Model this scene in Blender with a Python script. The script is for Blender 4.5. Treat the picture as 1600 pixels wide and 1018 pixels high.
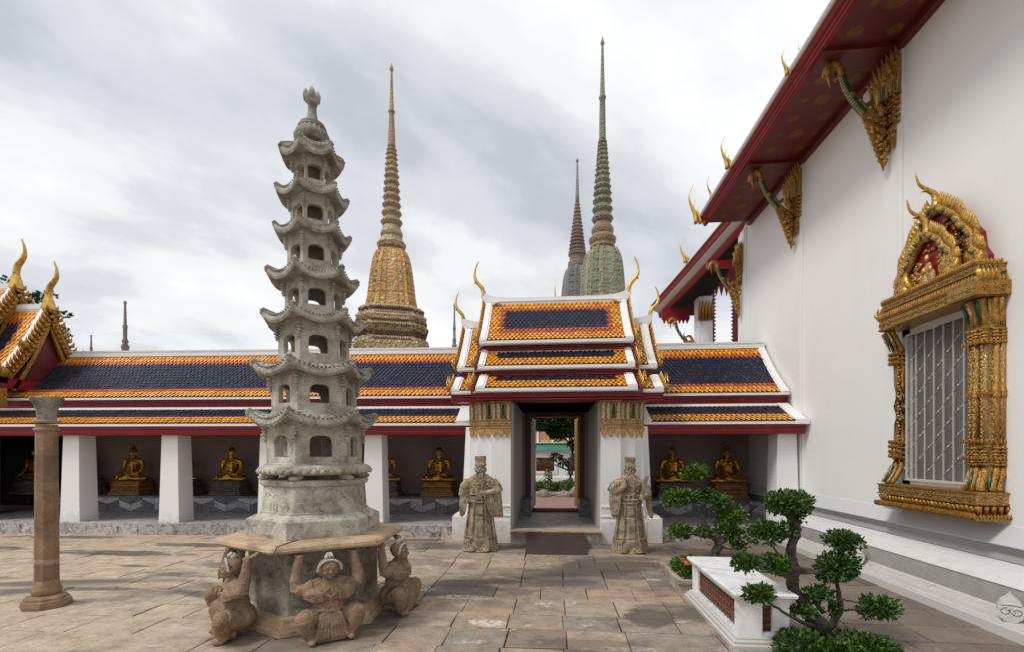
import bpy, math, random
from mathutils import Vector, Matrix, Euler, noise
R = math.radians
rnd = random.Random(7)
scene = bpy.context.scene
for o in list(bpy.data.objects):
    bpy.data.objects.remove(o)

# ------------------------------------------------------------------ camera
cam_data = bpy.data.cameras.new('camera')
cam = bpy.data.objects.new('camera', cam_data)
scene.collection.objects.link(cam)
scene.camera = cam
cam.location = (0, 0, 1.7)
cam.rotation_euler = (R(90), 0, R(5))
cam_data.sensor_width = 36
cam_data.lens = 36 * 755 / 1600
cam_data.shift_y = 197 / 1600
cam_data.clip_start = 0.05
cam_data.clip_end = 1000

# ------------------------------------------------------------------ world (overcast sky with broken grey cloud)
world = bpy.data.worlds.new('World')
scene.world = world
world.use_nodes = True
wn = world.node_tree
wn.nodes.clear()
def wnode(t, **kw):
    n = wn.nodes.new(t)
    for k, v in kw.items():
        setattr(n, k, v)
    return n
wl = wn.links.new
SUN_EL, SUN_AZ = 52, 238          # elevation, compass angle measured from +Y clockwise
sky = wnode('ShaderNodeTexSky', sky_type='NISHITA', sun_disc=False, sun_elevation=R(SUN_EL), sun_rotation=R(SUN_AZ))
tc = wnode('ShaderNodeTexCoord')
sep = wnode('ShaderNodeSeparateXYZ'); wl(tc.outputs['Generated'], sep.inputs[0])
den = wnode('ShaderNodeMath', operation='ADD'); wl(sep.outputs['Z'], den.inputs[0]); den.inputs[1].default_value = 0.32
dmx = wnode('ShaderNodeMath', operation='MAXIMUM'); wl(den.outputs[0], dmx.inputs[0]); dmx.inputs[1].default_value = 0.12
dx = wnode('ShaderNodeMath', operation='DIVIDE'); wl(sep.outputs['X'], dx.inputs[0]); wl(dmx.outputs[0], dx.inputs[1])
dy = wnode('ShaderNodeMath', operation='DIVIDE'); wl(sep.outputs['Y'], dy.inputs[0]); wl(dmx.outputs[0], dy.inputs[1])
cmb = wnode('ShaderNodeCombineXYZ'); wl(dx.outputs[0], cmb.inputs[0]); wl(dy.outputs[0], cmb.inputs[1])
mp = wnode('ShaderNodeMapping'); wl(cmb.outputs[0], mp.inputs[0])
mp.inputs['Rotation'].default_value = (0, 0, R(-48))
mp2 = wnode('ShaderNodeMapping'); wl(mp.outputs[0], mp2.inputs[0]); mp2.inputs['Scale'].default_value = (.95, 1.35, 1); mp2.inputs['Location'].default_value = (5.35, 1.9, 0)
n1 = wnode('ShaderNodeTexNoise'); wl(mp2.outputs[0], n1.inputs['Vector'])
n1.inputs['Scale'].default_value = 1.15; n1.inputs['Detail'].default_value = 10; n1.inputs['Roughness'].default_value = 0.54
n1.inputs['Distortion'].default_value = 0.15
cr = wnode('ShaderNodeValToRGB'); wl(n1.outputs['Fac'], cr.inputs[0])
cr.color_ramp.interpolation = 'EASE'
el = cr.color_ramp.elements
el[0].position = 0.34; el[0].color = (0.55, 0.58, 0.625, 1)
el[1].position = 0.62; el[1].color = (1.0, 1.0, 1.0, 1)
e = el.new(0.44); e.color = (0.71, 0.735, 0.775, 1)
e = el.new(0.53); e.color = (0.90, 0.91, 0.925, 1)
bg1 = wnode('ShaderNodeBackground'); wl(cr.outputs[0], bg1.inputs[0]); bg1.inputs[1].default_value = 1.0
bg2 = wnode('ShaderNodeBackground'); wl(sky.outputs[0], bg2.inputs[0]); bg2.inputs[1].default_value = 0.07
mx = wnode('ShaderNodeMixShader'); mx.inputs[0].default_value = 0.06
wl(bg1.outputs[0], mx.inputs[1]); wl(bg2.outputs[0], mx.inputs[2])
wo = wnode('ShaderNodeOutputWorld'); wl(mx.outputs[0], wo.inputs[0])

# ------------------------------------------------------------------ sun behind cloud
sd = bpy.data.lights.new('sun', 'SUN')
sd.energy = 1.9; sd.angle = R(14); sd.color = (1.0, 0.97, 0.925)
so = bpy.data.objects.new('sun', sd)
scene.collection.objects.link(so)
so.rotation_euler = (R(90 - SUN_EL), 0, R(-SUN_AZ + 180))
so.location = (-10, -8, 30)

scene.view_settings.view_transform = 'Standard'
scene.view_settings.look = 'None'
scene.view_settings.gamma = 1
scene.view_settings.use_curve_mapping = False
scene.view_settings.exposure = 0.10

# ------------------------------------------------------------------ materials
class NT:
    def __init__(s, name):
        s.m = bpy.data.materials.new(name); s.m.use_nodes = True
        s.t = s.m.node_tree; s.t.nodes.clear()
        s.out = s.n('ShaderNodeOutputMaterial'); s.b = s.n('ShaderNodeBsdfPrincipled')
        s.l(s.b.outputs[0], s.out.inputs[0])
        s.g = s.n('ShaderNodeNewGeometry').outputs['Position']
    def n(s, t, **kw):
        x = s.t.nodes.new(t)
        for k, v in kw.items(): setattr(x, k, v)
        return x
    def l(s, a, b): s.t.links.new(a, b)
    def noise(s, scale, detail=4, rough=0.55, vec=None, dist=0.0, sc=None):
        x = s.n('ShaderNodeTexNoise')
        v = vec or s.g
        if sc:
            m = s.n('ShaderNodeMapping'); s.l(v, m.inputs[0]); m.inputs['Scale'].default_value = sc; v = m.outputs[0]
        s.l(v, x.inputs['Vector'])
        x.inputs['Scale'].default_value = scale; x.inputs['Detail'].default_value = detail
        x.inputs['Roughness'].default_value = rough; x.inputs['Distortion'].default_value = dist
        return x.outputs['Fac']
    def ramp(s, f, stops, interp='LINEAR'):
        x = s.n('ShaderNodeValToRGB'); s.l(f, x.inputs[0]); x.color_ramp.interpolation = interp
        e = x.color_ramp.elements
        while len(e) < len(stops): e.new(0.5)
        for a, (p, c) in zip(e, stops):
            a.position = p
            a.color = (c, c, c, 1) if isinstance(c, (int, float)) else (*c, 1)
        return x.outputs[0]
    def mix(s, f, a, b, mode='MIX'):
        x = s.n('ShaderNodeMix', data_type='RGBA', blend_type=mode)
        for i, v in ((0, f), (6, a), (7, b)):
            if isinstance(v, (int, float)): x.inputs[i].default_value = v if i == 0 else (v, v, v, 1)
            elif isinstance(v, tuple): x.inputs[i].default_value = (*v, 1)
            else: s.l(v, x.inputs[i])
        return x.outputs[2]
    def math(s, op, a, b=0.0):
        x = s.n('ShaderNodeMath', operation=op)
        for i, v in enumerate((a, b)):
            if isinstance(v, (int, float)): x.inputs[i].default_value = v
            else: s.l(v, x.inputs[i])
        return x.outputs[0]
    def var(s):
        x = s.n('ShaderNodeAttribute', attribute_name='var'); return x.outputs['Fac']
    def bump(s, h, strength=0.4, dist=0.01, prev=None):
        x = s.n('ShaderNodeBump'); s.l(h, x.inputs['Height'])
        x.inputs['Strength'].default_value = strength; x.inputs['Distance'].default_value = dist
        if prev: s.l(prev, x.inputs['Normal'])
        return x.outputs[0]
    def done(s, col, rough=0.7, metal=0.0, normal=None, spec=0.5, coat=0.0):
        b = s.b
        if isinstance(col, tuple): b.inputs['Base Color'].default_value = (*col, 1)
        else: s.l(col, b.inputs['Base Color'])
        if isinstance(rough, (int, float)): b.inputs['Roughness'].default_value = rough
        else: s.l(rough, b.inputs['Roughness'])
        if isinstance(metal, (int, float)): b.inputs['Metallic'].default_value = metal
        else: s.l(metal, b.inputs['Metallic'])
        b.inputs['Specular IOR Level'].default_value = spec
        if coat: b.inputs['Coat Weight'].default_value = coat; b.inputs['Coat Roughness'].default_value = 0.12
        if normal: s.l(normal, b.inputs['Normal'])
        return s.m

M = {}
def plaster(name, c, dirt_shade=(0.55, 0.52, 0.47)):
    t = NT(name)
    f = t.ramp(t.noise(1.3, 6, 0.6), [(0.42, 0.0), (0.78, 0.5)])
    st = t.ramp(t.noise(3.0, 5, 0.65, sc=(1, 1, 0.12)), [(0.55, 0.0), (0.85, 0.22)])
    col = t.mix(f, c, tuple(a * 0.93 for a in c))
    col = t.mix(st, col, tuple(a * b * 1.35 for a, b in zip(c, dirt_shade)))
    zz = t.n('ShaderNodeSeparateXYZ'); t.l(t.g, zz.inputs[0])
    sp_ = t.math('ADD', zz.outputs[2], t.math('MULTIPLY', t.math('SUBTRACT', t.noise(7, 8, 0.7), .5), .9))
    col = t.mix(t.ramp(sp_, [(0.10, 0.55), (0.46, 0.0)]), col, tuple(q * .55 * w_ for q, w_ in zip(c, (1.0, .92, .80))))
    bp = t.bump(t.noise(60, 4), 0.10, 0.004)
    bp = t.bump(t.noise(2.2, 3), 0.25, 0.012, bp)
    M[name] = t.done(col, 0.62, normal=bp, spec=0.3)
plaster('white_plaster', (0.82, 0.815, 0.80))
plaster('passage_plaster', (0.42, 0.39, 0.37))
plaster('roof_white', (0.80, 0.79, 0.775))
plaster('plinth_white', (0.66, 0.655, 0.645))
plaster('plinth_grey', (0.36, 0.35, 0.34))  # grey paint, with occlusion shade of panel and undercut put into the tone
plaster('sill_grey', (0.56, 0.565, 0.58))
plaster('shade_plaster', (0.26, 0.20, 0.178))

t = NT('red_paint')
v = t.ramp(t.noise(5, 5, 0.6), [(0.35, (0.20, 0.006, 0.012)), (0.7, (0.27, 0.012, 0.02))])
M['red'] = t.done(v, 0.42, normal=t.bump(t.noise(25, 3), 0.06, 0.004), spec=0.4)
t = NT('red_fade')
v = t.ramp(t.noise(7, 5, 0.6), [(0.35, (0.30, 0.03, 0.045)), (0.7, (0.40, 0.09, 0.10))])
M['red_fade'] = t.done(v, 0.5)
t = NT('maroon')
v = t.ramp(t.noise(4, 5, 0.6), [(0.35, (0.10, 0.008, 0.012)), (0.7, (0.15, 0.015, 0.018))])
M['maroon'] = t.done(v, 0.5)

def goldm(name, c1, c2, dark, scale=40, rough=0.34, metal=0.75, bstr=0.5):
    t = NT(name)
    a = t.noise(scale, 5, 0.65)
    col = t.ramp(a, [(0.33, dark), (0.47, c1), (0.68, c2)])
    big = t.ramp(t.noise(scale * 0.18, 4), [(0.35, 0.72), (0.65, 1.0)])
    col = t.mix(1.0, col, big, 'MULTIPLY')
    M[name] = t.done(col, t.ramp(a, [(0.3, rough + 0.2), (0.7, rough)]), metal, t.bump(a, bstr, 0.012))
goldm('gold', (0.66, 0.37, 0.075), (0.86, 0.56, 0.17), (0.16, 0.06, 0.015))
goldm('gold_faded', (0.60, 0.33, 0.11), (0.82, 0.56, 0.27), (0.13, 0.05, 0.02), scale=60, rough=0.45, metal=0.5, bstr=0.6)
goldm('gold_smooth', (0.74, 0.45, 0.09), (0.85, 0.57, 0.16), (0.50, 0.27, 0.05), scale=14, rough=0.3, bstr=0.2)
goldm('gold_old', (0.44, 0.22, 0.045), (0.78, 0.46, 0.12), (0.040, 0.014, 0.008), scale=75, rough=0.36, bstr=0.8)
goldm('gilt_faint', (0.22, 0.09, 0.02), (0.30, 0.14, 0.035), (0.13, 0.03, 0.015), scale=40, rough=0.5, metal=0.3, bstr=0.2)
goldm('buddha_gold', (0.62, 0.34, 0.05), (0.76, 0.45, 0.09), (0.22, 0.10, 0.02), scale=9, rough=0.30, metal=0.85, bstr=0.12)
goldm('pedestal_gold', (0.36, 0.17, 0.05), (0.52, 0.28, 0.08), (0.10, 0.04, 0.02), scale=30, rough=0.5, metal=0.4, bstr=0.6)

def inlay(name, cols, gold=(0.72, 0.42, 0.09), scale=55, thr=0.5):
    t = NT(name)
    vo = t.n('ShaderNodeTexVoronoi'); t.l(t.g, vo.inputs['Vector']); vo.inputs['Scale'].default_value = scale
    pick = t.n('ShaderNodeSeparateColor'); t.l(vo.outputs['Color'], pick.inputs[0])
    st = [(i / len(cols), c) for i, c in enumerate(cols)]
    glass = t.ramp(pick.outputs[0], st, 'CONSTANT')
    edge = t.math('GREATER_THAN', vo.outputs['Distance'], thr)
    isg = t.math('MAXIMUM', edge, 0.0)
    g = t.ramp(t.noise(scale * 0.9, 3), [(0.35, tuple(a * 0.35 for a in gold)), (0.6, gold)])
    col = t.mix(isg, glass, g)
    M[name] = t.done(col, 0.28, t.math('MULTIPLY', isg, 0.6), t.bump(vo.outputs['Distance'], 0.6, 0.01))
inlay('inlay_blue', [(0.03, 0.04, 0.14), (0.06, 0.03, 0.10), (0.35, 0.28, 0.20), (0.02, 0.10, 0.09)], scale=105, thr=0.45)
inlay('inlay_green', [(0.01, 0.12, 0.035), (0.02, 0.16, 0.05), (0.55, 0.55, 0.50), (0.015, 0.08, 0.03)], scale=70, thr=0.62)
inlay('inlay_silver', [(0.50, 0.47, 0.42), (0.30, 0.24, 0.20), (0.20, 0.10, 0.14), (0.58, 0.54, 0.48)], scale=120, thr=0.45)
inlay('inlay_white', [(0.62, 0.60, 0.56), (0.70, 0.67, 0.62), (0.45, 0.40, 0.36), (0.66, 0.62, 0.56)], scale=80, thr=0.6)
inlay('inlay_red', [(0.16, 0.012, 0.015), (0.20, 0.02, 0.02), (0.30, 0.18, 0.08), (0.05, 0.03, 0.10)], scale=120, thr=0.42)
t = NT('green_glass')
M['green_glass'] = t.done(t.ramp(t.noise(60, 2), [(0.4, (0.004, 0.05, 0.014)), (0.6, (0.01, 0.10, 0.03))]), 0.2)

def glaze(name, a, b, dark, rough, sp_=.45):
    t = NT(name)
    c = t.mix(t.var(), a, b)
    w = t.ramp(t.noise(3.1, 6, 0.65), [(0.52, 0.0), (0.74, 0.75)])
    c = t.mix(w, c, dark)
    c = t.mix(t.ramp(t.var(), [(.90, 0.0), (.93, .55)]), c, tuple(q * .45 for q in a))
    c = t.mix(t.ramp(t.var(), [(.03, .35), (.05, 0.0)]), c, tuple(min(1, q * 1.5 + .04) for q in b))
    M[name] = t.done(c, t.ramp(t.noise(30, 4), [(0.3, rough), (0.7, rough + 0.22)]), normal=t.bump(t.noise(45, 3), 0.12, 0.004), spec=sp_)
glaze('tile_orange', (0.64, 0.21, 0.008), (0.84, 0.36, 0.022), (0.50, 0.17, 0.012), 0.30)
glaze('tile_red', (0.36, 0.05, 0.012), (0.52, 0.10, 0.02), (0.25, 0.05, 0.02), 0.34)
glaze('tile_blue', (0.005, 0.008, 0.024), (0.018, 0.026, 0.060), (0.010, 0.010, 0.014), 0.30, .22)
t = NT('roof_bed'); M['roof_bed'] = t.done(t.ramp(t.noise(9, 4), [(0.3, (0.06, 0.03, 0.02)), (0.7, (0.13, 0.06, 0.03))]), 0.9)

def stone(name, cols, lichen=None, grain=90, big=2.4, carve=0.0, rough=0.88, dirt_shade=.55, cb=.8):
    t = NT(name)
    c = t.ramp(t.noise(big, 8, 0.66), [(0.32, cols[0]), (0.5, cols[1]), (0.68, cols[2])])
    g = t.ramp(t.noise(grain, 3, 0.7), [(0.3, 0.72), (0.7, 1.18)])
    c = t.mix(1.0, c, g, 'MULTIPLY')
    if lichen:
        lf = t.ramp(t.noise(big * 2.3, 8, 0.7, dist=0.6), [(0.53, 0.0), (0.66, 0.85)])
        c = t.mix(lf, c, lichen)
    bp = t.bump(t.noise(grain * 0.8, 4, 0.7), 0.45, 0.006)
    bp = t.bump(t.noise(big * 6, 5, 0.6), 0.5, 0.02, bp)
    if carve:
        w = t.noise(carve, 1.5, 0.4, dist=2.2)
        c = t.mix(t.math('MULTIPLY', t.ramp(w, [(0.45, 0.0), (0.5, 1.0), (0.55, 0.0)]), dirt_shade), c, tuple(q * .38 for q in cols[0]))  # crease shade painted into the stone colour along the carved grooves
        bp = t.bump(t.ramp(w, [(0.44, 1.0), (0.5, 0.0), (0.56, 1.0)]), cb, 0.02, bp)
    M[name] = t.done(c, rough, normal=bp, spec=0.25)
stone('pagoda_stone', [(0.22, 0.20, 0.165), (0.46, 0.42, 0.355), (0.63, 0.59, 0.515)], (0.25, 0.24, 0.19), big=4.6)
stone('pagoda_carved', [(0.20, 0.18, 0.145), (0.43, 0.39, 0.325), (0.59, 0.545, 0.475)], (0.17, 0.155, 0.115), carve=20, big=5.5, dirt_shade=.42, cb=.35)
stone('plinth_stone', [(0.13, 0.115, 0.09), (0.28, 0.25, 0.205), (0.42, 0.385, 0.33)], (0.10, 0.09, 0.07), big=4.2)
stone('slab_tan', [(0.34, 0.235, 0.15), (0.50, 0.365, 0.24), (0.58, 0.44, 0.31)], (0.27, 0.20, 0.135), big=4)
stone('caryatid_brown', [(0.175, 0.112, 0.070), (0.265, 0.175, 0.112), (0.35, 0.245, 0.165)], (0.36, 0.26, 0.18), big=6, carve=16, dirt_shade=.05, cb=.12)
stone('bead_white', [(0.40, 0.33, 0.28), (0.55, 0.48, 0.42), (0.62, 0.56, 0.5)], None, big=30)
stone('guardian_stone', [(0.15, 0.112, 0.072), (0.35, 0.275, 0.185), (0.54, 0.45, 0.33)], (0.14, 0.11, 0.075), big=9, carve=26, dirt_shade=.35, cb=.25)
stone('column_brown', [(0.17, 0.105, 0.062), (0.30, 0.195, 0.12), (0.40, 0.28, 0.19)], (0.17, 0.125, 0.085), big=3.0)
stone('rock_grey', [(0.16, 0.14, 0.12), (0.28, 0.25, 0.22), (0.40, 0.37, 0.33)], (0.09, 0.085, 0.07), big=4)
t = NT('column_stained')
cc = t.ramp(t.noise(3.0, 8, 0.66), [(0.32, (0.16, 0.10, 0.058)), (0.5, (0.27, 0.17, 0.10)), (0.68, (0.36, 0.245, 0.16))])
cc = t.mix(1.0, cc, t.ramp(t.noise(80, 3, 0.7), [(0.3, 0.75), (0.7, 1.15)]), 'MULTIPLY')
zz = t.n('ShaderNodeSeparateXYZ'); t.l(t.g, zz.inputs[0])
zn = t.math('ADD', zz.outputs[2], t.math('MULTIPLY', t.math('SUBTRACT', t.noise(5, 5, .6), .5), .22))
cc = t.mix(t.ramp(zn, [(.44, 0.0), (.47, .75), (.50, .75), (.53, 0.0)]), cc, (.52, .42, .34))
cc = t.mix(t.ramp(t.math('MULTIPLY', zn, .5), [(.125, .55), (.22, .55), (.30, 0.0)]), cc, (.17, .105, .07))
zq = t.ramp(t.math('MULTIPLY', zz.outputs[2], .5), [(.685, 0.0), (.687, .5), (.835, .5), (.837, 0.0)])
cc = t.mix(zq, cc, (.15, .105, .08))
M['column_stained'] = t.done(cc, .88, normal=t.bump(t.noise(70, 4, .7), .45, .006), spec=.25)
stone('planter_stone', [(0.26, 0.21, 0.16), (0.38, 0.33, 0.27), (0.50, 0.45, 0.38)], (0.15, 0.12, 0.09), big=5)

def marble(name, a, b, vein, scale=3.0, rough=0.3, vamt=0.8):
    t = NT(name)
    w = t.noise(scale, 7, 0.62, dist=2.6)
    c = t.ramp(w, [(0.36, vein), (0.46, b), (0.6, a)])
    c = t.mix(t.math('MULTIPLY', t.var(), vamt), c, vein)
    M[name] = t.done(c, t.ramp(t.noise(8, 4), [(0.3, rough), (0.7, rough + 0.25)]), normal=t.bump(t.noise(25, 3), 0.06, 0.004))
marble('marble_floor', (0.50, 0.465, 0.46), (0.42, 0.385, 0.385), (0.24, 0.215, 0.215), 2.6, 0.30, 0.35)
marble('marble_edge', (0.58, 0.545, 0.525), (0.36, 0.32, 0.31), (0.13, 0.105, 0.10), 5.5, 0.45, 0.4)
marble('marble_light', (0.52, 0.51, 0.53), (0.42, 0.41, 0.43), (0.16, 0.16, 0.17), 7, 0.3, 0.5)
marble('marble_dark', (0.16, 0.16, 0.175), (0.12, 0.12, 0.13), (0.05, 0.05, 0.055), 7, 0.3, 0.4)
marble('marble_white', (0.80, 0.80, 0.80), (0.74, 0.74, 0.745), (0.55, 0.55, 0.56), 2.2, 0.32, 0.05)
marble('pedestal_grey', (0.17, 0.14, 0.12), (0.12, 0.10, 0.09), (0.06, 0.05, 0.045), 6, 0.6, 0.5)

# paving: per stone tint, damp blotches, dark streaks and patches, pale scuffs, darker eastward
t = NT('paving_stone')
tint = t.ramp(t.var(), [(0.0, (0.18, 0.152, 0.128)), (0.2, (0.31, 0.24, 0.18)), (0.45, (0.39, 0.29, 0.21)),
                        (0.7, (0.245, 0.212, 0.182)), (1.0, (0.41, 0.325, 0.245))])
lx = t.n('ShaderNodeSeparateXYZ'); t.l(t.g, lx.inputs[0])
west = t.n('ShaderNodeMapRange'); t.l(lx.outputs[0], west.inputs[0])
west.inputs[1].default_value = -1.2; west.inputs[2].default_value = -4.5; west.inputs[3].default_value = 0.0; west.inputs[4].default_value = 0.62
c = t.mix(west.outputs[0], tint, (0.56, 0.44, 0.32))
mott = t.ramp(t.noise(4.5, 9, 0.76), [(0.3, 0.55), (0.5, 0.98), (0.7, 1.30)])
c = t.mix(1.0, c, mott, 'MULTIPLY')
gr = t.ramp(t.noise(85, 4, 0.8), [(0.3, 0.62), (0.7, 1.28)])
c = t.mix(1.0, c, gr, 'MULTIPLY')
orange = t.ramp(t.noise(2.1, 6, 0.6, dist=0.8), [(0.60, 0.0), (0.72, 0.55)])
c = t.mix(orange, c, (0.40, 0.21, 0.10))
pale = t.ramp(t.noise(1.9, 7, 0.66, sc=(1, 1.5, 1), dist=0.5), [(0.60, 0.0), (0.64, 0.85)])
pale2 = t.ramp(t.noise(19, 6, 0.7), [(0.4, 0.0), (0.55, 1.0)])
c = t.mix(t.math('MULTIPLY', pale, pale2), c, (0.56, 0.49, 0.43))
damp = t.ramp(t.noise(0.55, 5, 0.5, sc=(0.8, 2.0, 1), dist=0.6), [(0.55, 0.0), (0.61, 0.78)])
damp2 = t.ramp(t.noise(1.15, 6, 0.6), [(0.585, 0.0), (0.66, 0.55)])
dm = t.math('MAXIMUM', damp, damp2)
def ragged_oval(cx, cy, rx, ry, s_, soft=.24):
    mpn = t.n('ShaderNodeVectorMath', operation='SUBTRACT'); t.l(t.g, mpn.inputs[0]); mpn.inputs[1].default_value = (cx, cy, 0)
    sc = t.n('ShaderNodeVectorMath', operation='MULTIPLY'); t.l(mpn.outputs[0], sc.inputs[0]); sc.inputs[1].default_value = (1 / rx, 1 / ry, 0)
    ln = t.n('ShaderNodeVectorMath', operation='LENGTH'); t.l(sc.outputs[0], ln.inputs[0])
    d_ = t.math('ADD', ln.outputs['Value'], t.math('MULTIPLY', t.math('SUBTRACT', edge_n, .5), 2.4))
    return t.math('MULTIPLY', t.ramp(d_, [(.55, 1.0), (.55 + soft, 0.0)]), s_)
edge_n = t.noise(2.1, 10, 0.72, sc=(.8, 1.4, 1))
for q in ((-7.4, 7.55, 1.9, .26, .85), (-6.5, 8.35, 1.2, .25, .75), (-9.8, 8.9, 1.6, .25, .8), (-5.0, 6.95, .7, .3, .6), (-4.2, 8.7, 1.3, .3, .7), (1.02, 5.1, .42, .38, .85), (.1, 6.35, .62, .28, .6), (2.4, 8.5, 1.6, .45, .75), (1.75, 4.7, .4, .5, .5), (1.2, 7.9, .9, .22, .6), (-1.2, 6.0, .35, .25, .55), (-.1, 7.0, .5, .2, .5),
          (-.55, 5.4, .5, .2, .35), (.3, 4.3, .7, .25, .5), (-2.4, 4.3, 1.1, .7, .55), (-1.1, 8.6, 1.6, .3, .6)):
    dm = t.math('MAXIMUM', dm, ragged_oval(*q))
pl = ragged_oval(-.68, 4.78, .30, .17, 1.0, .12)
for q in ((-1.0, 5.6, .5, .12, .8, .12), (.55, 4.25, .5, .08, .8, .1), (-3.2, 5.3, .8, .2, .6, .3), (-1.5, 7.5, .4, .12, .7, .15), (1.3, 6.6, .25, .1, .7, .1)): pl = t.math('MAXIMUM', pl, ragged_oval(*q))
c = t.mix(t.math('MULTIPLY', pl, pale2), c, (0.60, 0.53, 0.47))
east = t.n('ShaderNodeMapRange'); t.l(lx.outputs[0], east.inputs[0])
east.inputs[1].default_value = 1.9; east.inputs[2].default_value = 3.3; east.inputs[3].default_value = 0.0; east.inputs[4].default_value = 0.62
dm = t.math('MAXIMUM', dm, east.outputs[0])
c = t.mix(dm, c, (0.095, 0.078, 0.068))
bp = t.bump(t.noise(100, 4, 0.7), 0.35, 0.005)
bp = t.bump(t.noise(9, 5, 0.6), 0.45, 0.018, bp)
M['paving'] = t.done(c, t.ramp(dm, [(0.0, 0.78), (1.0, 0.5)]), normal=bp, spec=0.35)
t = NT('joint_dirt'); M['joint'] = t.done(t.ramp(t.noise(14, 6), [(0.3, (0.07, 0.055, 0.04)), (0.7, (0.30, 0.24, 0.17))]), 0.95)
t = NT('red_pavers')
br = t.n('ShaderNodeTexBrick'); t.l(t.g, br.inputs['Vector'])
br.inputs['Color1'].default_value = (0.24, 0.13, 0.105, 1); br.inputs['Color2'].default_value = (0.30, 0.175, 0.14, 1); br.inputs['Mortar'].default_value = (0.16, 0.11, 0.09, 1)
br.inputs['Scale'].default_value = 4.0; br.inputs['Mortar Size'].default_value = 0.012
M['red_pavers'] = t.done(br.outputs['Color'], 0.8)
t = NT('ramp_brown'); M['ramp'] = t.done(t.ramp(t.noise(4, 6), [(0.3, (0.042, 0.026, 0.023)), (0.7, (0.062, 0.036, 0.031))]), 0.55, normal=t.bump(t.noise(150, 2), 0.2, 0.003))
t = NT('terracotta'); M['terracotta'] = t.done(t.ramp(t.noise(20, 5), [(0.3, (0.10, 0.042, 0.024)), (0.7, (0.23, 0.10, 0.055))]), 0.7, normal=t.bump(t.noise(60, 4), 0.3, 0.004))
t = NT('dark_void'); M['dark'] = t.done((0.02, 0.018, 0.016), 0.9)
t = NT('room_shade'); M['room'] = t.done(t.ramp(t.noise(3, 3), [(0.3, (0.12, 0.105, 0.095)), (0.7, (0.17, 0.15, 0.135))]), 0.8)
t = NT('white_iron'); M['iron'] = t.done(t.ramp(t.noise(30, 4), [(0.3, (0.62, 0.61, 0.59)), (0.7, (0.78, 0.77, 0.75))]), 0.5)
t = NT('grey_iron'); M['iron_bar'] = t.done((0.50, 0.49, 0.47), 0.55)
t = NT('grey_wire'); M['wire'] = t.done((0.34, 0.32, 0.30), 0.6)
t = NT('bark'); M['bark'] = t.done(t.ramp(t.noise(25, 6, 0.7), [(0.35, (0.022, 0.018, 0.014)), (0.7, (0.13, 0.105, 0.082))]), 0.95, normal=t.bump(t.noise(40, 6, 0.7), 0.9, 0.02))

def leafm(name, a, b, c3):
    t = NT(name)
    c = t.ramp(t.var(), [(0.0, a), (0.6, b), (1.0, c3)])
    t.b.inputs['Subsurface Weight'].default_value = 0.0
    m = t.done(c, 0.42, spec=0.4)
    tr = t.n('ShaderNodeBsdfTranslucent'); t.l(c, tr.inputs[0])
    ms = t.n('ShaderNodeMixShader'); ms.inputs[0].default_value = 0.28
    t.l(t.b.outputs[0], ms.inputs[1]); t.l(tr.outputs[0], ms.inputs[2]); t.l(ms.outputs[0], t.out.inputs[0])
    M[name] = m
leafm('leaf_dark', (0.016, 0.050, 0.007), (0.050, 0.115, 0.015), (0.17, 0.27, 0.035))
leafm('leaf_mid', (0.030, 0.075, 0.008), (0.085, 0.165, 0.018), (0.22, 0.31, 0.045))
leafm('leaf_tree', (0.010, 0.035, 0.008), (0.024, 0.070, 0.014), (0.06, 0.12, 0.025))
t = NT('petal_red'); M['petal'] = t.done((0.60, 0.07, 0.06), 0.5)
t = NT('patina_green'); M['green_roof'] = t.done(t.ramp(t.noise(5, 4), [(0.3, (0.02, 0.12, 0.07)), (0.7, (0.05, 0.22, 0.14))]), 0.4)
t = NT('ochre_wall'); M['ochre'] = t.done(t.ramp(t.noise(2, 5), [(0.3, (0.42, 0.22, 0.09)), (0.7, (0.60, 0.38, 0.20))]), 0.8)

def mosaic(name, base, spots, scale=1.6, band=None):
    """ceramic mosaic of a big chedi: base glaze, flower studs, horizontal courses"""
    t = NT(name)
    vo = t.n('ShaderNodeTexVoronoi'); t.l(t.g, vo.inputs['Vector']); vo.inputs['Scale'].default_value = scale * 2.2
    pk = t.n('ShaderNodeSeparateColor'); t.l(vo.outputs['Color'], pk.inputs[0])
    sp = t.ramp(pk.outputs[0], [(i / len(spots), c) for i, c in enumerate(spots)], 'CONSTANT')
    near = t.ramp(vo.outputs['Distance'], [(0.30, 1.0), (0.42, 0.0)])
    c = t.mix(near, base, sp)
    z = t.n('ShaderNodeSeparateXYZ'); t.l(t.g, z.inputs[0])
    wv = t.math('SINE', t.math('MULTIPLY', z.outputs[2], 14.0))
    c = t.mix(t.ramp(wv, [(0.3, 0.0), (0.9, 0.35)]), c, tuple(a * 0.45 for a in base))
    d = t.ramp(t.noise(0.5, 6, 0.6), [(0.3, 0.72), (0.7, 1.12)])
    c = t.mix(1.0, c, d, 'MULTIPLY')
    M[name] = t.done(c, 0.45, normal=t.bump(vo.outputs['Distance'], 0.9, 0.15))
mosaic('chedi_yellow', (0.62, 0.36, 0.10), [(0.36, 0.38, 0.26), (0.50, 0.17, 0.06), (0.40, 0.36, 0.24), (0.22, 0.26, 0.17), (0.66, 0.62, 0.50)], 1.7)
mosaic('chedi_yellow_rib', (0.52, 0.23, 0.07), [(0.50, 0.25, 0.05), (0.46, 0.38, 0.26), (0.30, 0.09, 0.03)])
mosaic('chedi_yellow_band', (0.40, 0.30, 0.17), [(0.56, 0.52, 0.40), (0.32, 0.13, 0.06), (0.20, 0.23, 0.16), (0.62, 0.36, 0.08), (0.24, 0.06, 0.04)], 1.6)
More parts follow.
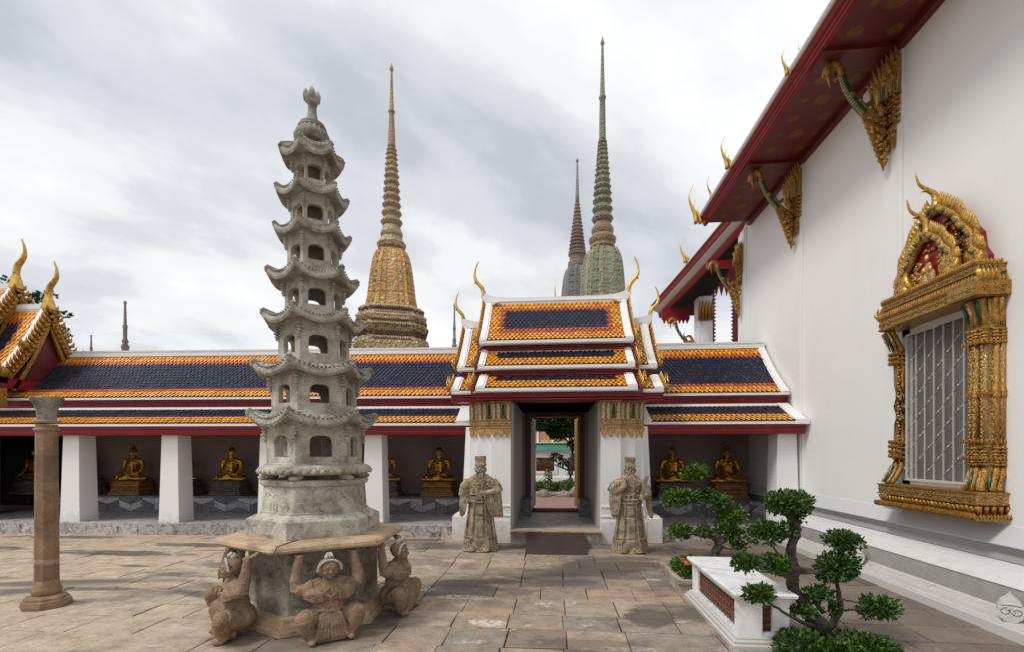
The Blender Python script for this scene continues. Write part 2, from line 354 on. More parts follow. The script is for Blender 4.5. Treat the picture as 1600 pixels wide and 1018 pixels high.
mosaic('chedi_ring', (0.46, 0.29, 0.17), [(0.50, 0.40, 0.26), (0.28, 0.12, 0.07), (0.18, 0.17, 0.12), (0.42, 0.26, 0.12)], 3.0)
mosaic('chedi_maroon', (0.10, 0.025, 0.03), [(0.30, 0.16, 0.05), (0.12, 0.03, 0.03), (0.09, 0.03, 0.03)], 2.0)
mosaic('chedi_green', (0.30, 0.33, 0.21), [(0.44, 0.40, 0.25), (0.12, 0.24, 0.17), (0.46, 0.24, 0.12), (0.56, 0.52, 0.40), (0.20, 0.36, 0.27)], 1.7)
mosaic('chedi_green_rib', (0.32, 0.27, 0.16), [(0.34, 0.19, 0.09), (0.36, 0.34, 0.23), (0.08, 0.15, 0.10)])
mosaic('chedi_green_ring', (0.25, 0.26, 0.17), [(0.34, 0.26, 0.15), (0.09, 0.14, 0.09), (0.27, 0.15, 0.08), (0.34, 0.32, 0.23)], 3.0)
mosaic('chedi_brown', (0.36, 0.22, 0.13), [(0.36, 0.22, 0.10), (0.14, 0.15, 0.10), (0.32, 0.28, 0.2)], 2.4)
mosaic('chedi_blue', (0.26, 0.28, 0.30), [(0.36, 0.35, 0.30), (0.07, 0.10, 0.17), (0.30, 0.19, 0.10), (0.28, 0.30, 0.28)], 2.0)
mosaic('chedi_blue_ring', (0.27, 0.20, 0.165), [(0.30, 0.24, 0.17), (0.12, 0.12, 0.13), (0.22, 0.12, 0.08)], 3.0)

# ------------------------------------------------------------------ mesh builder
class MB:
    def __init__(s): s.v = []; s.f = []; s.mi = []; s.sm = []; s.var = []; s.M = None
    def add(s, vs, fs, mi=0, smooth=False, var=None):
        b = len(s.v); vr = rnd.random() if var is None else var
        for p in vs:
            p = Vector(p)
            if s.M is not None: p = s.M @ p
            s.v.append(p[:]); s.var.append(vr)
        for q in fs:
            s.f.append([b + i for i in q]); s.mi.append(mi); s.sm.append(smooth)
    def hexa(s, p, mi=0, var=None):      # p: bottom 4 ccw then top 4
        s.add(p, [(3, 2, 1, 0), (4, 5, 6, 7), (0, 1, 5, 4), (1, 2, 6, 5), (2, 3, 7, 6), (3, 0, 4, 7)], mi, False, var)
    def box(s, x0, x1, y0, y1, z0, z1, mi=0, var=None, taper=0.0):
        t = taper
        s.hexa([(x0, y0, z0), (x1, y0, z0), (x1, y1, z0), (x0, y1, z0), (x0 + t, y0 + t, z1), (x1 - t, y0 + t, z1), (x1 - t, y1 - t, z1), (x0 + t, y1 - t, z1)], mi, var)
    def rings(s, rs, mi=0, smooth=False, caps=(True, True), closed=True, var=None):
        n = len(rs[0]); vs = [p for r in rs for p in r]; fs = []
        for i in range(len(rs) - 1):
            for j in range(n if closed else n - 1):
                k = (j + 1) % n
                fs.append((i * n + j, i * n + k, (i + 1) * n + k, (i + 1) * n + j))
        if caps[0]: fs.append(tuple(reversed(range(n))))
        if caps[1]: fs.append(tuple((len(rs) - 1) * n + j for j in range(n)))
        s.add(vs, fs, mi, smooth, var)
    def lathe(s, prof, n=16, c=(0, 0, 0), a0=0.0, mi=0, smooth=True, sx=1, sy=1, var=None):
        s.rings([[(c[0] + r * sx * math.cos(a0 + 2 * math.pi * j / n), c[1] + r * sy * math.sin(a0 + 2 * math.pi * j / n), c[2] + z) for j in range(n)] for r, z in prof], mi, smooth, var=var)
    def sqlathe(s, prof, hx, hy, c=(0, 0, 0), mi=0, var=None):   # prof: (offset, z) round a rectangle
        s.rings([[(c[0] - hx - o, c[1] - hy - o, c[2] + z), (c[0] + hx + o, c[1] - hy - o, c[2] + z), (c[0] + hx + o, c[1] + hy + o, c[2] + z), (c[0] - hx - o, c[1] + hy + o, c[2] + z)] for o, z in prof], mi, var=var)
    def ell(s, c, r, n=10, m=7, mi=0, rot=None, var=None):
        if isinstance(r, (int, float)): r = (r, r, r)
        q = Euler(rot).to_matrix() if rot else None
        c = Vector(c); vs = []
        for i in range(1, m):
            a = math.pi * i / m
            for j in range(n):
                b = 2 * math.pi * j / n
                p = Vector((r[0] * math.sin(a) * math.cos(b), r[1] * math.sin(a) * math.sin(b), -r[2] * math.cos(a)))
                vs.append((c + (q @ p if q else p))[:])
        pb = Vector((0, 0, -r[2])); pt = Vector((0, 0, r[2]))
        vs.append((c + (q @ pb if q else pb))[:]); vs.append((c + (q @ pt if q else pt))[:])
        fs = []
        for i in range(m - 2):
            for j in range(n):
                k = (j + 1) % n; fs.append((i * n + j, i * n + k, (i + 1) * n + k, (i + 1) * n + j))
        B = (m - 1) * n
        for j in range(n):
            k = (j + 1) % n
            fs.append((B, k, j)); fs.append((B + 1, (m - 2) * n + j, (m - 2) * n + k))
        s.add(vs, fs, mi, True, var)
    def tube(s, pts, rad, n=8, mi=0, smooth=True, flat=1.0, up=(0, 0, 1), var=None):
        pts = [Vector(p) for p in pts]
        if isinstance(rad, (int, float)): rad = [rad] * len(pts)
        rs = []; u = Vector(up)
        for i, p in enumerate(pts):
            d = (pts[min(i + 1, len(pts) - 1)] - pts[max(i - 1, 0)]).normalized()
            a = d.cross(u)
            if a.length < 1e-3: a = d.cross(Vector((1, 0, 0)))
            a.normalize(); b = a.cross(d).normalized()
            rs.append([(p + a * (rad[i] * flat * math.cos(2 * math.pi * j / n)) + b * (rad[i] * math.sin(2 * math.pi * j / n)))[:] for j in range(n)])
        s.rings(rs, mi, smooth, var=var)
    def prism(s, poly, axis, a, b, mi=0, var=None):   # convex or mild concave outline extruded along an axis
        def P(u, w, t): return {'x': (t, u, w), 'y': (u, t, w), 'z': (u, w, t)}[axis]
        n = len(poly); vs = [P(u, w, a) for u, w in poly] + [P(u, w, b) for u, w in poly]
        fs = [tuple(reversed(range(n))), tuple(range(n, 2 * n))] + [(j, (j + 1) % n, n + (j + 1) % n, n + j) for j in range(n)]
        s.add(vs, fs, mi, False, var)
    def spike(s, c, w, d, h, mi=0, lean=(0, 0)):       # flame shaped leaf: diamond pyramid
        x, y, z = c
        s.rings([[(x - w * .6, y - d * .6, z), (x + w * .6, y - d * .6, z), (x + w * .6, y + d * .6, z), (x - w * .6, y + d * .6, z)],
                 [(x - w, y - d, z + h * .35), (x + w, y - d, z + h * .35), (x + w, y + d, z + h * .35), (x - w, y + d, z + h * .35)],
                 [(x + lean[0] - w * .12, y + lean[1] - d * .12, z + h), (x + lean[0] + w * .12, y + lean[1] - d * .12, z + h), (x + lean[0] + w * .12, y + lean[1] + d * .12, z + h), (x + lean[0] - w * .12, y + lean[1] + d * .12, z + h)]], mi)
    def mesh(s, name, mats):
        me = bpy.data.meshes.new(name); me.from_pydata(s.v, [], s.f)
        for m in (mats if isinstance(mats, (list, tuple)) else [mats]): me.materials.append(M[m])
        me.polygons.foreach_set('material_index', s.mi); me.polygons.foreach_set('use_smooth', s.sm)
        at = me.attributes.new('var', 'FLOAT_COLOR', 'POINT')
        at.data.foreach_set('color', [x for q in s.var for x in (q, q, q, 1.0)])
        me.update()
        return me
    def build(s, name, mats, parent=None, **kw):
        return link(name, s.mesh(name, mats), parent, **kw)

def link(name, data, parent=None, loc=None, rot=None, **props):
    o = bpy.data.objects.new(name, data); scene.collection.objects.link(o)
    if parent: o.parent = parent
    if loc: o.location = loc
    if rot: o.rotation_euler = rot
    for k, v_ in props.items(): o[k] = v_
    return o
def thing(name, label, cat, loc=(0, 0, 0), rotz=0.0, group=None):
    o = link(name, None, None, loc, (0, 0, rotz), label=label, category=cat)
    if group: o['group'] = group
    return o
def copy_tree(root, loc, rotz, label, scale=None):
    def cp(o, par):
        c = o.copy(); scene.collection.objects.link(c); c.parent = par
        for ch in [x for x in bpy.data.objects if x.parent == o]: cp(ch, c)
        return c
    r = cp(root, None); r.location = loc; r.rotation_euler = (0, 0, rotz); r['label'] = label
    if scale: r.scale = (scale,) * 3
    return r
def sculpt(name, mb, mat, parent, voxel, smooth=2, fac=0.5):
    """fuse overlapping shapes into one continuous carved surface"""
    o = mb.build(name, mat, None)
    r = o.modifiers.new('r', 'REMESH'); r.mode = 'VOXEL'; r.voxel_size = voxel; r.use_smooth_shade = True
    if smooth:
        q = o.modifiers.new('s', 'SMOOTH'); q.iterations = smooth; q.factor = fac
    dg = bpy.context.evaluated_depsgraph_get(); dg.update()
    me = bpy.data.meshes.new_from_object(o.evaluated_get(dg))
    me.name = name
    bpy.data.objects.remove(o)
    me.materials.clear(); me.materials.append(M[mat])
    me.polygons.foreach_set('use_smooth', [True] * len(me.polygons))
    return link(name, me, parent)
def lerp(a, b, t): return a + (b - a) * t
def catmull(p, k=6):
    p = [Vector(x) for x in p]; out = []
    for i in range(len(p) - 1):
        p0 = p[max(i - 1, 0)]; p1 = p[i]; p2 = p[i + 1]; p3 = p[min(i + 2, len(p) - 1)]
        for j in range(k):
            t_ = j / k
            out.append(0.5 * ((2 * p1) + (p2 - p0) * t_ + (2 * p0 - 5 * p1 + 4 * p2 - p3) * t_ ** 2 + (3 * p1 - p0 - 3 * p2 + p3) * t_ ** 3))
    out.append(p[-1]); return out

# ================================================================== GROUND
mb = MB(); mb.add([(-350, -60, -.035), (350, -60, -.035), (350, 700, -.035), (-350, 700, -.035)], [(0, 1, 2, 3)])
ground = mb.build('ground', 'joint', None, kind='structure')
rg = random.Random(3)
slabs = []
def slab_mesh(x0, x1, y0, y1, mbx=None):
    g = rg.uniform(.003, .008); x0 += g; x1 -= g; y0 += g; y1 -= g; b = .007
    z = rg.uniform(-.004, .003); h = [z + rg.uniform(-.003, .003) for _ in range(4)]
    j = [rg.uniform(-.006, .006) for _ in range(8)]
    o = [(x0 + j[0], y0 + j[1]), (x1 + j[2], y0 + j[3]), (x1 + j[4], y1 + j[5]), (x0 + j[6], y1 + j[7])]
    i = [(o[0][0] + b, o[0][1] + b), (o[1][0] - b, o[1][1] + b), (o[2][0] - b, o[2][1] - b), (o[3][0] + b, o[3][1] - b)]
    vs = [(*p, -.033) for p in o] + [(*p, h[k] - b * .7) for k, p in enumerate(o)] + [(*p, h[k]) for k, p in enumerate(i)]
    fs = [(0, 1, 5, 4), (1, 2, 6, 5), (2, 3, 7, 6), (3, 0, 4, 7), (4, 5, 9, 8), (5, 6, 10, 9), (6, 7, 11, 10), (7, 4, 8, 11), (8, 9, 10, 11)]
    m = mbx or MB(); m.add(vs, fs, 0, False, rg.random()); return m
ys = [1.6, 2.15, 2.66, 3.2, 3.68, 4.2, 4.66, 5.08, 5.62, 6.1, 6.57, 7.1, 7.6, 8.12, 8.6, 9.08, 9.56, 10.2]
rects = []
for r_i in range(len(ys) - 1):
    y0, y1 = ys[r_i], ys[r_i + 1]
    x = .1 - .553 * 3 + rg.uniform(-.02, .02)
    xr = x
    while xr < 5.0:                     # regular walk in front of the gate and east of it
        w = .553 * (1 if rg.random() < .86 else 1.5)
        rects.append((xr, xr + w, y0 + rg.uniform(-.01, .01), y1)); xr += w
    xl = x
    while xl > -12.5:                   # wider, less regular stones to the west
        w = rg.choice([.55, .7, .85, 1.0]); rects.append((xl - w, xl, y0, y1)); xl -= w
def view_key(q):
    cx, cy = (q[0] + q[1]) / 2, (q[2] + q[3]) / 2
    d_ = -.08716 * cx + .99619 * cy; l_ = .99619 * cx + .08716 * cy
    if d_ < 3.6 or abs(l_ / d_) > 1.12 or cx > 4.3: return 1e6 + math.hypot(cx, cy)
    return math.hypot(cx, cy)
rects.sort(key=view_key)
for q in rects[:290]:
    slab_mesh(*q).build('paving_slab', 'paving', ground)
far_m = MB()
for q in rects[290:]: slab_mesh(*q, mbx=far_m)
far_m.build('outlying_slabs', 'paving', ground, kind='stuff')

# ================================================================== ROOF TOOLS
def prof_pts(y0, z0, y1, z1, sag=.18, n=8):
    out = []
    for i in range(n + 1):
        t_ = i / n; q = (1 - sag) * t_ + sag * t_ * t_
        out.append((lerp(y0, y1, t_), lerp(z0, z1, q)))
    return out
def arclen(pts):
    L = [0]
    for a, b in zip(pts, pts[1:]): L.append(L[-1] + math.hypot(b[0] - a[0], b[1] - a[1]))
    return L
def at_len(pts, L, s_):
    s_ = max(0, min(L[-1], s_))
    for i in range(len(L) - 1):
        if s_ <= L[i + 1] + 1e-9:
            t_ = (s_ - L[i]) / (L[i + 1] - L[i] + 1e-12)
            a, b = pts[i], pts[i + 1]; l_ = math.hypot(b[0] - a[0], b[1] - a[1])
            d_ = ((b[0] - a[0]) / l_, (b[1] - a[1]) / l_)
            return (lerp(a[0], b[0], t_), lerp(a[1], b[1], t_)), d_
def tile_field(parent, x0, x1, pts, zone, w=.1, pitch=.105, yrot=None):
    """pointed glazed tiles laid in courses; pts runs from eave to ridge as (y, z)"""
    L = arclen(pts); tot = L[-1]; rows = max(1, int(round(tot / pitch))); p_ = tot / rows
    cols = max(1, int(round((x1 - x0) / w))); cw = (x1 - x0) / cols
    B = {'o': MB(), 'r': MB(), 'b': MB()}
    for i in range(rows - 1, -1, -1):
        s0 = i * p_; tl = p_ * 1.75
        (yb, zb), d_ = at_len(pts, L, s0); (yt, zt), _ = at_len(pts, L, min(tot, s0 + tl))
        nx, nz = -d_[1], d_[0]      # outward normal in the (y,z) plane
        for j in range(-1, cols + 1):
            xc = x0 + (j + .5 + (.5 if i % 2 else 0)) * cw
            xa, xb = max(x0, xc - cw / 2), min(x1, xc + cw / 2)
            if xb - xa < cw * .2: continue
            u = (xc - x0) / (x1 - x0); v_ = (i + .5) / rows
            zz = zone(u, v_, x1 - x0, tot)
            lb, lt = .021 + rnd.uniform(-.004, .004), .003
            ym, zm = lerp(yb, yt, .54), lerp(zb, zt, .54)
            xj = rnd.uniform(-.004, .004)
            xm = min(max(xc, xa), xb) + xj
            def P(x, y, z, l_): return (x, y + nx * l_, z + nz * l_)
            vs = [P(xa + .003, yt, zt, lt), P(xb - .003, yt, zt, lt), P(xb - .003, ym, zm, lb * .85), P(xm, yb, zb, lb), P(xa + .003, ym, zm, lb * .85),
                  P(xb - .003, ym, zm, 0), P(xm, yb, zb, 0), P(xa + .003, ym, zm, 0)]
            vr_ = rnd.random(); B[zz].add(vs, [(0, 4, 3, 2, 1)], 0, False, vr_); B[zz].add(vs, [(2, 3, 6, 5), (3, 4, 7, 6)], 1, False, vr_)
    for k, nm, mt in (('o', 'orange_tiles', 'tile_orange'), ('r', 'red_tiles', 'tile_red'), ('b', 'blue_tiles', 'tile_blue')):
        if B[k].f: B[k].build(nm, [mt, 'roof_bed'], parent, kind='stuff')
def strip(mb_, pts, x0, x1, up, down, mi=0):
    """a board that follows the roof slope between x0 and x1"""
    rs = []
    n = len(pts)
    for i, (y, z) in enumerate(pts):
        a = pts[max(i - 1, 0)]; b = pts[min(i + 1, n - 1)]
        l_ = math.hypot(b[0] - a[0], b[1] - a[1]); nx, nz = -(b[1] - a[1]) / l_, (b[0] - a[0]) / l_
        rs.append([(x0, y - nx * down, z - nz * down), (x1, y - nx * down, z - nz * down), (x1, y + nx * up, z + nz * up), (x0, y + nx * up, z + nz * up)])
    mb_.rings(rs, mi)
def moulding(mb_, x0, x1, y, prof, mi=0, depth=.3):
    """horizontal run along x: prof = [(projection toward the viewer, z)...]"""
    poly = [(y - p, z) for p, z in prof] + [(y + depth, prof[-1][1]), (y + depth, prof[0][1])]
    mb_.prism(poly, 'x', x0, x1, mi)

# ================================================================== CLOISTER WINGS
def bench_tiles(bench, x0, x1, y):
    """zigzag marble facing: three bands of slanting stones leaning alternately"""
    z0, z1 = .27, .60; w = .30; n = int((x1 - x0) / w)
    k = (x1 - x0) / n
    variants = []
    for i in range(n):
        a = x0 + i * k; up = i % 2 == 0
        h = z1 - z0; th = h / 2.0
        for q in range(2):
            zb = z0 + q * th * .98
            sl = .11 if up else -.11
            m = MB(); g = .006
            zs = [zb + (0 if sl > 0 else -sl), zb + (sl if sl > 0 else 0)]
            za, zc = zs
            def cl(z): return min(max(z, z0), z1)
            vs = [(a + g, y, cl(za) + g), (a + k - g, y, cl(zc) + g), (a + k - g, y, cl(zc + th * .98) - g), (a + g, y, cl(za + th * .98) - g)]
            pr = .012 + rnd.uniform(0, .006)
            f_ = [(p[0], y - pr, p[2]) for p in vs]
            if vs[2][2] - vs[1][2] < .03 and vs[3][2] - vs[0][2] < .03: continue
            m.add(f_ + vs, [(0, 1, 2, 3), (0, 4, 5, 1), (1, 5, 6, 2), (2, 6, 7, 3), (3, 7, 4, 0)], 0)
            m.build('marble_tile', ('marble_light', 'marble_dark')[(i // 2 + i + q) % 2] if rnd.random() < .85 else 'marble_light', bench)
ROOF_LO = prof_pts(-.06, 2.29, .70, 2.67, .10, 4)
ROOF_UP = prof_pts(.62, 2.905, 1.84, 4.10, .26, 10)
def zone_lo(u, v, w, t_): return 'o' if v < .40 else 'b'
def zone_up(u, v, w, t_):
    return 'o' if v < .14 else 'r' if v < .20 else 'b' if v < .72 else 'r' if v < .79 else 'o'
def wing(name, label, x0, x1, loc, rot, pillars, vl, vr, back=2.75, hidden_left=0.0):
    w = thing(name, label, 'cloister', loc, rot)
    # platform
    m = MB(); m.box(x0, x1, .02, 3.2, -.02, .232); pl = m.build('platform', 'marble_floor', w)
    xx = x0
    while xx < x1 - .05:
        l_ = min(rnd.choice([.8, .95, 1.1]), x1 - xx)
        m = MB(); g = .003
        m.hexa([(xx + g, 0, -.02), (xx + l_ - g, 0, -.02), (xx + l_ - g, .16, -.02), (xx + g, .16, -.02), (xx + g, -.006, .228), (xx + l_ - g, -.006, .228), (xx + l_ - g, .16, .24), (xx + g, .16, .24)])
        m.build('edge_stone', 'marble_edge', pl); xx += l_
    # back wall, ceiling, bench
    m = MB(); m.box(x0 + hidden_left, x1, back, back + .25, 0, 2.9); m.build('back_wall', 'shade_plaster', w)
    m = MB(); m.box(x0, x1, .55, back + .2, 2.36, 2.44)
    xx = x0 + .3
    while xx < x1: m.box(xx, xx + .07, .30, back, 2.27, 2.358); xx += .62
    m.build('ceiling', 'maroon', w)
    m = MB(); m.box(x0 + hidden_left, x1, 1.79, back - .002, .232, .615); m.box(x0 + hidden_left, x1, 1.765, back - .004, .615, .64)
    b = m.build('bench', 'marble_dark', w)
    bench_tiles(b, x0 + hidden_left, x1, 1.788)
    # pillars
    for px in pillars:
        m = MB(); hw = .22
        m.rings([[(px - a, .15 + c_, z), (px + a, .15 + c_, z), (px + a, .60 - c_, z), (px - a, .60 - c_, z)] for a, c_, z in ((hw, 0, .22), (hw - .012, .006, .6), (hw - .05, .03, 2.2))])
        m.build('pillar', 'white_plaster', w)
    # beams
    m = MB(); moulding(m, x0, x1, .12, [(.085, 2.06), (.10, 2.065), (.10, 2.09), (.115, 2.10), (.115, 2.17), (.14, 2.18), (.14, 2.238)], depth=.5)
    m.build('eave_beam', 'red', w)
    lo = MB(); strip(lo, ROOF_LO, x0, x1, -.002, .05)
    lo = lo.build('lower_roof', 'roof_bed', w)
    m = MB(); m.box(x0, x1, -.085, .12, 2.240, 2.286); m.build('eave_board', 'roof_white', lo)
    m = MB(); moulding(m, x0, x1, .74, [(.12, 2.60), (.125, 2.655), (.10, 2.665), (.095, 2.695), (.0, 2.70)], depth=.1); m.build('ridge_board', 'roof_white', lo)
    tile_field(lo, x0 + vl, x1 - vr, ROOF_LO, zone_lo, .094, .105)
    m = MB(); moulding(m, x0, x1, .80, [(.055, 2.66), (.06, 2.69), (.06, 2.75), (.085, 2.76), (.085, 2.80), (.12, 2.81), (.12, 2.862)], depth=.2)
    m.build('fascia', 'red', w)
    up = MB(); strip(up, ROOF_UP, x0, x1, -.002, .06)
    bp_ = [(2 * 1.87 - y, z) for y, z in reversed(ROOF_UP)]; strip(up, bp_, x0, x1, -.002, .06)
    up = up.build('upper_roof', 'roof_bed', w)
    m = MB(); m.box(x0, x1, .585, .80, 2.862, 2.906); m.build('eave_board', 'roof_white', up)
    m = MB(); moulding(m, x0, x1, 1.87, [(.12, 4.05), (.12, 4.115), (.085, 4.13), (.085, 4.16), (.11, 4.17), (.11, 4.20)], depth=.12); m.build('ridge', 'roof_white', up)
    tile_field(up, x0 + vl, x1 - vr, ROOF_UP, zone_up, .094, .108)
    return w, lo, up
ww, wlo, wup = wing('cloister_wing', 'long white pillared cloister west of the gate under an orange and blue tiled roof', -15.2, .05, (-1.6, 9.57, 0), R(2.3),
          [-10.95, -8.62, -6.45, -4.325, -2.11], 0, .0, hidden_left=4.1)
# the dark corner room where the cloister turns
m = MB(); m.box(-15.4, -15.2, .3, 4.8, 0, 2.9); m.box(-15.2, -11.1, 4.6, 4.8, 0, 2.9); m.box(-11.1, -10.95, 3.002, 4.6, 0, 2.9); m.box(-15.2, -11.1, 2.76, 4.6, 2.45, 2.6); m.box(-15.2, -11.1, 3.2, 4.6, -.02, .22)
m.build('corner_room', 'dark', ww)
we, elo, eup = wing('cloister_wing', 'short cloister bay between the gate and the big hall under a tiled roof', 1.55, 4.70, (0, 9.54, 0), 0, [4.46], .0, .13)
m = MB(); strip(m, ROOF_UP, 4.575, 4.70, .045, .05); strip(m, [(y, z) for y, z in ROOF_UP], 4.555, 4.577, .02, .0); m.build('verge', 'roof_white', eup)
m = MB(); strip(m, ROOF_LO, 4.50, 4.70, .045, .05); m.box(4.50, 4.73, -.12, .03, 2.235, 2.33); m.build('verge', 'roof_white', elo)
m = MB(); strip(m, ROOF_LO, 1.55, 1.86, .045, .05); m.build('verge', 'roof_white', elo)
m = MB(); strip(m, ROOF_LO, -.36, -.02, .045, .05); m.build('verge', 'roof_white', wlo)

# ================================================================== GATE
gate = thing('gate_pavilion', 'tall white gateway with three stepped tiled roofs and open red door', 'gate', (.02, 9.1, 0))
def chofa(parent, loc, rz, s_=1.0, mat='gold_smooth', name='chofa'):
    m = MB()
    c = [(0, 0, 0), (-.012, 0, .09), (-.04, 0, .18), (-.105, 0, .255), (-.165, 0, .325), (-.195, 0, .40), (-.205, 0, .48), (-.185, 0, .61), (-.12, 0, .76)]
    c = catmull(c, 3); n = len(c)
    rad = [.074 if i / n < .25 else lerp(.074, .054, (i / n - .25) / .35) if i / n < .6 else lerp(.054, .012, (i / n - .6) / .4) for i in range(n)]
    m.tube([p[:] for p in c], rad, 8, flat=.62, up=(0, 1, 0))
    m.tube([(-.14, 0, .30), (-.19, 0, .30), (-.215, 0, .275)], [.045, .026, .006], 6, flat=.6)
    
    m.lathe([(.05, -.05), (.058, 0), (.045, .05), (.05, .07), (.038, .10)], 8)
    o = m.build(name, mat, parent); o.location = loc; o.rotation_euler = (0, 0, rz); o.scale = (s_, s_, s_); return o
# piers: stepped plan, battered outer side, moulded base, gilded capital
def petals_x(m, x0, x1, y, z0, z1, n, mi_list, flare=.05):
    k = (x1 - x0) / n
    for i in range(n):
        a = x0 + i * k; c_ = a + k / 2; mi = mi_list[i % len(mi_list)]
        # gold rim pair + inlaid centre, curving outward to a pointed top
        rs = []
        for t_ in (0, .25, .6, .85, 1.0):
            yy = y - flare * (t_ ** 2) - .012; z = lerp(z0, z1, t_); hw = k * (.30 if t_ < .9 else .10)
            rs.append([(c_ - hw, yy - .006, z), (c_ + hw, yy - .006, z), (c_ + hw, y, z), (c_ - hw, y, z)])
        m.rings(rs, mi)
        for sgn in (-1, 1):
            m.tube([(c_ + sgn * k * .40, y - .022, z0), (c_ + sgn * k * .40, y - .03 - flare * .36, lerp(z0, z1, .6)), (c_ + sgn * k * .30, y - .03 - flare * .8, lerp(z0, z1, .9)), (c_, y - .045 - flare, z1 + .02)], [k * .10] * 3 + [k * .05], 5, 0)
def teeth_x(m, x0, x1, y, z, n, h, mi=0, up=True, d=.012):
    k = (x1 - x0) / n
    for i in range(n):
        c_ = x0 + (i + .5) * k; s_ = 1 if up else -1
        m.rings([[(c_ - k * .45, y - d, z), (c_ + k * .45, y - d, z), (c_ + k * .45, y + d, z), (c_ - k * .45, y + d, z)],
                 [(c_ - k * .40, y - d * 1.4, z + s_ * h * .4), (c_ + k * .40, y - d * 1.4, z + s_ * h * .4), (c_ + k * .40, y + d, z + s_ * h * .4), (c_ - k * .40, y + d, z + s_ * h * .4)],
                 [(c_ - .003, y - d * .6, z + s_ * h), (c_ + .003, y - d * .6, z + s_ * h), (c_ + .003, y, z + s_ * h), (c_ - .003, y, z + s_ * h)]], mi)
def beads_x(m, x0, x1, y, z, n, r_, mi=0):
    k = (x1 - x0) / n
    for i in range(n): m.ell((x0 + (i + .5) * k, y, z), (min(r_, k * .48), r_, r_), 6, 4, mi)
def pier(sg):
    # sg=-1 west pier, +1 east; x measured outward from the passage
    X = lambda a: sg * a
    def bx(m, a, b, y0, y1, z0, z1, mi=0): m.box(min(X(a), X(b)), max(X(a), X(b)), y0, y1, z0, z1, mi)
    m = MB()
    steps = [(.84, 1.21, 0.0), (.845, 1.49, .10), (.85, 1.66, .20)]
    for i, (a, b, y) in enumerate(steps):
        e = .002 * i
        bx(m, a + e, b, y, 3.0, 0, 2.72)
        bx(m, a + e + .001, b + .045, y - .045, 2.9, 0, .415 - e)
        bx(m, a + e + .002, b + .035, y - .035, 2.9, .41, .44 - e)
        bx(m, a + e + .002, b + .022, y - .022, 2.9, .43, .50 - e)
        bx(m, a + e + .002, b + .035, y - .035, 2.9, .50, .525 - e)
        bx(m, a + e + .002, b + .015, y - .015, 2.9, .52, .68 - e)
        bx(m, a + e + .002, b + .026, y - .026, 2.9, .675, .705 - e)
    # battered outer flank
    x_in, xb, xt = 1.5, 1.86, 1.76
    p = [(X(x_in), .30, 0), (X(xb), .30, 0), (X(xb), .9, 0), (X(x_in), .9, 0), (X(x_in), .30, 2.2), (X(xt), .34, 2.2), (X(xt), .86, 2.2), (X(x_in), .86, 2.2)]
    if sg < 0: p = [p[1], p[0], p[3], p[2], p[5], p[4], p[7], p[6]]
    m.hexa(p)
    bx(m, 1.6, 2.0, .17, 1.0, 0, .46); bx(m, 1.6, 1.96, .20, .96, .46, .50)
    m.build('pier', 'white_plaster', gate)
    # capital
    g = MB()
    for i, (a, b, y) in enumerate(steps):
        x0, x1 = sorted((X(a if i == 0 else steps[i - 1][1] - .002), X(b)))
        n = 3 if i == 0 else 2
        yy = y
        wdt = x1 - x0
        g.box(x0 - .004, x1 + .004, yy - .014, yy + .05, 2.10, 2.66, 0)
        pass
        teeth_x(g, x0, x1, yy - .028, 2.125, max(2, int(wdt / .12)), .15, 0, up=False, d=.008)
        g.box(x0 - .012, x1 + .012, yy - .035, yy + .02, 2.125, 2.145, 0)
        beads_x(g, x0, x1, yy - .024, 2.17, int(wdt / .03), .013, 3)
        g.box(x0 - .006, x1 + .006, yy - .022, yy + .02, 2.15, 2.20, 4)
        pass
        g.box(x0 - .016, x1 + .016, yy - .042, yy + .02, 2.222, 2.238, 0)
        g.box(x0 - .006, x1 + .006, yy - .024, yy + .02, 2.238, 2.30, 4)
        beads_x(g, x0, x1, yy - .028, 2.262, int(wdt / .03), .012, 3)
        pass
        g.box(x0 - .016, x1 + .016, yy - .045, yy + .02, 2.318, 2.334, 0)
        petals_x(g, x0, x1, yy - .01, 2.335, 2.63, max(2, int(wdt / .075)), [1, 1, 2, 1], .06)
        g.box(x0 - .02, x1 + .02, yy - .075, yy + .02, 2.645, 2.67, 0)
    g.build('capital', ['gold_faded', 'inlay_white', 'green_glass', 'inlay_white', 'inlay_blue'], gate)
pier(-1); pier(1)
# passage: platform, inner side walls, ceiling, door wall
m = MB(); m.box(-.838, .838, -.09, 3.3, -.02, .222); pf = m.build('passage_floor', 'marble_floor', gate)
m = MB(); m.box(-.838, .838, -.15, .16, .222, .25); m.build('threshold_stone', 'slab_tan', pf)
m = MB(); m.box(-.836, .836, -.12, -.092, -.02, .221); m.build('riser', 'plinth_stone', pf)
m = MB(); m.box(-.86, .86, .1, 3.2, 2.74, 2.80); m.box(-.85, .85, .15, .3, 2.66, 2.738); m.build('passage_ceiling', 'maroon', gate)
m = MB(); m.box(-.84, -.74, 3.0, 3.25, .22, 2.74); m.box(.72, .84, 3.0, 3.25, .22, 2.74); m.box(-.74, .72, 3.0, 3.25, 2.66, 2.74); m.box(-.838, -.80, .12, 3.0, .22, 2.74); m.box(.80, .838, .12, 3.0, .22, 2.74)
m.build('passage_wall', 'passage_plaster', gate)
for a_ in (-.80, .56):
    m = MB(); m.box(a_, a_ + .24, 2.1, 2.98, .222, .60); m.build('side_bench', 'marble_dark', gate)
fr = MB(); yb0 = 2.92
fr.box(-.74, -.62, yb0, 3.2, .225, 2.72); fr.box(.62, .72, yb0, 3.2, .225, 2.72); fr.box(-.62, .62, yb0, 3.2, 2.585, 2.72)
fr.box(-.62, .62, yb0, 3.2, .225, .30); fr.box(-.55, .53, yb0 - .03, yb0, .225, .262)
df = fr.build('door_frame', 'maroon', gate)
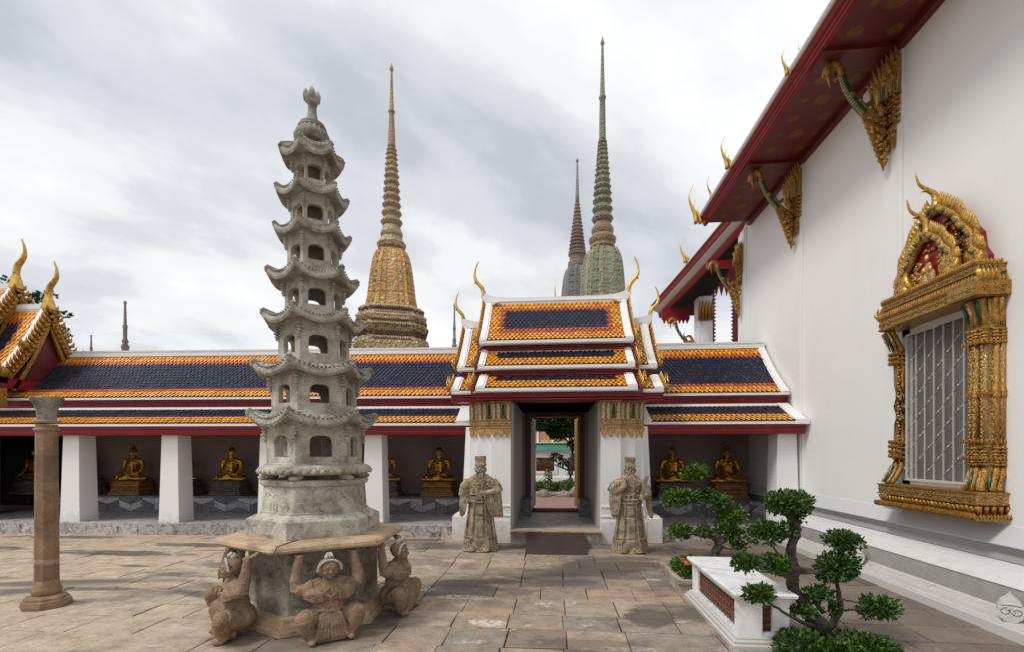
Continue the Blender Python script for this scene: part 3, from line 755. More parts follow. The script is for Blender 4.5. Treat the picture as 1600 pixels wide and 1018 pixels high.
for sx, a, mt in ((-1, R(97), 'iron'), (1, R(-96), 'pedestal_gold')):
    m = MB(); m.box(0, .56, -.022, .022, 0, 2.26)
    for z0, z1 in ((.10, .7), (.78, 1.4), (1.48, 2.08)): m.box(.07, .49, -.03, .03, z0, z1)
    o = m.build('door_leaf', 'maroon' if sx < 0 else 'gold_old', gate); o.location = (sx * .60, 3.16, .31); o.rotation_euler = (0, 0, (R(180) if sx > 0 else 0) + (-a if sx < 0 else a + R(0)))
    o.rotation_euler = (0, 0, R(83) if sx < 0 else R(97))
m = MB(); m.box(-.605, -.53, 3.0, 3.1, .31, 2.49); m.build('door_jamb', 'white_plaster', gate)
m = MB(); m.box(.555, .615, 3.0, 3.1, .31, 2.49); m.build('door_jamb', 'gold_old', gate)

# roofs; local y: 0 is the pier front (world 9.1)
T3 = prof_pts(-.36, 2.875, .13, 3.165, .05, 3)
T2 = prof_pts(.03, 3.35, .52, 3.72, .05, 3)
T1 = prof_pts(.37, 3.905, 1.36, 4.93, .30, 10)
S2 = prof_pts(-.06, 2.87, .40, 3.16, .05, 3)
S1 = prof_pts(.42, 3.39, 1.36, 4.40, .28, 10)
def frame_zone(bx, by0, by1, red=True):
    def z_(u, v, w, t_):
        ux = min(u, 1 - u) * w
        if ux < bx or v < by0 or v > by1: return 'o'
        if red and (ux < bx + .095 or v < by0 + .085 or v > by1 - .085): return 'r'
        return 'b'
    return z_
def roof_tier(pts, hw, zone, verge_w, ridge=False, name='roof_tier', back=True):
    rf = MB(); strip(rf, pts, -hw, hw, -.002, .05)
    rf = rf.build(name, 'roof_bed', gate)
    if back:
        bs = MB(); bp_ = [(2 * 1.40 - y, z) for y, z in reversed(pts)]; strip(bs, bp_, -hw, hw, -.002, .05); bs.build('rear_slope', 'roof_bed', rf)
    tile_field(rf, -hw + verge_w, hw - verge_w, pts, zone, .090, .088)
    y0, z0 = pts[0]; y1, z1 = pts[-1]
    m = MB(); m.box(-hw, hw, y0 - .04, y0 + .10, z0 - .055, z0 - .005); m.box(-hw + .01, hw - .01, y0 - .025, y0 + .1, z0 - .072, z0 - .055)
    m.build('eave_board', 'roof_white', rf)
    for sx in (-1, 1):
        m = MB(); a, b = sorted((sx * hw, sx * (hw - verge_w)))
        strip(m, pts, a, b, .035, .03); a2, b2 = sorted((sx * (hw - .02), sx * (hw - verge_w + .035))); strip(m, pts, a2, b2, .05, .0)
        m.box(a, b, y0 - .045, y0 + .02, z0 - .01, z0 + .035); m.build('verge', 'roof_white', rf)
        m = MB(); bp_ = [(2 * 1.40 - y, z) for y, z in reversed(pts)]; strip(m, bp_, a, b, .035, .03); m.build('verge', 'roof_white', rf)
    return rf
def top_board(rf, hw, y, z): 
    m = MB(); moulding(m, -hw, hw, y, [(.05, z - .055), (.055, z - .01), (.03, z), (.025, z + .012), (0, z + .015)], depth=.12); m.build('ridge_board', 'roof_white', rf)
t3 = roof_tier(T3, 1.45, frame_zone(.18, .42, 1.1, False), .17); top_board(t3, 1.45, .13, 3.15)
t2 = roof_tier(T2, 1.47, frame_zone(.22, .36, 1.1, False), .13); top_board(t2, 1.47, .52, 3.71)
t1 = roof_tier(T1, 1.50, frame_zone(.20, .20, .82), .15, True)
s2 = roof_tier(S2, 1.97, frame_zone(.15, .4, 1.1, False), .16, name='side_roof_tier')
s1 = roof_tier(S1, 1.95, frame_zone(.15, .2, .85), .16, name='side_roof_tier')
def sway_ridge(rf, hw, z, up, name='ridge'):
    """white ridge that sweeps upward at both ends"""
    m = MB(); rs = []
    N = 26
    for i in range(N + 1):
        u = -1 + 2 * i / N; x = u * (hw + .06 * abs(u) ** 8); dz = up * abs(u) ** 9 + .015 * abs(u) ** 3
        lo = -.05
        rs.append([(x, 1.36 - .05, z + lo), (x, 1.36 + .13, z + lo), (x, 1.36 + .12, z + .10 + dz), (x, 1.36 - .04, z + .10 + dz)])
    m.rings(rs)
    m.box(-hw + .05, hw - .05, 1.295, 1.35, z + .012, z + .028)
    m.build(name, 'roof_white', rf)
sway_ridge(t1, 1.53, 4.93, .13); sway_ridge(s1, 1.97, 4.40, .10)
for sx in (-1, 1):                                            # corner fillets of the tile field
    m = MB(); m.prism([(sx * 1.36, 4.86), (sx * 1.36, 4.93), (sx * 1.20, 4.93), (sx * 1.22, 4.91), (sx * 1.28, 4.90), (sx * 1.31, 4.87)][::sx], 'y', 1.22, 1.36); m.build('corner_fillet', 'roof_white', t1)
# red fascias and beams
def red_run(hw, y, z0, z1, name='fascia', steps=3):
    m = MB(); pr = []
    for i in range(steps):
        a = lerp(z0, z1, i / steps); b = lerp(z0, z1, (i + 1) / steps); o_ = .025 * i
        pr += [(o_, a), (o_, b - .008), (o_ + .018, b - .004)]
    moulding(m, -hw, hw, y, pr, depth=.25); m.build(name, 'red', gate)
red_run(1.42, .20, 3.14, 3.285); red_run(1.44, .58, 3.70, 3.835); red_run(1.56, -.22, 2.68, 2.80, 'eave_beam')
red_run(1.88, .54, 3.14, 3.325); red_run(1.98, .02, 2.66, 2.80, 'eave_beam')
m = MB()
for i in range(3): m.box(-1.56 + .0, 1.56, -.22, 3.0, 2.70, 2.78)
m.build('eave_soffit', 'maroon', gate)
# gable ends: red wall, gold barge with flame teeth, chofa
def gable(hw, zr, pts_list, ch_s):
    for sx in (-1, 1):
        g = MB()
        x_out = sx * (hw + .03)
        for pts in pts_list:
            for pp in (pts, [(2 * 1.40 - y, z) for y, z in reversed(pts)]):
                a, b = sorted((sx * (hw + .002), sx * (hw + .05))); strip(g, pp, a, b, .0, .09, 1)
                Ls = arclen(pp); n = max(3, int(Ls[-1] / .10))
                for i in range(n):
                    (y, z), d_ = at_len(pp, Ls, Ls[-1] * (i + .5) / n)
                    nx, nz = -d_[1], d_[0]
                    g.tube([(x_out, y, z), (x_out + sx * .02, y + nx * .06, z + nz * .06), (x_out + sx * .03, y + nx * .09, z + nz * .09 + .05)], [.032, .024, .005], 5, 0)
            y, z = pts[0]
            # upturned naga at the eave corner
            g.tube([(x_out, y + .10, z + .02), (x_out + sx * .03, y - .01, z), (x_out + sx * .05, y - .07, z + .06), (x_out + sx * .05, y - .07, z + .17), (x_out + sx * .04, y - .02, z + .30)], [.03, .035, .032, .022, .004], 6, 0)
            g.tube([(x_out, y + .14, z + .06), (x_out + sx * .04, y + .05, z + .10), (x_out + sx * .04, y + .04, z + .20), (x_out + sx * .03, y + .08, z + .30)], [.02, .024, .016, .003], 5, 0)
        g.build('gable_ornament', ['gold', 'red_fade'], gate)
        w_ = MB(); pp = pts_list[0]
        poly = [(y, z - .05) for y, z in pp] + [(2 * 1.40 - y, z - .05) for y, z in reversed(pp)]
        a, b = sorted((sx * (hw - .12), sx * (hw - .08))); w_.prism(poly, 'x', a, b); w_.box(min(sx * (hw - .02), sx * (hw + .10)), max(sx * (hw - .02), sx * (hw + .10)), 1.2, 1.28, zr - .30, zr - .24)
        w_.build('gable_wall', 'red', gate)
        chofa(gate, (sx * (hw + .055), 1.38, zr + .12), 0 if sx < 0 else R(180), ch_s)
gable(1.50, 4.98, [T1, T2, T3], 1.0); gable(1.95, 4.44, [S1, S2], .86)
m = MB(); m.tube([(0, 0, 0), (.01, 0, .2), (0, 0, .45)], [.05, .035, .008], 6)
o = m.build('rear_finial', 'gold_smooth', gate); o.location = (.0, 4.9, 6.2)
m = MB(); m.box(-.5, .5, 3.4, 6.2, 4.1, 6.2); 
for o in (o,): pass
m = MB(); m.rings([[(-.6, 3.3, 4.2), (.6, 3.3, 4.2), (.6, 6.3, 4.2), (-.6, 6.3, 4.2)], [(-.03, 3.6, 5.3), (.03, 3.6, 5.3), (.03, 6.0, 5.3), (-.03, 6.0, 5.3)]]); m.build('rear_porch_roof', 'roof_bed', gate)
o.location = (.0, 4.9, 5.30); o.scale = (1.3, 1.3, 2.75)

# access ramp
mb = MB(); mb.hexa([(-.515, 0, -.01), (.515, 0, -.01), (.515, .96, -.01), (-.515, .96, -.01), (-.515, 0, .012), (.515, 0, .012), (.515, .96, .245), (-.515, .96, .245)])
ramp = mb.build('entrance_ramp', 'ramp', None, label='dark brown sloping ramp in front of the open doorway', category='ramp'); ramp.location = (.03, 8.05, 0)

# ================================================================== ORDINATION HALL (east)
hall = thing('temple_hall', 'large white temple hall along the right with red eaves and gilded window', 'temple hall', (0, 0, 0))
WX, Y0, Y1 = 4.75, -3.0, 13.0
m = MB(); m.box(WX, WX + .4, Y0, Y1, 0, 7.4); m.build('wall', 'white_plaster', hall)
m = MB()
m.prism([(4.126, -.02), (4.14, .085), (4.155, .095), (4.20, .097), (4.215, .118), (4.33, .122), (4.345, .150), (4.42, .155), (4.432, .175), (4.455, .372), (4.44, .385), (4.50, .44), (4.56, .478), (4.60, .50), (4.625, .548), (4.66, .556), (4.662, .566), (4.685, .577), (4.69, .64), (4.665, .70), (4.628, .728), (4.615, .74), (4.74, .93), (4.76, .93), (4.76, -.02)], 'y', Y0, Y1 + .1)
m.build('moulded_base', 'plinth_white', hall)
base = bpy.data.objects['moulded_base']
m = MB(); m.prism([(4.429, .178), (4.452, .370), (4.46, .370), (4.44, .178)], 'y', Y0, Y1 + .1); m.build('plinth_panel', 'plinth_grey', base)
m = MB(); m.prism([(4.657, .578), (4.684, .581), (4.687, .64), (4.662, .698), (4.626, .724), (4.64, .724), (4.69, .66)], 'y', Y0, Y1 + .1); m.build('plinth_cove', 'plinth_grey', base)
m = MB(); m.prism([(4.624, .729), (4.611, .742), (4.737, .934), (4.75, .93), (4.63, .735)], 'y', Y0, Y1 + .1); m.build('sloping_sill', 'sill_grey', base)
yy = 3.9
while yy < 12.8:
    m = MB(); m.box(4.33, 4.428, yy, yy + .035, .12, .165); m.build('drain_lug', 'plinth_white', base); yy += 1.05
# paired vertical fillets under each bracket
BY = [1.9, 4.58, 7.247, 9.902, 12.63]
for y in BY:
    m = MB(); m.box(WX - .03, WX + .002, y - .22, y + .16, .93, 7.25); m.box(WX - .045, WX - .03, y - .16, y + .10, .93, 7.25); m.build('pilaster_strip', 'white_plaster', hall)
# eaves
m = MB()
m.prism([(3.74, 7.27), (3.70, 7.262), (3.675, 7.275), (3.67, 7.30), (3.645, 7.31), (3.64, 7.345), (3.60, 7.36), (3.585, 7.385), (3.57, 7.40), (3.565, 7.425), (3.8, 7.44)], 'y', Y0, 12.3); m.build('eave_fascia', 'red', hall)
m = MB(); m.prism([(3.535, 7.425), (3.515, 7.455), (3.525, 7.50), (3.8, 7.62), (4.9, 8.8), (5.0, 8.8), (3.83, 7.44)], 'y', Y0, 12.3); m.build('roof_edge', 'roof_white', hall)
m = MB(); m.box(3.72, WX + .1, Y0, 12.2, 7.30, 7.36); sof = m.build('soffit', 'maroon', hall)
m = MB(); m.box(WX - .10, WX - .002, Y0, 12.2, 7.20, 7.298); m.build('cornice_board', 'maroon', hall)
for y in BY[:4]:
    m = MB(); m.box(3.72, WX - .10, y - .20, y + .20, 7.245, 7.298); m.build('crossbeam', 'maroon', sof)
    for yy in (y - .19, y + .19):
        m = MB(); x = 3.80
        while x < 4.62:
            m.add([(x, yy - .012, 7.243), (x + .045, yy - .012, 7.243), (x + .022, yy + .014, 7.243)], [(0, 2, 1)]); x += .05
        m.build('gilt_border', 'gilt_faint', sof, kind='stuff')
sx_ = MB()
yy = 2.2; k_ = 0
while yy < 12.0:
    if min(abs(yy - q) for q in BY) > .30:
        for xx, r_ in (((3.98, .055), (4.25, .13), (4.55, .055)) if k_ % 2 == 0 else ((4.0, .10), (4.5, .10))):
            m = MB(); N = 16
            vs = [(xx, yy, 7.2965)] + [(xx + r_ * (1 - .12 * (j % 2)) * math.cos(2 * math.pi * j / N), yy + r_ * (1 - .12 * (j % 2)) * math.sin(2 * math.pi * j / N), 7.2985) for j in range(N)]
            m.add(vs, [(0, 1 + (j + 1) % N, 1 + j) for j in range(N)]); m.build('gilt_medallion', 'gilt_faint', sof)
    yy += .42; k_ += 1
m = MB(); m.prism([(3.8, 7.45), (7.5, 12.5), (7.6, 12.5), (3.9, 7.43)], 'y', Y0, 12.3); m.build('main_roof', 'tile_blue', hall)

# naga brackets. plane: u = distance out from the wall, z
def bracket(y, s_=1.0, dz=0.0, label=None):
    m = MB()
    W = lambda u, z, dy_=0: (WX - u * s_, y + dy_ * s_, dz + 7.22 + (z - 7.22) * s_)
    # pointed foot: leafy triangle
    rs = []
    for z, a, b, t_ in ((5.66, .12, .135, .008), (5.80, .11, .17, .02), (5.98, .11, .22, .03), (6.12, .11, .27, .035), (6.26, .12, .33, .04), (6.38, .16, .38, .04), (6.48, .27, .42, .035), (6.58, .36, .44, .03)):
        rs.append([W(a, z, -t_), W(b, z, -t_ * .6), W(b, z, t_ * .6), W(a, z, t_)])
    m.rings(rs, 0, smooth=False)
    for i in range(26):     # carved curls
        z = 5.74 + .028 * i; w_ = lerp(.13, .36, min(1, (z - 5.66) / .7)); u = lerp(.12, w_, rnd.random())
        m.ell(W(u, z, -.06), (.035 * s_, .02 * s_, .045 * s_), 6, 4, 0, rot=(rnd.uniform(-1, 1), rnd.uniform(-1, 1), 0))
    for i in range(9):      # flames along the outer edge
        z = 5.78 + .080 * i; u = lerp(.15, .38, i / 8)
        c = catmull([W(u - .04, z), W(u + .035, z + .02), W(u + .045, z + .08)], 3); m.tube([q[:] for q in c], [.03 * s_ * (1 - .9 * j / (len(c) - 1)) for j in range(len(c))], 5, 0)
    # curl near the wall
    c = catmull([W(.10, 6.40), W(.20, 6.62), W(.34, 6.60), (W(.40, 6.48)), W(.33, 6.42)], 4); m.tube([q[:] for q in c], [.05 * s_ * (1 - .6 * j / (len(c) - 1)) for j in range(len(c))], 6, 0)
    c = catmull([W(.36, 6.56), W(.42, 6.66), W(.40, 6.78)], 4); m.tube([q[:] for q in c], [.04 * s_ * (1 - .85 * j / (len(c) - 1)) for j in range(len(c))], 6, 0)
    # neck: green with a silver studded edge
    neck = catmull([W(.38, 6.48), W(.52, 6.66), W(.63, 6.86), W(.69, 7.06)], 6)
    m.tube([q[:] for q in neck], .050 * s_, 8, 1)
    for q in neck[::1]:
        m.ell((q[0] - .045 * s_, q[1] - .018 * s_, q[2] - .01), (.018 * s_, .018 * s_, .020 * s_), 5, 4, 2)
        m.ell((q[0] - .040 * s_, q[1] - .040 * s_, q[2]), (.012 * s_, .012 * s_, .016 * s_), 5, 4, 2)
    m.ell(W(.56, 6.74, -.03), (.05 * s_, .03 * s_, .05 * s_), 7, 5, 0)
    # head curling down
    c = catmull([W(.70, 7.02), W(.72, 7.14), W(.79, 7.20), W(.87, 7.16), W(.90, 7.07)], 4); n = len(c)
    m.tube([q[:] for q in c], [lerp(.06, .05, j / n) * s_ for j in range(n)], 8, 0)
    m.ell(W(.885, 7.09), (.055 * s_, .05 * s_, .06 * s_), 8, 6, 0)
    m.tube([W(.87, 7.08), W(.86, 6.98), W(.84, 6.88)], [.04 * s_, .022 * s_, .004], 5, 0); m.tube([W(.90, 7.08), W(.94, 7.03), W(.93, 6.97)], [.03 * s_, .018 * s_, .004], 5, 0)
    m.tube([W(.75, 7.10), W(.78, 7.00), W(.75, 6.94)], [.03 * s_, .02 * s_, .004], 5, 0)
    return m.build('naga_bracket', ['gold_old', 'green_glass', 'inlay_silver'], hall)
def wall_capital(y, s_=1.0, dz=0.0):
    m = MB()
    def W(u, z, dy_=0): return (WX - .045 - u * s_, y + dy_ * s_, dz + 7.22 + (z - 7.22) * s_)
    m.box(WX - .045 - .05 * s_, WX - .04, y - .17 * s_, y + .15 * s_, dz + 7.22 - 1.10 * s_, dz + 7.20, 3)
    # banded throat
    for k, (z, p) in enumerate(((6.22, .05), (6.30, .065), (6.38, .05), (6.46, .08), (6.53, .065), (6.60, .10))):
        m.box(*sorted((W(p, 0)[0], WX - .04)), y - (.19 + p * .6) * s_, y + (.15 + p * .5) * s_, dz + 7.22 + (z - 7.22) * s_, dz + 7.22 + (z + .035 - 7.22) * s_, 0)
        for j in range(6): m.ell(W(p + .01, z + .05, -.18 - p * .6 + j * (.34 + p) / 5.5), .022 * s_, 6, 4, 0)
    for j in range(4): m.ell(W(.04, 6.06, -.14 + j * .085), (.03 * s_, .04 * s_, .16 * s_), 6, 5, (0, 2)[j % 2])
    for j in range(4): m.tube([W(.05, 6.14, -.15 + j * .09), W(.06, 6.02, -.15 + j * .09), W(.02, 5.90, -.15 + j * .09)], [.045 * s_, .04 * s_, .005], 5, 0)
    # tiers of long pointed blades
    for row, (z0, z1, p0, p1, n) in enumerate(((6.62, 7.02, .10, .16, 6), (6.66, 7.24, .04, .09, 5))):
        for side in ('front', 'near'):
            for j in range(n):
                if side == 'front':
                    dy_ = -.20 + (j + .5) * .38 / n; a = W(p0, z0, dy_); b = W(p0 + .02, lerp(z0, z1, .75), dy_ * 1.12); c_ = W(p1 + .02, z1, dy_ * 1.25)
                else:
                    if j >= 4: continue
                    u = .02 + j * (.26 if row == 0 else .16) / 3; zt = z1 - j * .13
                    a = W(u, z0 - j * .04, -.21); b = W(u + .015, lerp(z0, zt, .75), -.235); c_ = W(u + .07, zt, -.26)
                m.tube([a, b, c_], [.030 * s_, .034 * s_, .004], 4, 0, smooth=False)
                mid = Vector(a).lerp(Vector(b), .45); m.ell((mid[0] - .018, mid[1] - .018, mid[2]), (.014 * s_, .022 * s_, .13 * s_), 5, 5, (2, 4, 1)[(j + row) % 3])
                m.ell((b[0] - .012, b[1] - .012, b[2]), (.026 * s_, .036 * s_, .04 * s_), 5, 4, 0)
    return m.build('pilaster_capital', ['gold_old', 'green_glass', 'inlay_silver', 'inlay_red', 'inlay_blue'], hall)
for y in BY[1:4]: bracket(y); 
for y in BY[1:4]: wall_capital(y + .02)
bracket(BY[4], .92, -.72); wall_capital(BY[4] + .1, .82, -.25)

# gold flame finials on the stepped roof edge
def flame(loc, s_, rz=0.0, n=4):
    m = MB()
    for i in range(n):
        b_ = i * .085; h_ = (1.0, .60, .42, .28)[i]
        c = catmull([(b_ * 1.1, 0, 0), (b_ - .03, 0, .16 * h_ + .04), (b_ - .10, 0, .34 * h_ + .03), (b_ - .14, 0, .56 * h_ + .02), (b_ - .06 - .03 * i, 0, .80 * h_)], 4)
        m.tube([q[:] for q in c], [lerp(.075, .006, (j / (len(c) - 1)) ** 1.1) for j in range(len(c))], 7, flat=.55, up=(0, 1, 0))
    o = m.build('flame_finial', 'gold_smooth', hall); o.location = loc; o.rotation_euler = (0, 0, rz); o.scale = (s_,) * 3
flame((3.50, 7.64, 7.40), .50, 0, 2); flame((3.60, 7.42, 7.50), .25, 0, 1)
flame((3.46, 10.06, 7.40), .80, 0, 3); flame((3.46, 12.19, 7.30), 1.18, 0, 3); flame((3.54, 11.3, 7.44), .62, 0, 1)
# rear porch
PA, PB = Vector((4.50, 12.42, 7.80)), Vector((3.58, 18.25, 7.09))      # outer top line of the lower tier eave
def run(m_, prof, mi=0):
    rs = [[(P_.x + u, P_.y, P_.z + z) for u, z in prof] for P_ in (PA, PA.lerp(PB, .5) + Vector((0, 0, -.03)), PB)]
    m_.rings(rs, mi)
m = MB(); run(m, [(0, 0), (.03, -.06), (.015, -.07), (.05, -.17), (.08, -.18), (.08, -.02), (.05, .0)]); m.build('porch_eave', 'red', hall)
m = MB(); run(m, [(-.03, .0), (-.03, .045), (1.4, 1.30), (1.45, 1.25), (.05, .002)]); m.build('porch_roof_edge', 'roof_white', hall)
m = MB(); run(m, [(.082, -.185), (.10, -.20), (.30, -.30), (.34, -.29), (.10, -.16)]); m.build('porch_soffit', 'roof_white', hall)
m = MB(); run(m, [(.24, -.30), (.26, -.36), (.245, -.37), (.29, -.46), (.36, -.46), (.36, -.28)]); m.build('porch_beam', 'red', hall)
m = MB(); run(m, [(.34, -.42), (2.9, 1.35), (2.9, 1.5), (.34, -.30)]); m.build('porch_ceiling', 'dark', hall)
m = MB(); m.box(3.98, 4.9, 13.0, 13.12, 6.50, 6.68); m.build('tie_beam', 'red', hall)
m = MB(); m.hexa([(4.70, 13.1, 7.30), (5.17, 13.1, 7.30), (5.17, 18.2, 6.68), (3.96, 18.2, 6.68), (4.70, 13.1, 7.36), (5.17, 13.1, 7.36), (5.17, 18.2, 6.74), (3.96, 18.2, 6.74)]); m.build('porch_soffit_board', 'dark', hall)
m = MB(); m.box(5.0, 6.0, 12.9, 13.02, 6.6, 8.6); m.build('porch_inner_wall', 'dark', hall)
Pf = PA.lerp(PB, .47); flame((Pf.x - .10, Pf.y, Pf.z + .0), .95, 0, 3)
for x, y in ((4.8, 16.6), (7.6, 17.0)):
    m = MB(); m.box(x, x + .45, y, y + .5, 0, 6.9); m.box(x - .04, x + .49, y + .12, y + .38, 0, 6.88); m.box(x + .12, x + .33, y - .04, y + .54, 0, 6.88); m.build('porch_column', 'white_plaster', hall)
m = MB()
for k in range(5): m.tube([(4.80 + k * .1, 16.52, 6.05), (4.79 + k * .1, 16.47, 6.45), (4.78 + k * .1, 16.40, 6.70)], [.045, .05, .01], 5)
m.build('porch_capital', 'gold_old', hall)
# serrated red frames hung in the porch opening
m = MB()
for xx, sg in ((5.26, 1), (5.98, -1)):
    m.box(xx - .05, xx + .05, 16.62, 16.70, 3.0, 7.3)
    z = 3.0
    while z < 7.1:
        m.prism([(xx + sg * .05, z), (xx + sg * .12, z + .05), (xx + sg * .05, z + .10)][::sg], 'y', 16.63, 16.69); z += .12
m.box(5.2, 6.05, 16.62, 16.70, 7.25, 8.4)
for k in range(4): 
    x = 5.31 + k * .165
    m.prism([(x, 7.25), (x + .08, 6.90), (x + .165, 7.25)][::-1], 'y', 16.63, 16.69)
m.build('lambrequin', 'red', hall)
m = MB(); m.box(6.05, 7.6, 16.64, 16.9, 0, 8.8); m.build('porch_screen', 'room', hall)
m = MB()
for k in range(7): m.prism([(3.78 + k * .13, 6.32), (3.84 + k * .13, 6.16), (3.91 + k * .13, 6.32)][::-1], 'y', 17.3, 17.36)
m.box(3.75, 4.7, 17.3, 17.36, 6.32, 6.7); m.build('lambrequin', 'red', hall)
# far naga bracket on the porch column
def bracket_far():
    o = bpy.data.objects['naga_bracket'].copy(); scene.collection.objects.link(o); o.location = (.05, 16.85 - 4.58, -.98); return o
bracket_far()

# ================================================================== GILDED WINDOW (part of the hall)
win = link('gilded_window', None, hall)
XO = 4.43                      # outer face of sill and lintel
ya, yb = 5.50, 7.04            # near and far ends
def teeth_y(m, y0, y1, x, z, n, h, mi=0, up=True, d=.012, lean=0):
    k = (y1 - y0) / n; s_ = 1 if up else -1
    for i in range(n):
        c_ = y0 + (i + .5) * k
        m.rings([[(x - d, c_ - k * .45, z), (x - d, c_ + k * .45, z), (x + d, c_ + k * .45, z), (x + d, c_ - k * .45, z)],
                 [(x - d * 1.5, c_ - k * .4, z + s_ * h * .4), (x - d * 1.5, c_ + k * .4, z + s_ * h * .4), (x + d, c_ + k * .4, z + s_ * h * .4), (x + d, c_ - k * .4, z + s_ * h * .4)],
                 [(x - d, c_ - .002, z + s_ * h), (x - d, c_ + .002, z + s_ * h), (x, c_ + .002, z + s_ * h), (x, c_ - .002, z + s_ * h)]], mi)
def rect_band(m, o, z0, z1, mi=0, ys=None, x1=WX):
    a, b = ys or (ya, yb)
    m.box(XO - o, x1 + .0, a - o, b + o, z0, z1, mi)
def rosettes(m, x, y0, y1, z, h, n, mi_g=0):
    k = (y1 - y0) / n
    for i in range(n):
        c_ = y0 + (i + .5) * k
        for q in range(6):
            a = q * math.pi / 3; m.ell((x, c_ + math.cos(a) * h * .28, z + math.sin(a) * h * .28), (.007, h * .17, h * .17), 5, 4, mi_g)
        m.ell((x - .004, c_, z), (.010, h * .13, h * .13), 5, 4, mi_g)
        for sg in (-1, 1): m.box(x - .004, x + .004, c_ + sg * k * .40 - k * .10, c_ + sg * k * .40 + k * .10, z - .007, z + .007, mi_g)
GM = ['gold_old', 'inlay_blue', 'inlay_silver', 'green_glass', 'inlay_red', 'gold']
# sill
m = MB()
rect_band(m, .03, .985, 1.005, 0); teeth_y(m, ya - .03, yb + .03, XO - .03, 1.003, 44, .05, 0)
rect_band(m, .0, 1.005, 1.03, 4); teeth_y(m, ya, yb, XO - .005, 1.025, 40, .035, 0)
for i in range(10): m.spike((XO + .02 + i * .033, ya - .03, 1.003), .014, .012, .05, 0)
n = 26
for i in range(n):             # leaning acanthus leaves of the coved course
    y = lerp(ya + .02, yb - .02, i / (n - 1))
    c = [(XO + .06, y, 1.035), (XO + .035, y - .008, 1.08), (XO - .0, y - .012, 1.13)]
    m.tube(c, [.012, .026, .022], 5, (0, 0, 5, 0)[i % 4])
m.box(XO + .07, WX, ya + .05, yb - .05, 1.03, 1.15, 1)
for i in range(5): m.tube([(XO + .05 + i * .07, ya + .04, 1.035), (XO + .04 + i * .07, ya + .02, 1.09), (XO + .03 + i * .07, ya - .005, 1.13)], [.012, .026, .022], 5, 0)
rect_band(m, .012, 1.145, 1.16, 0); rect_band(m, .0, 1.16, 1.262, 1); rect_band(m, .014, 1.262, 1.28, 0)
rosettes(m, XO - .004, ya, yb, 1.211, .085, 11)
for i in range(2):
    for q in range(6):
        a = q * math.pi / 3; m.ell((XO + .08 + i * .15 + math.cos(a) * .024, ya - .003, 1.211 + math.sin(a) * .024), (.014, .007, .014), 5, 4, 0)
m.build('window_sill', GM, win)
# jambs: clustered colonnettes with lotus base and capital
def colonnette(yc, near):
    m = MB(); xw = WX
    for j, (dx_, dy_) in enumerate(((-.17, -.075), (-.19, 0.0), (-.17, .075), (-.08, -.10), (-.08, .10), (-.02, -.105))):
        cx, cy = xw + dx_, yc + dy_; r_ = .036
        pr = [(r_ * 1.25, 1.28), (r_ * 1.15, 1.30)]
        # flared foot petals
        for side in (0,):
            m.tube([(cx - .055, cy - (.03 if dy_ < 0 else -.03 if dy_ > 0 else 0), 1.285), (cx - .03, cy, 1.36), (cx, cy, 1.46), (cx + .01, cy, 1.56)], [.040, .036, .040, .030], 6, 0)
            m.tube([(cx - .085, cy - dy_ * -.25, 1.30), (cx - .062, cy, 1.37), (cx - .036, cy, 1.50)], [.014, .018, .010], 5, (2, 3, 2, 3, 2, 3)[j])
            m.tube([(cx + .01, cy, 3.02), (cx, cy, 3.12), (cx - .02, cy, 3.22), (cx - .055, cy + dy_ * .3, 3.33)], [.030, .036, .040, .046], 6, 0)
            m.tube([(cx - .034, cy, 3.10), (cx - .056, cy, 3.20), (cx - .092, cy + dy_ * .3, 3.31)], [.010, .020, .014], 5, (3, 2, 3, 2, 3, 2)[j])
        # stacked rings and shaft
        z = 1.56
        prof = []
        for q in range(6): prof += [(r_ * 1.25, z), (r_ * 1.35, z + .012), (r_ * .85, z + .018), (r_ * .9, z + .034)]; z += .036
        m.lathe(prof, 7, (cx, cy, 0), 0, 0)
        for q in range(4): m.ell((cx - r_ * 1.2, cy, 1.60 + q * .05), .012, 5, 4, (2, 4)[q % 2])
        m.lathe([(r_ * .95, 1.77), (r_ * .95, 2.86)], 7, (cx, cy, 0), .3, 4 if j % 2 else 1)
        for q in range(13):
            zz = 1.83 + q * .08
            m.ell((cx - r_ * .72, cy, zz), (r_ * .38, r_ * .62, .036), 6, 4, 0)
            m.ell((cx - r_ * .95, cy, zz + .04), (.010, .012, .014), 5, 4, 2)
        for zc in (2.33,): m.lathe([(r_ * .9, zc - .06), (r_ * 1.35, zc - .02), (r_ * 1.1, zc), (r_ * 1.35, zc + .02), (r_ * .9, zc + .06)], 7, (cx, cy, 0), 0, 0)
        z = 2.86; prof = []
        for q in range(5): prof += [(r_ * .9, z), (r_ * 1.3, z + .01), (r_ * 1.3, z + .02), (r_ * .85, z + .03)]; z += .034
        m.lathe(prof, 7, (cx, cy, 0), 0, 0)
        for q in range(4): m.ell((cx - r_ * 1.2, cy, 2.88 + q * .042), .012, 5, 4, (2, 1)[q % 2])
    m.box(xw - .17, xw, yc - .10, yc + .10, 1.28, 3.34, 1)
    for zc in (1.58, 1.77, 2.33, 2.88, 3.03): m.box(xw - .215, xw, yc - .12, yc + .12, zc - .010, zc + .010, 0)
    for zc in (1.62, 2.86, 1.80):
        for j in range(7): m.spike((xw - .235, yc - .12 + j * .04, zc), .008, .016, .055, 0)
        for j in range(5): m.spike((xw - .20 + j * .045, yc - .135, zc), .016, .008, .055, 0)
    return m.build('window_jamb', GM, win)
colonnette(ya + .16, True)
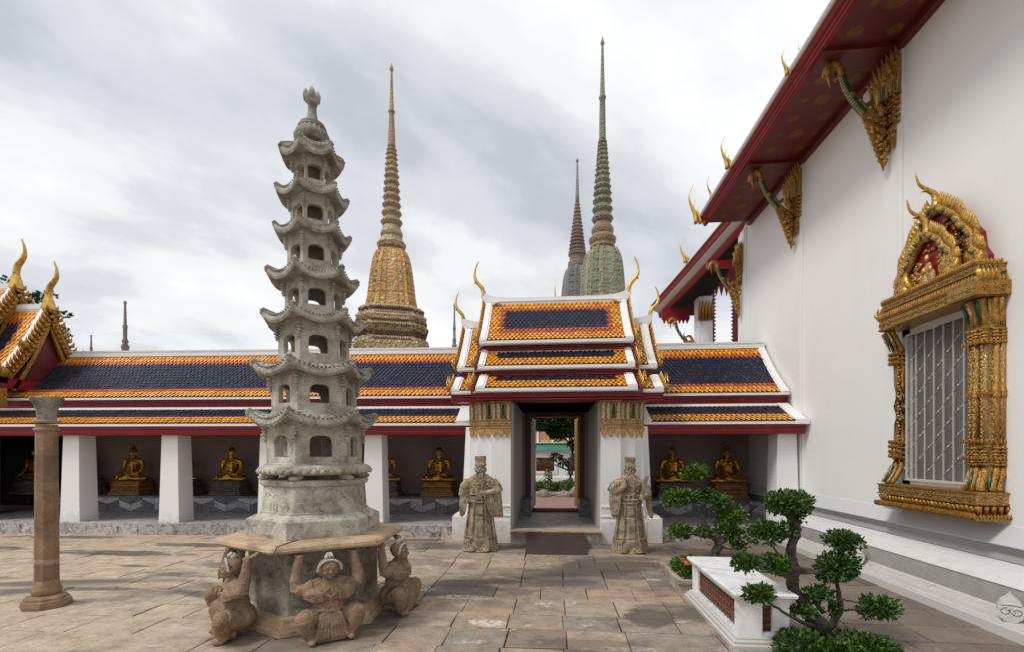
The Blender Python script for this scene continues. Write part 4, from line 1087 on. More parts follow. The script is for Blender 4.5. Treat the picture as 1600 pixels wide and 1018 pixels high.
# slimmer far jamb
m = MB(); yc = yb - .06
pts = [(4.50, 1.29), (4.56, 1.38), (4.62, 1.5), (4.63, 1.62), (4.60, 1.66), (4.60, 1.80), (4.645, 1.86), (4.65, 2.3), (4.63, 2.33), (4.65, 2.36), (4.645, 2.86), (4.61, 2.95), (4.63, 3.0), (4.62, 3.1), (4.56, 3.22), (4.50, 3.34)]
for dy_ in (-.06, 0, .06):
    c = catmull([(x + abs(dy_) * .3, yc + dy_, z) for x, z in pts], 2); m.tube([q[:] for q in c], .032, 6, 0)
for k in range(24): m.ell((4.62, yc - .07 + .02 * (k % 3), 1.88 + k * .044), (.02, .02, .02), 5, 4, (0, 2, 4)[k % 3])
for zc in (1.64, 1.70, 1.77, 1.83, 2.90, 2.96, 3.02): m.box(4.585, WX, yc - .10, yc + .10, zc - .012, zc + .012, 0); teeth_y(m, yc - .10, yc + .10, 4.588, zc, 5, .04)
for k in range(3): m.tube([(4.475, yc - .06 + k * .06, 1.30), (4.53, yc - .06 + k * .06, 1.40), (4.59, yc - .06 + k * .06, 1.53)], [.014, .016, .008], 5, (2, 3, 2)[k]); m.tube([(4.585, yc - .06 + k * .06, 3.08), (4.53, yc - .06 + k * .06, 3.2), (4.475, yc - .06 + k * .06, 3.31)], [.008, .016, .014], 5, (2, 3, 2)[k])
m.build('window_jamb', GM, win)
# lintel in two cornices
m = MB()
m.box(XO + .012, WX, ya + .01, yb - .01, 3.34, 3.352, 4)
rect_band(m, .004, 3.352, 3.37, 0); rect_band(m, -.006, 3.37, 3.475, 1); rect_band(m, .006, 3.475, 3.495, 0)
m.box(XO - .03, WX, ya - .03, ya + .34, 3.35, 3.497, 0); m.box(XO - .034, XO - .028, ya - .02, ya + .33, 3.37, 3.478, 1)
rosettes(m, XO + .000, ya + .34, yb, 3.425, .085, 9); rosettes(m, XO - .036, ya - .03, ya + .34, 3.425, .085, 2)
for i in range(2):
    for q in range(6): a = q * math.pi / 3; m.ell((XO + .08 + i * .15 + math.cos(a) * .024, ya - .034, 3.425 + math.sin(a) * .024), (.014, .007, .014), 5, 4, 0)
teeth_y(m, ya - .03, yb, XO - .005, 3.494, 38, .075, 5)
for i in range(9): m.spike((XO + i * .035, ya - .02, 3.494), .014, .012, .075, 5)
rect_band(m, -.05, 3.494, 3.60, 0); rect_band(m, -.02, 3.60, 3.612, 0); rect_band(m, -.028, 3.612, 3.685, 1); rect_band(m, -.016, 3.685, 3.70, 0)
teeth_y(m, ya + .05, yb - .05, XO + .048, 3.50, 60, .09, 0, d=.006)
rosettes(m, XO + .024, ya + .04, yb - .04, 3.648, .06, 13)
teeth_y(m, ya + .03, yb - .03, XO + .02, 3.70, 40, .05, 5)
for i in range(8): m.spike((XO + .03 + i * .035, ya + .03, 3.70), .012, .012, .05, 5)
for k in range(4): m.tube([(XO + .0 + k * .05, ya - .0, 3.50), (XO - .02 + k * .05, ya - .03, 3.58), (XO + .02 + k * .05, ya + .0, 3.66)], [.03, .03, .006], 5, 5)
for sg, y in ((-1, ya + .0), (1, yb)):
    for k in range(5): m.tube([(XO + .02 + k * .04, y, 3.50), (XO + .0 + k * .04, y + sg * .05, 3.57), (XO + .02 + k * .04, y + sg * .03, 3.66)], [.028, .03, .006], 5, 5)
m.build('window_lintel', GM, win)
# pediment: two nested gables with naga frames
ym = (ya + yb) / 2
def ped(xf, hw, z0, z1, rad, mi_r, lay):
    m = MB()
    for sg in (-1, 1):
        P = catmull([(xf, ym + sg * hw, z0 + .02), (xf, ym + sg * hw * 1.02, z0 + .14), (xf, ym + sg * hw * .86, z0 + (z1 - z0) * .26), (xf, ym + sg * hw * .84, z0 + (z1 - z0) * .44), (xf, ym + sg * hw * .62, z0 + (z1 - z0) * .60), (xf, ym + sg * hw * .50, z0 + (z1 - z0) * .74), (xf, ym + sg * hw * .22, z0 + (z1 - z0) * .90), (xf, ym, z1)], 4)
        m.tube([p[:] for p in P], rad, 6, 0, up=(1, 0, 0)); 
        for i, p in enumerate(P[1:-1]):
            m.ell((p[0] - rad * .8, p[1], p[2]), (rad * .45, rad * .6, rad * .6), 5, 4, (1, 3, 0)[i % 3])
            if i > 3:
                o_ = Vector((0, sg * .8, .6)).normalized()
                m.tube([p[:], (p[0] - .02, p[1] + o_.y * rad * 1.7, p[2] + o_.z * rad * 1.5), (p[0] - .03, p[1] + o_.y * rad * 1.8, p[2] + rad * 2.6)], [rad * .52, rad * .50, rad * .06], 5, 5)
        # naga head cluster at the foot
        for k in range(5):
            y = ym + sg * (hw + .02 - k * .035); m.tube([(xf + .03, y - sg * .04, z0), (xf - .03, y + sg * .01, z0 + .09 + .02 * k), (xf - .02, y + sg * .03, z0 + .18 + .04 * k)], [.05, .045, .008], 5, 5)
        m.ell((xf - .02, ym + sg * (hw - .06), z0 + .06), (.05, .10, .07), 7, 5, 5)
    m.ell((xf, ym, z1 - .01), (.06, .07, .10), 8, 6, 5)
    c = catmull([(xf, ym, z1 - .02), (xf - .01, ym - .0, z1 + .14), (xf - .08, ym + .02, z1 + .22), (xf - .17, ym + .03, z1 + .30), (xf - .21, ym + .035, z1 + .44)], 4)
    m.tube([p[:] for p in c], [lerp(.050, .006, (j / (len(c) - 1)) ** .9) for j in range(len(c))], 7, 5)
    m.tube([(xf - .09, ym + .02, z1 + .22), (xf - .15, ym + .02, z1 + .20)], [.03, .006], 5, 5)
    return m
def ped_panel(m, x0, x1, hw, z0, z1, mi):
    half = [(hw, z0), (hw * 1.0, z0 + .14), (hw * .88, z0 + (z1 - z0) * .26), (hw * .84, z0 + (z1 - z0) * .44), (hw * .64, z0 + (z1 - z0) * .60), (hw * .50, z0 + (z1 - z0) * .74), (hw * .22, z0 + (z1 - z0) * .90), (0, z1)]
    poly = [(ym + a, z) for a, z in half] + [(ym - a, z) for a, z in reversed(half[:-1])]
    m.prism(poly, 'x', x0, x1, mi)
m = ped(4.60, .60, 3.70, 4.66, .058, 0, 0); ped_panel(m, 4.64, 4.745, .60, 3.70, 4.68, 6) 
m.build('window_pediment', GM + ['red'], win)
m = ped(4.50, .42, 3.70, 4.34, .052, 0, 0)
ped_panel(m, 4.54, 4.60, .40, 3.70, 4.30, 6)
rr = random.Random(6)
for q in range(210):
    u = rr.uniform(-.36, .36); hz_ = .50 * (1 - abs(u) / .42) ** .7; z = 3.72 + rr.random() * hz_
    if abs(u) < .13 and z < 4.12: continue
    m.ell((4.53, ym + u, z), (.022, rr.uniform(.014, .028), rr.uniform(.014, .034)), 5, 4, rr.choice((0, 0, 5, 1)), rot=(rr.uniform(-1, 1), 0, 0))
for q in range(330):
    s2 = rr.choice((-1, 1)); u = s2 * rr.uniform(.10, .56); z = 3.74 + rr.random() * .86 * max(0, 1 - abs(u) / .60) ** .75
    m.ell((4.62, ym + u, z), (.022, rr.uniform(.014, .028), rr.uniform(.014, .034)), 5, 4, rr.choice((0, 0, 5, 1)), rot=(rr.uniform(-1, 1), 0, 0))
for k in range(3):
    y = ym + (-.05, 0, .05)[k]; m.ell((4.515, y, 3.80 + (.1 if k == 1 else 0)), (.03, .06, .10), 7, 6, 2); m.ell((4.50, y, 3.90 + (.14 if k == 1 else 0)), (.03, .035, .05), 6, 5, 5)
m.build('window_pediment', GM + ['red'], win)
# recess, iron grille, shutter behind
m = MB(); m.box(WX - .04, WX + .002, ya + .20, ya + .30, 1.28, 3.34); m.box(WX - .04, WX + .002, yb - .18, yb - .05, 1.28, 3.34); m.box(WX - .04, WX + .002, ya + .2, yb - .05, 3.26, 3.34); m.box(WX - .04, WX + .002, ya + .2, yb - .05, 1.28, 1.33); m.build('window_reveal', 'white_plaster', win)
gy0, gy1, gz0, gz1 = ya + .32, yb - .19, 1.36, 3.24
m = MB(); m.box(WX - .006, WX - .001, gy0 - .02, gy1 + .02, gz0 - .02, gz1 + .02, 0); m.build('dark_opening', 'room', win)
m = MB(); m.box(WX - .014, WX - .007, gy0, gy0 + .13, gz0, gz1, 0); m.box(WX - .018, WX - .014, gy0 + .13, gy0 + .17, gz0, gz1, 1); m.box(WX - .014, WX - .007, gy0 + .17, gy0 + .30, gz0, gz1, 2); m.build('inner_shutter', ['dark', 'gold', 'room'], win)
m = MB(); b = .028; X0, X1 = WX - .085, WX - .06
m.box(X0, X1, gy0 - b, gy1 + b, gz0 - b, gz0); m.box(X0, X1, gy0 - b, gy1 + b, gz1, gz1 + b); m.box(X0, X1, gy0 - b, gy0, gz0, gz1); m.box(X0, X1, gy1, gy1 + b, gz0, gz1)
N = 7
for i in range(1, N): y = lerp(gy0, gy1, i / N); m.box(X0 + .006, X1 - .006, y - .0055, y + .0055, gz0, gz1)
k = (gy1 - gy0) / N
for i in range(N):
    for j in range(7):
        z = gz0 + .06 + (j + (.5 if i % 2 else 0)) * .285
        if z + .14 > gz1: continue
        y = gy0 + i * k
        m.tube([(X0 + .01, y + k - .004, z), (X0 + .008, y + k * .5, z + .07), (X0 + .01, y + .004, z + .13)], .0042, 4)
        m.ell((X0 + .006, y + k * .5, z + .068), (.005, .013, .013), 6, 4)
for z in (1.48, 2.3, 3.1): m.box(X0, X1, gy1 + b, gy1 + .075, z, z + .03)
m.build('iron_grille', 'iron_bar', win)
m = MB(); y = gy0
while y < gy1: m.box(X1 - .008, X1 - .0065, y, y + .0013, gz0, gz1); y += .027
z = gz0
while z < gz1: m.box(X1 - .0065, X1 - .005, gy0, gy1, z, z + .0013); z += .027
m.build('wire_mesh', 'wire', win, kind='stuff')

# white scroll ornaments on the hall's plinth
def scroll():
    m = MB()
    pr = [(0.0, -.135), (.045, -.128), (.080, -.095), (.098, -.045), (.095, .01), (.070, .06), (.032, .095), (0, .135)]
    out = [(a, z) for a, z in pr] + [(-a, z) for a, z in reversed(pr[1:-1])]
    m.prism([(a, .135 + z) for a, z in out], 'y', -.06, .10)
    for sx in (-1, 1):
        n_ = 12; P_ = []
        for j in range(n_ + 1):
            th = j / n_ * 2 * math.pi * 1.15; r_ = .038 * (1 - .45 * j / n_)
            P_.append((sx * (.040 - r_ * math.cos(th)), -.064, .115 + r_ * math.sin(th) * (1 if sx < 0 else -1)))
        m.tube(P_, .0095, 6)
    m.tube([(-.07, -.064, .165), (0, -.066, .180), (.075, -.064, .172)], .009, 5)
    return m.mesh('scroll_stone', 'plinth_white')
sc_m = scroll()
for (x, y), s_, lb in (((4.27, 4.93), .95, 'white carved scroll stone on the hall plinth at the right edge'), ((4.27, 7.25), 1.0, 'white carved scroll stone on the plinth half hidden by the bonsai')):
    o = link('scroll_stone', sc_m, None, label=lb, category='stone ornament', group='carved scroll stones on the hall plinth'); o.location = (x, y, .118); o.rotation_euler = (0, 0, R(-38)); o.scale = (s_,) * 3

# ================================================================== STONE PAGODA
PC = Vector((-2.562, 5.024)); PH = R(-86.28)
pag = thing('stone_pagoda', 'tall grey seven storey carved stone pagoda on a tan hexagonal slab', 'pagoda', (PC.x, PC.y, 0))
def lean(z): return -.013 * max(0, z - 1.4)
def hexp(rad, z, k, n=6): a = PH + 2 * math.pi * k / n; return (rad * math.cos(a) + lean(z), rad * math.sin(a), z)
def hexring(rad, z, ch=0.0):
    out = []
    for k in range(6):
        p = Vector(hexp(rad, z, k)); 
        if ch:
            a = Vector(hexp(rad, z, k - 1)); b = Vector(hexp(rad, z, k + 1))
            out.append((p + (a - p).normalized() * ch)[:]); out.append((p + (b - p).normalized() * ch)[:])
        else: out.append(p[:])
    return out
def hexstack(name, mat, prof, ch=.012, parent=None):
    m = MB(); m.rings([hexring(r_, z, ch) for r_, z in prof]); return m.build(name, mat, parent or pag)
hexstack('foot_moulding', 'slab_tan', [(.82, 0), (.82, .045), (.80, .055), (.795, .085), (.765, .11), (.755, .14), (.72, .15)])
hexstack('core', 'plinth_stone', [(.68, .14), (.655, .20), (.655, .74), (.68, .80)], .012)
# tan slab made of fitted pieces
m = MB(); m.rings([hexring(.90, .782, .02), hexring(.945, .79, .03), hexring(.962, .81, .035), hexring(.955, .838, .035), hexring(.925, .856, .03), hexring(.60, .866, .02)]); sl = m.build('table_slab', 'slab_tan', pag)
m = MB()
for k in (0, 3):
    p = Vector(hexp(.964, .80, k)) + Vector((.03, 0, 0)); q = Vector(hexp(.62, .868, k)) + Vector((.09, .02, 0)); m.tube([p[:], (p.lerp(q, .12) + Vector((0, 0, .05)))[:], (p.lerp(q, .5) + Vector((0, 0, .031)))[:], q[:]], .004, 4)
m.build('slab_joint', 'dark', pag)
# chipped lower block
m = MB(); rs = []
N = 60; rc = random.Random(11)
def hexrad(a):
    a = (a - PH) % (math.pi / 3); return math.cos(math.pi / 6) / math.cos(a - math.pi / 6)
for r_, z, jit in ((.672, .862, .004), (.676, .90, .002), (.674, 1.0, .004), (.672, 1.028, .006), (.655, 1.036, .008), (.60, 1.062, .004), (.555, 1.082, 0)):
    ring = []
    for j in range(N):
        a = PH + 2 * math.pi * j / N; q = noise.noise(Vector((math.cos(a) * 3.0, math.sin(a) * 3.0, z * 2))); q2 = max(0, noise.noise(Vector((math.cos(a) * 2.1 + 5, math.sin(a) * 2.1, 0))) - .12)
        rr = r_ * hexrad(a) + jit * (q - .3) * 1.6 - (q2 * .22 if .97 < z < 1.03 else 0)
        ring.append((rr * math.cos(a), rr * math.sin(a), z - (q2 * .10 if .97 < z < 1.05 else 0)))
    rs.append(ring)
m.rings(rs); m.build('lower_block', 'pagoda_stone', pag)
hexstack('carved_drum', 'pagoda_stone', [(.550, 1.075), (.552, 1.10), (.535, 1.105), (.515, 1.36), (.53, 1.365)], .012)
m = MB(); rr = random.Random(2)
for k in range(6):
    A = Vector(hexp(.533, 0, k)); B_ = Vector(hexp(.533, 0, k + 1)); A.x -= lean(0); B_.x -= lean(0)
    for j in range(9):
        u0 = rr.uniform(.06, .8); z0_ = rr.uniform(1.13, 1.32); pts = []
        ang = rr.choice((-1, 1)) * rr.uniform(.5, 1.1); 
        for q in range(5):
            u = u0 + q * .035; z = z0_ + math.sin(q * 1.1) * .03 + q * .02 * ang
            if u > .95: break
            z = min(1.345, max(1.115, z)); sh_ = lerp(1.0, .962, (z - 1.105) / .255)
            p = A.lerp(B_, u) * sh_; pts.append((p.x, p.y, z))
        if len(pts) > 2: m.tube(pts, .0085, 5)
m.build('relief_pattern', 'pagoda_stone', bpy.data.objects['carved_drum'], kind='stuff')
hexstack('drum_cap', 'pagoda_stone', [(.525, 1.358), (.545, 1.37), (.555, 1.40), (.545, 1.418), (.51, 1.425)], .014)
for k in range(6):
    m = MB(); a = PH + k * math.pi / 3; c = Vector((.455 * math.cos(a), .455 * math.sin(a), 1.455)); m.ell(c, (.09, .06, .038), 10, 6, rot=(0, 0, a)); m.ell(c + Vector((.06 * math.cos(a), .06 * math.sin(a), -.012)), (.05, .055, .03), 8, 5, rot=(0, 0, a)); m.build('turtle_foot', 'pagoda_stone', pag)
m = MB(); m.lathe([(.30, 1.42), (.30, 1.47), (.50, 1.475), (.545, 1.49), (.572, 1.52), (.56, 1.55), (.52, 1.572), (.40, 1.58)], 48, sx=1); 
for j in range(44):
    a = 2 * math.pi * j / 44; m.ell((.560 * math.cos(a), .560 * math.sin(a), 1.508), (.022, .032, .026), 6, 5, rot=(0, 0, a))
m.build('lotus_ring', 'pagoda_stone', pag)
# storeys
CH = [.482, .430, .358, .292, .262, .226, .192]
RT = [.650, .608, .515, .470, .395, .374, .330]
ZB = [1.575, 2.105, 2.625, 3.135, 3.595, 4.045, 4.475]      # chamber floors
LIP = [1.955, 2.465, 3.000, 3.455, 3.945, 4.355, 4.775]     # underside of roof at mid side
WB = [1.655, 2.205, 2.722, 3.225, 3.70, 4.135, 4.572]
WT = [1.872, 2.395, 2.912, 3.40, 3.86, 4.295, 4.728]
def chamber(i):
    Rr, z0, z1, w0, w1 = CH[i], ZB[i] - .02, LIP[i] + .06, WB[i], WT[i]
    m = MB(); hw = (w1 - w0) * .50; th = .055
    for k in range(6):
        A = Vector(hexp(Rr, 0, k)); B_ = Vector(hexp(Rr, 0, k + 1)); t_ = (B_ - A); L_ = t_.length; t_.normalize(); mid = (A + B_) / 2; nrm = Vector((mid.x - lean(0), mid.y, 0)).normalized()
        def P(u, z, d): q = mid + t_ * u - nrm * d; return (q.x + lean(z), q.y, z)
        # window outline (flattened arch) and outer rectangle sharing 12 points
        wn_ = [(-hw, w0), (hw, w0), (hw, lerp(w0, w1, .55)), (hw * .97, lerp(w0, w1, .8)), (hw * .75, w1 - .012), (hw * .35, w1), (-hw * .35, w1), (-hw * .75, w1 - .012), (-hw * .97, lerp(w0, w1, .8)), (-hw, lerp(w0, w1, .55))]
        H_ = L_ / 2; on_ = [(-H_, z0), (H_, z0), (H_, lerp(w0, w1, .55)), (H_, w1), (H_, z1), (hw * .35, z1), (-hw * .35, z1), (-H_, z1), (-H_, w1), (-H_, lerp(w0, w1, .55))]
        n_ = len(wn_)
        vs = [P(u, z, 0) for u, z in on_] + [P(u, z, .004) for u, z in wn_] + [P(u * .96, z, th) for u, z in wn_] + [P(u * (H_ - th * .6) / H_ if abs(u) > hw else u, z, th) for u, z in on_]
        fs = []
        for j in range(n_):
            q = (j + 1) % n_
            fs += [(j, q, n_ + q, n_ + j), (n_ + j, n_ + q, 2 * n_ + q, 2 * n_ + j), (2 * n_ + j, 2 * n_ + q, 3 * n_ + q, 3 * n_ + j)]
        m.add(vs, fs)
        c = Vector(P(0, 0, 0))
    m.rings([hexring(Rr - .002, z0 - .005, .004), hexring(Rr - .002, z0 + .012, .004)])
    m.rings([hexring(Rr + .02, z0 - .002, .006), hexring(Rr + .02, z0 + .028, .006), hexring(Rr - .01, z0 + .04, .006)])
    ch = m.build('chamber', 'pagoda_stone', pag)
    for k in range(6):
        m = MB(); a = PH + k * math.pi / 3; r_ = Rr + .012; s_ = .6 + CH[i]
        for q, (zz, w_) in enumerate(((0, .028), (-.035, .022), (-.065, .027), (-.10, .020), (-.125, .012))):
            z = LIP[i] + .0 + zz * s_; m.ell((r_ * math.cos(a) + lean(z), r_ * math.sin(a), z), (w_ * 1.3 * s_, w_ * s_, .018 * s_), 6, 5, rot=(0, 0, a))
        m.build('corner_pendant', 'pagoda_stone', ch)
def tier_roof(i):
    Rr, rt, zl = CH[i], RT[i], LIP[i]; rn = CH[i + 1] if i < 6 else .10
    top = (ZB[i + 1] if i < 6 else 5.02); SEG = 10; N = SEG * 6
    s_ = rt / .65
    def ring(rf, zf, kf):
        out = []
        for j in range(N):
            u = (j % SEG) / SEG; c = abs(u - .0) if u < .5 else abs(1 - u); cn = (1 - 2 * c)     # 1 at corner, 0 mid
            a = PH + 2 * math.pi * j / N
            sh = hexrad(a)
            r_, z = rf(sh, cn), zf(cn)
            r_ += .002 * noise.noise(Vector((math.cos(a) * 9, math.sin(a) * 9, z * 7 + i)))
            out.append((r_ * math.cos(a) + lean(z), r_ * math.sin(a), z + .003 * noise.noise(Vector((math.cos(a) * 7 + 3, math.sin(a) * 7, i)))))
        return out
    rise = .108 * (.6 + .4 * s_); P_ = 2.2
    # eave: mid-side radius is pulled in, corners flare out and up
    ro = lambda f_: (lambda sh, cn: (rt * sh * (1 - .02 * (1 - cn)) * f_ * (1 + .0 * cn)))
    m = MB()
    hs = [
        ring(lambda sh, cn: Rr * sh * .94, lambda cn: zl + .055, 0),
        ring(lambda sh, cn: lerp(Rr * sh, rt * sh, .35), lambda cn: zl + .045 + rise * .15 * cn ** P_, 0),
        ring(lambda sh, cn: lerp(Rr * sh, rt * sh, .80), lambda cn: zl + .012 + rise * .62 * cn ** P_, 0),
        ring(lambda sh, cn: rt * sh * .975, lambda cn: zl - .002 + rise * .92 * cn ** P_, 0),
        ring(lambda sh, cn: rt * sh * 1.0, lambda cn: zl + .022 + rise * 1.0 * cn ** P_, 0),
        ring(lambda sh, cn: rt * sh * .99, lambda cn: zl + .050 * (.6 + .4 * s_) + rise * 1.02 * cn ** P_, 0),
        ring(lambda sh, cn: rt * sh * .96, lambda cn: zl + .064 * (.6 + .4 * s_) + rise * 1.0 * cn ** P_, 0),
        ring(lambda sh, cn: lerp(rn * sh, rt * sh, .80), lambda cn: lerp(zl + .075, top, .30) + rise * .70 * cn ** P_, 0),
        ring(lambda sh, cn: lerp(rn * sh, rt * sh, .48), lambda cn: lerp(zl + .075, top, .66) + rise * .26 * cn ** P_, 0),
        ring(lambda sh, cn: lerp(rn * sh, rt * sh, .18), lambda cn: lerp(zl + .075, top, .84), 0),
        ring(lambda sh, cn: rn * sh * 1.0, lambda cn: top + .004, 0)]
    m.rings(hs, smooth=False)
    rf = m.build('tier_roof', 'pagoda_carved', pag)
    m = MB()
    # hip ridges and scale ribs carved on the roof
    for k in range(6):
        a = PH + k * math.pi / 3; pts = []
        for f_ in (1.0, .9, .75, .55, .35, .12):
            r_ = lerp(rn, rt, f_); zt = {1.0: zl + .045 + rise * 1.0, .9: lerp(zl + .075, top, .16) + rise * .88, .75: lerp(zl + .075, top, .36) + rise * .62, .55: lerp(zl + .075, top, .60) + rise * .34, .35: lerp(zl + .075, top, .76) + rise * .14, .12: lerp(zl + .075, top, .95)}[f_]
            pts.append((r_ * math.cos(a) + lean(zt), r_ * math.sin(a), zt + .006))
        m.tube(pts, [.022 * s_ + .004, .020 * s_, .017 * s_, .015 * s_, .013 * s_, .012 * s_], 6)
        p = Vector(pts[0]); o_ = Vector((math.cos(a), math.sin(a), 0))
        m.ell(p - o_ * .01 + Vector((0, 0, -.015)), (.030 * s_, .022 * s_, .038 * s_), 7, 5, rot=(0, 0, a))
        n_ = 7
        for j in range(1, n_ * 2):           # cloud scale bosses along the eave
            u = j / (n_ * 2); cn = abs(1 - 2 * u)
            aa = a + u * math.pi / 3; sh = hexrad(aa)
            for f_, zz in ((.93, .105), (.72, .29)):
                r_ = lerp(rn * sh, rt * sh, f_); z = lerp(zl + .075, top, {.93: .13, .72: .40}[f_]) + rise * {.93: .92, .72: .56}[f_] * cn ** P_
                if f_ < .9 and j % 2: continue
                m.ell((r_ * math.cos(aa) + lean(z), r_ * math.sin(aa), z), (.022 * s_, .018 * s_, .008), 5, 4, rot=(0, -.4, aa))
    m.build('roof_ridge', 'pagoda_carved', rf)
for i in range(7): chamber(i); tier_roof(i)
m = MB(); L5 = lean(5.1)
m.lathe([(.13, 5.0), (.165, 5.03), (.178, 5.08), (.165, 5.135), (.14, 5.165)], 40, (L5, 0, 0))
for j in range(20):
    a = 2 * math.pi * j / 20; m.tube([(L5 + .15 * math.cos(a), .15 * math.sin(a), 5.01), (L5 + .176 * math.cos(a), .176 * math.sin(a), 5.08), (L5 + .14 * math.cos(a), .14 * math.sin(a), 5.16)], .018, 5)
m.lathe([(.12, 5.16), (.15, 5.175), (.15, 5.19), (.12, 5.20), (.13, 5.215), (.13, 5.23), (.085, 5.245), (.062, 5.27), (.045, 5.36), (.043, 5.44), (.052, 5.455), (.05, 5.47)], 20, (L5, 0, 0))
m.build('finial', 'plinth_stone', pag)
m = MB(); L6 = lean(5.5); m.lathe([(.045, 5.46), (.075, 5.49), (.085, 5.53), (.07, 5.55)], 8, (L6, 0, 0))
for j in range(4):
    a = 2 * math.pi * j / 4 + .5; m.tube([(L6 + .045 * math.cos(a), .045 * math.sin(a), 5.50), (L6 + .056 * math.cos(a), .056 * math.sin(a), 5.555), (L6 + .062 * math.cos(a), .062 * math.sin(a), 5.61)], [.042, .040, .012], 6)
m.ell((L6, 0, 5.55), (.035, .035, .06), 8, 6)
m.build('lotus_bud', 'pagoda_stone', pag)

# ---- squatting bearer figures under the slab
def bearer(seed=0):
    m = MB(); T = lambda p, r_, n=10: m.tube(p, r_, n)
    # folded legs: hips, thighs, knees, shins, feet (facing -y)
    m.ell((0, .04, .17), (.155, .13, .12), 14, 9); m.ell((0, .02, .30), (.118, .095, .11), 14, 9)
    for s_ in (-1, 1):
        m.tube([(s_ * .07, .03, .15), (s_ * .13, -.04, .19), (s_ * .195, -.105, .235)], [.085, .085, .072], 12); m.ell((s_ * .195, -.11, .222), (.070, .066, .072), 12, 8)
        m.tube([(s_ * .197, -.115, .22), (s_ * .175, -.105, .13), (s_ * .145, -.09, .045)], [.068, .060, .042], 12)
        m.ell((s_ * .145, -.125, .028), (.034, .062, .028), 10, 6)
        for q in range(3): m.tube([(s_ * (.09 + .035 * q), -.05 - .02 * q, .255 + .0 * q), (s_ * (.13 + .03 * q), -.10 - .012 * q, .20), (s_ * (.15 + .03 * q), -.13, .12)], .010, 5)
        # shoulder cape and arms: elbow out, forearm up, palm under the slab
        m.tube([(s_ * .05, .02, .455), (s_ * .115, .02, .45), (s_ * .165, .015, .43)], [.075, .070, .055], 12)
        m.tube([(s_ * .11, .0, .455), (s_ * .18, .01, .435), (s_ * .232, .02, .45)], [.072, .062, .050], 12)
        m.ell((s_ * .105, -.02, .415), (.095, .085, .058), 14, 9, rot=(0, s_ * .12, 0))
        for q in range(5): m.tube([(s_ * .012, -.100, .455 - q * .020), (s_ * .065, -.112, .428 - q * .019), (s_ * .13, -.095, .415 - q * .016), (s_ * .19, -.045, .425 - q * .012)], .0065, 6)
        m.tube([(s_ * .228, .025, .43), (s_ * .236, .04, .52), (s_ * .222, .06, .62), (s_ * .210, .07, .70)], [.052, .048, .040, .032], 10)
        m.ell((s_ * .205, .075, .715), (.036, .045, .022), 8, 6)
        for q in range(4): m.tube([(s_ * .205 + (q - 1.5) * .018, .085, .72), (s_ * .205 + (q - 1.5) * .020, .125, .742), (s_ * .205 + (q - 1.5) * .021, .15, .765)], [.011, .010, .007], 5)
        m.tube([(s_ * .185, .07, .705), (s_ * .168, .085, .735)], [.011, .008], 5)
        
    m.ell((0, .0, .41), (.135, .100, .105), 14, 9); m.ell((0, -.035, .30), (.115, .085, .09), 12, 8)
    m.tube([(0, .01, .46), (0, -.005, .53)], [.050, .045], 10)
    # skirt panel between the knees
    m.rings([[(-.07, -.10, .26), (.07, -.10, .26), (.07, -.02, .26), (-.07, -.02, .26)], [(-.10, -.145, .16), (.10, -.145, .16), (.10, -.02, .16), (-.10, -.02, .16)], [(-.125, -.155, .05), (.125, -.155, .05), (.125, -.0, .05), (-.125, -.0, .05)], [(-.10, -.145, .012), (.10, -.145, .012), (.10, -.0, .012), (-.10, -.0, .012)]])
    for q in range(9): x = -.10 + q * .025; m.tube([(x * .7, -.115, .25), (x * .95, -.150, .15), (x * 1.15, -.158, .045)], .0085, 5)
    m.tube([(-.10, -.085, .272), (0, -.120, .262), (.10, -.085, .272)], .015, 6); m.tube([(-.03, -.11, .40), (0, -.12, .385), (.03, -.11, .40)], .013, 6); m.ell((0, -.112, .365), (.018, .013, .030), 6, 5)
    # head
    hz = .60
    m.ell((0, -.035, hz), (.066, .072, .080), 16, 12); m.ell((0, -.060, hz - .042), (.042, .042, .036), 12, 8)
    m.ell((0, -.108, hz - .006), (.012, .018, .020), 8, 6); m.tube([(0, -.100, hz + .025), (0, -.112, hz)], [.007, .010], 6)
    for s_ in (-1, 1):
        m.ell((s_ * .026, -.097, hz + .014), (.016, .009, .0065), 8, 5); m.tube([(s_ * .010, -.102, hz + .028), (s_ * .026, -.103, hz + .035), (s_ * .044, -.092, hz + .027)], .0052, 5)
        m.ell((s_ * .033, -.088, hz - .018), (.019, .014, .016), 8, 6); m.ell((s_ * .068, -.025, hz - .002), (.012, .016, .026), 8, 6)
    m.tube([(-.020, -.098, hz - .038), (0, -.105, hz - .041), (.020, -.098, hz - .038)], .0058, 6); m.ell((0, -.098, hz - .057), (.016, .012, .010), 7, 5)
    m.ell((0, -.01, hz + .035), (.082, .078, .066), 14, 9); m.ell((0, -.005, hz + .02), (.086, .06, .07), 14, 9)
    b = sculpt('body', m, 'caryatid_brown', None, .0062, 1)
    h = MB()
    for k in range(19):
        a = math.pi * (k / 18); h.ell((.088 * math.cos(a), -.055 - .012 * math.sin(a), hz + .004 + .086 * math.sin(a)), (.0125, .0135, .0125), 6, 5)
    h.ell((0, -.015, hz + .105), (.036, .034, .036), 10, 7)
    for q in range(-1, 2): h.tube([(q * .014, -.045, hz + .085), (q * .018, -.05, hz + .12), (q * .012, -.02, hz + .145)], .010, 6)
    for q in range(5): h.ell((-.03 + q * .015, -.045, hz + .085), (.009, .009, .009), 5, 4)
    return b, h.mesh('hair_band', 'bead_white')
bodyo, hairm = bearer(); bodym = bodyo.data; bpy.data.objects.remove(bodyo)
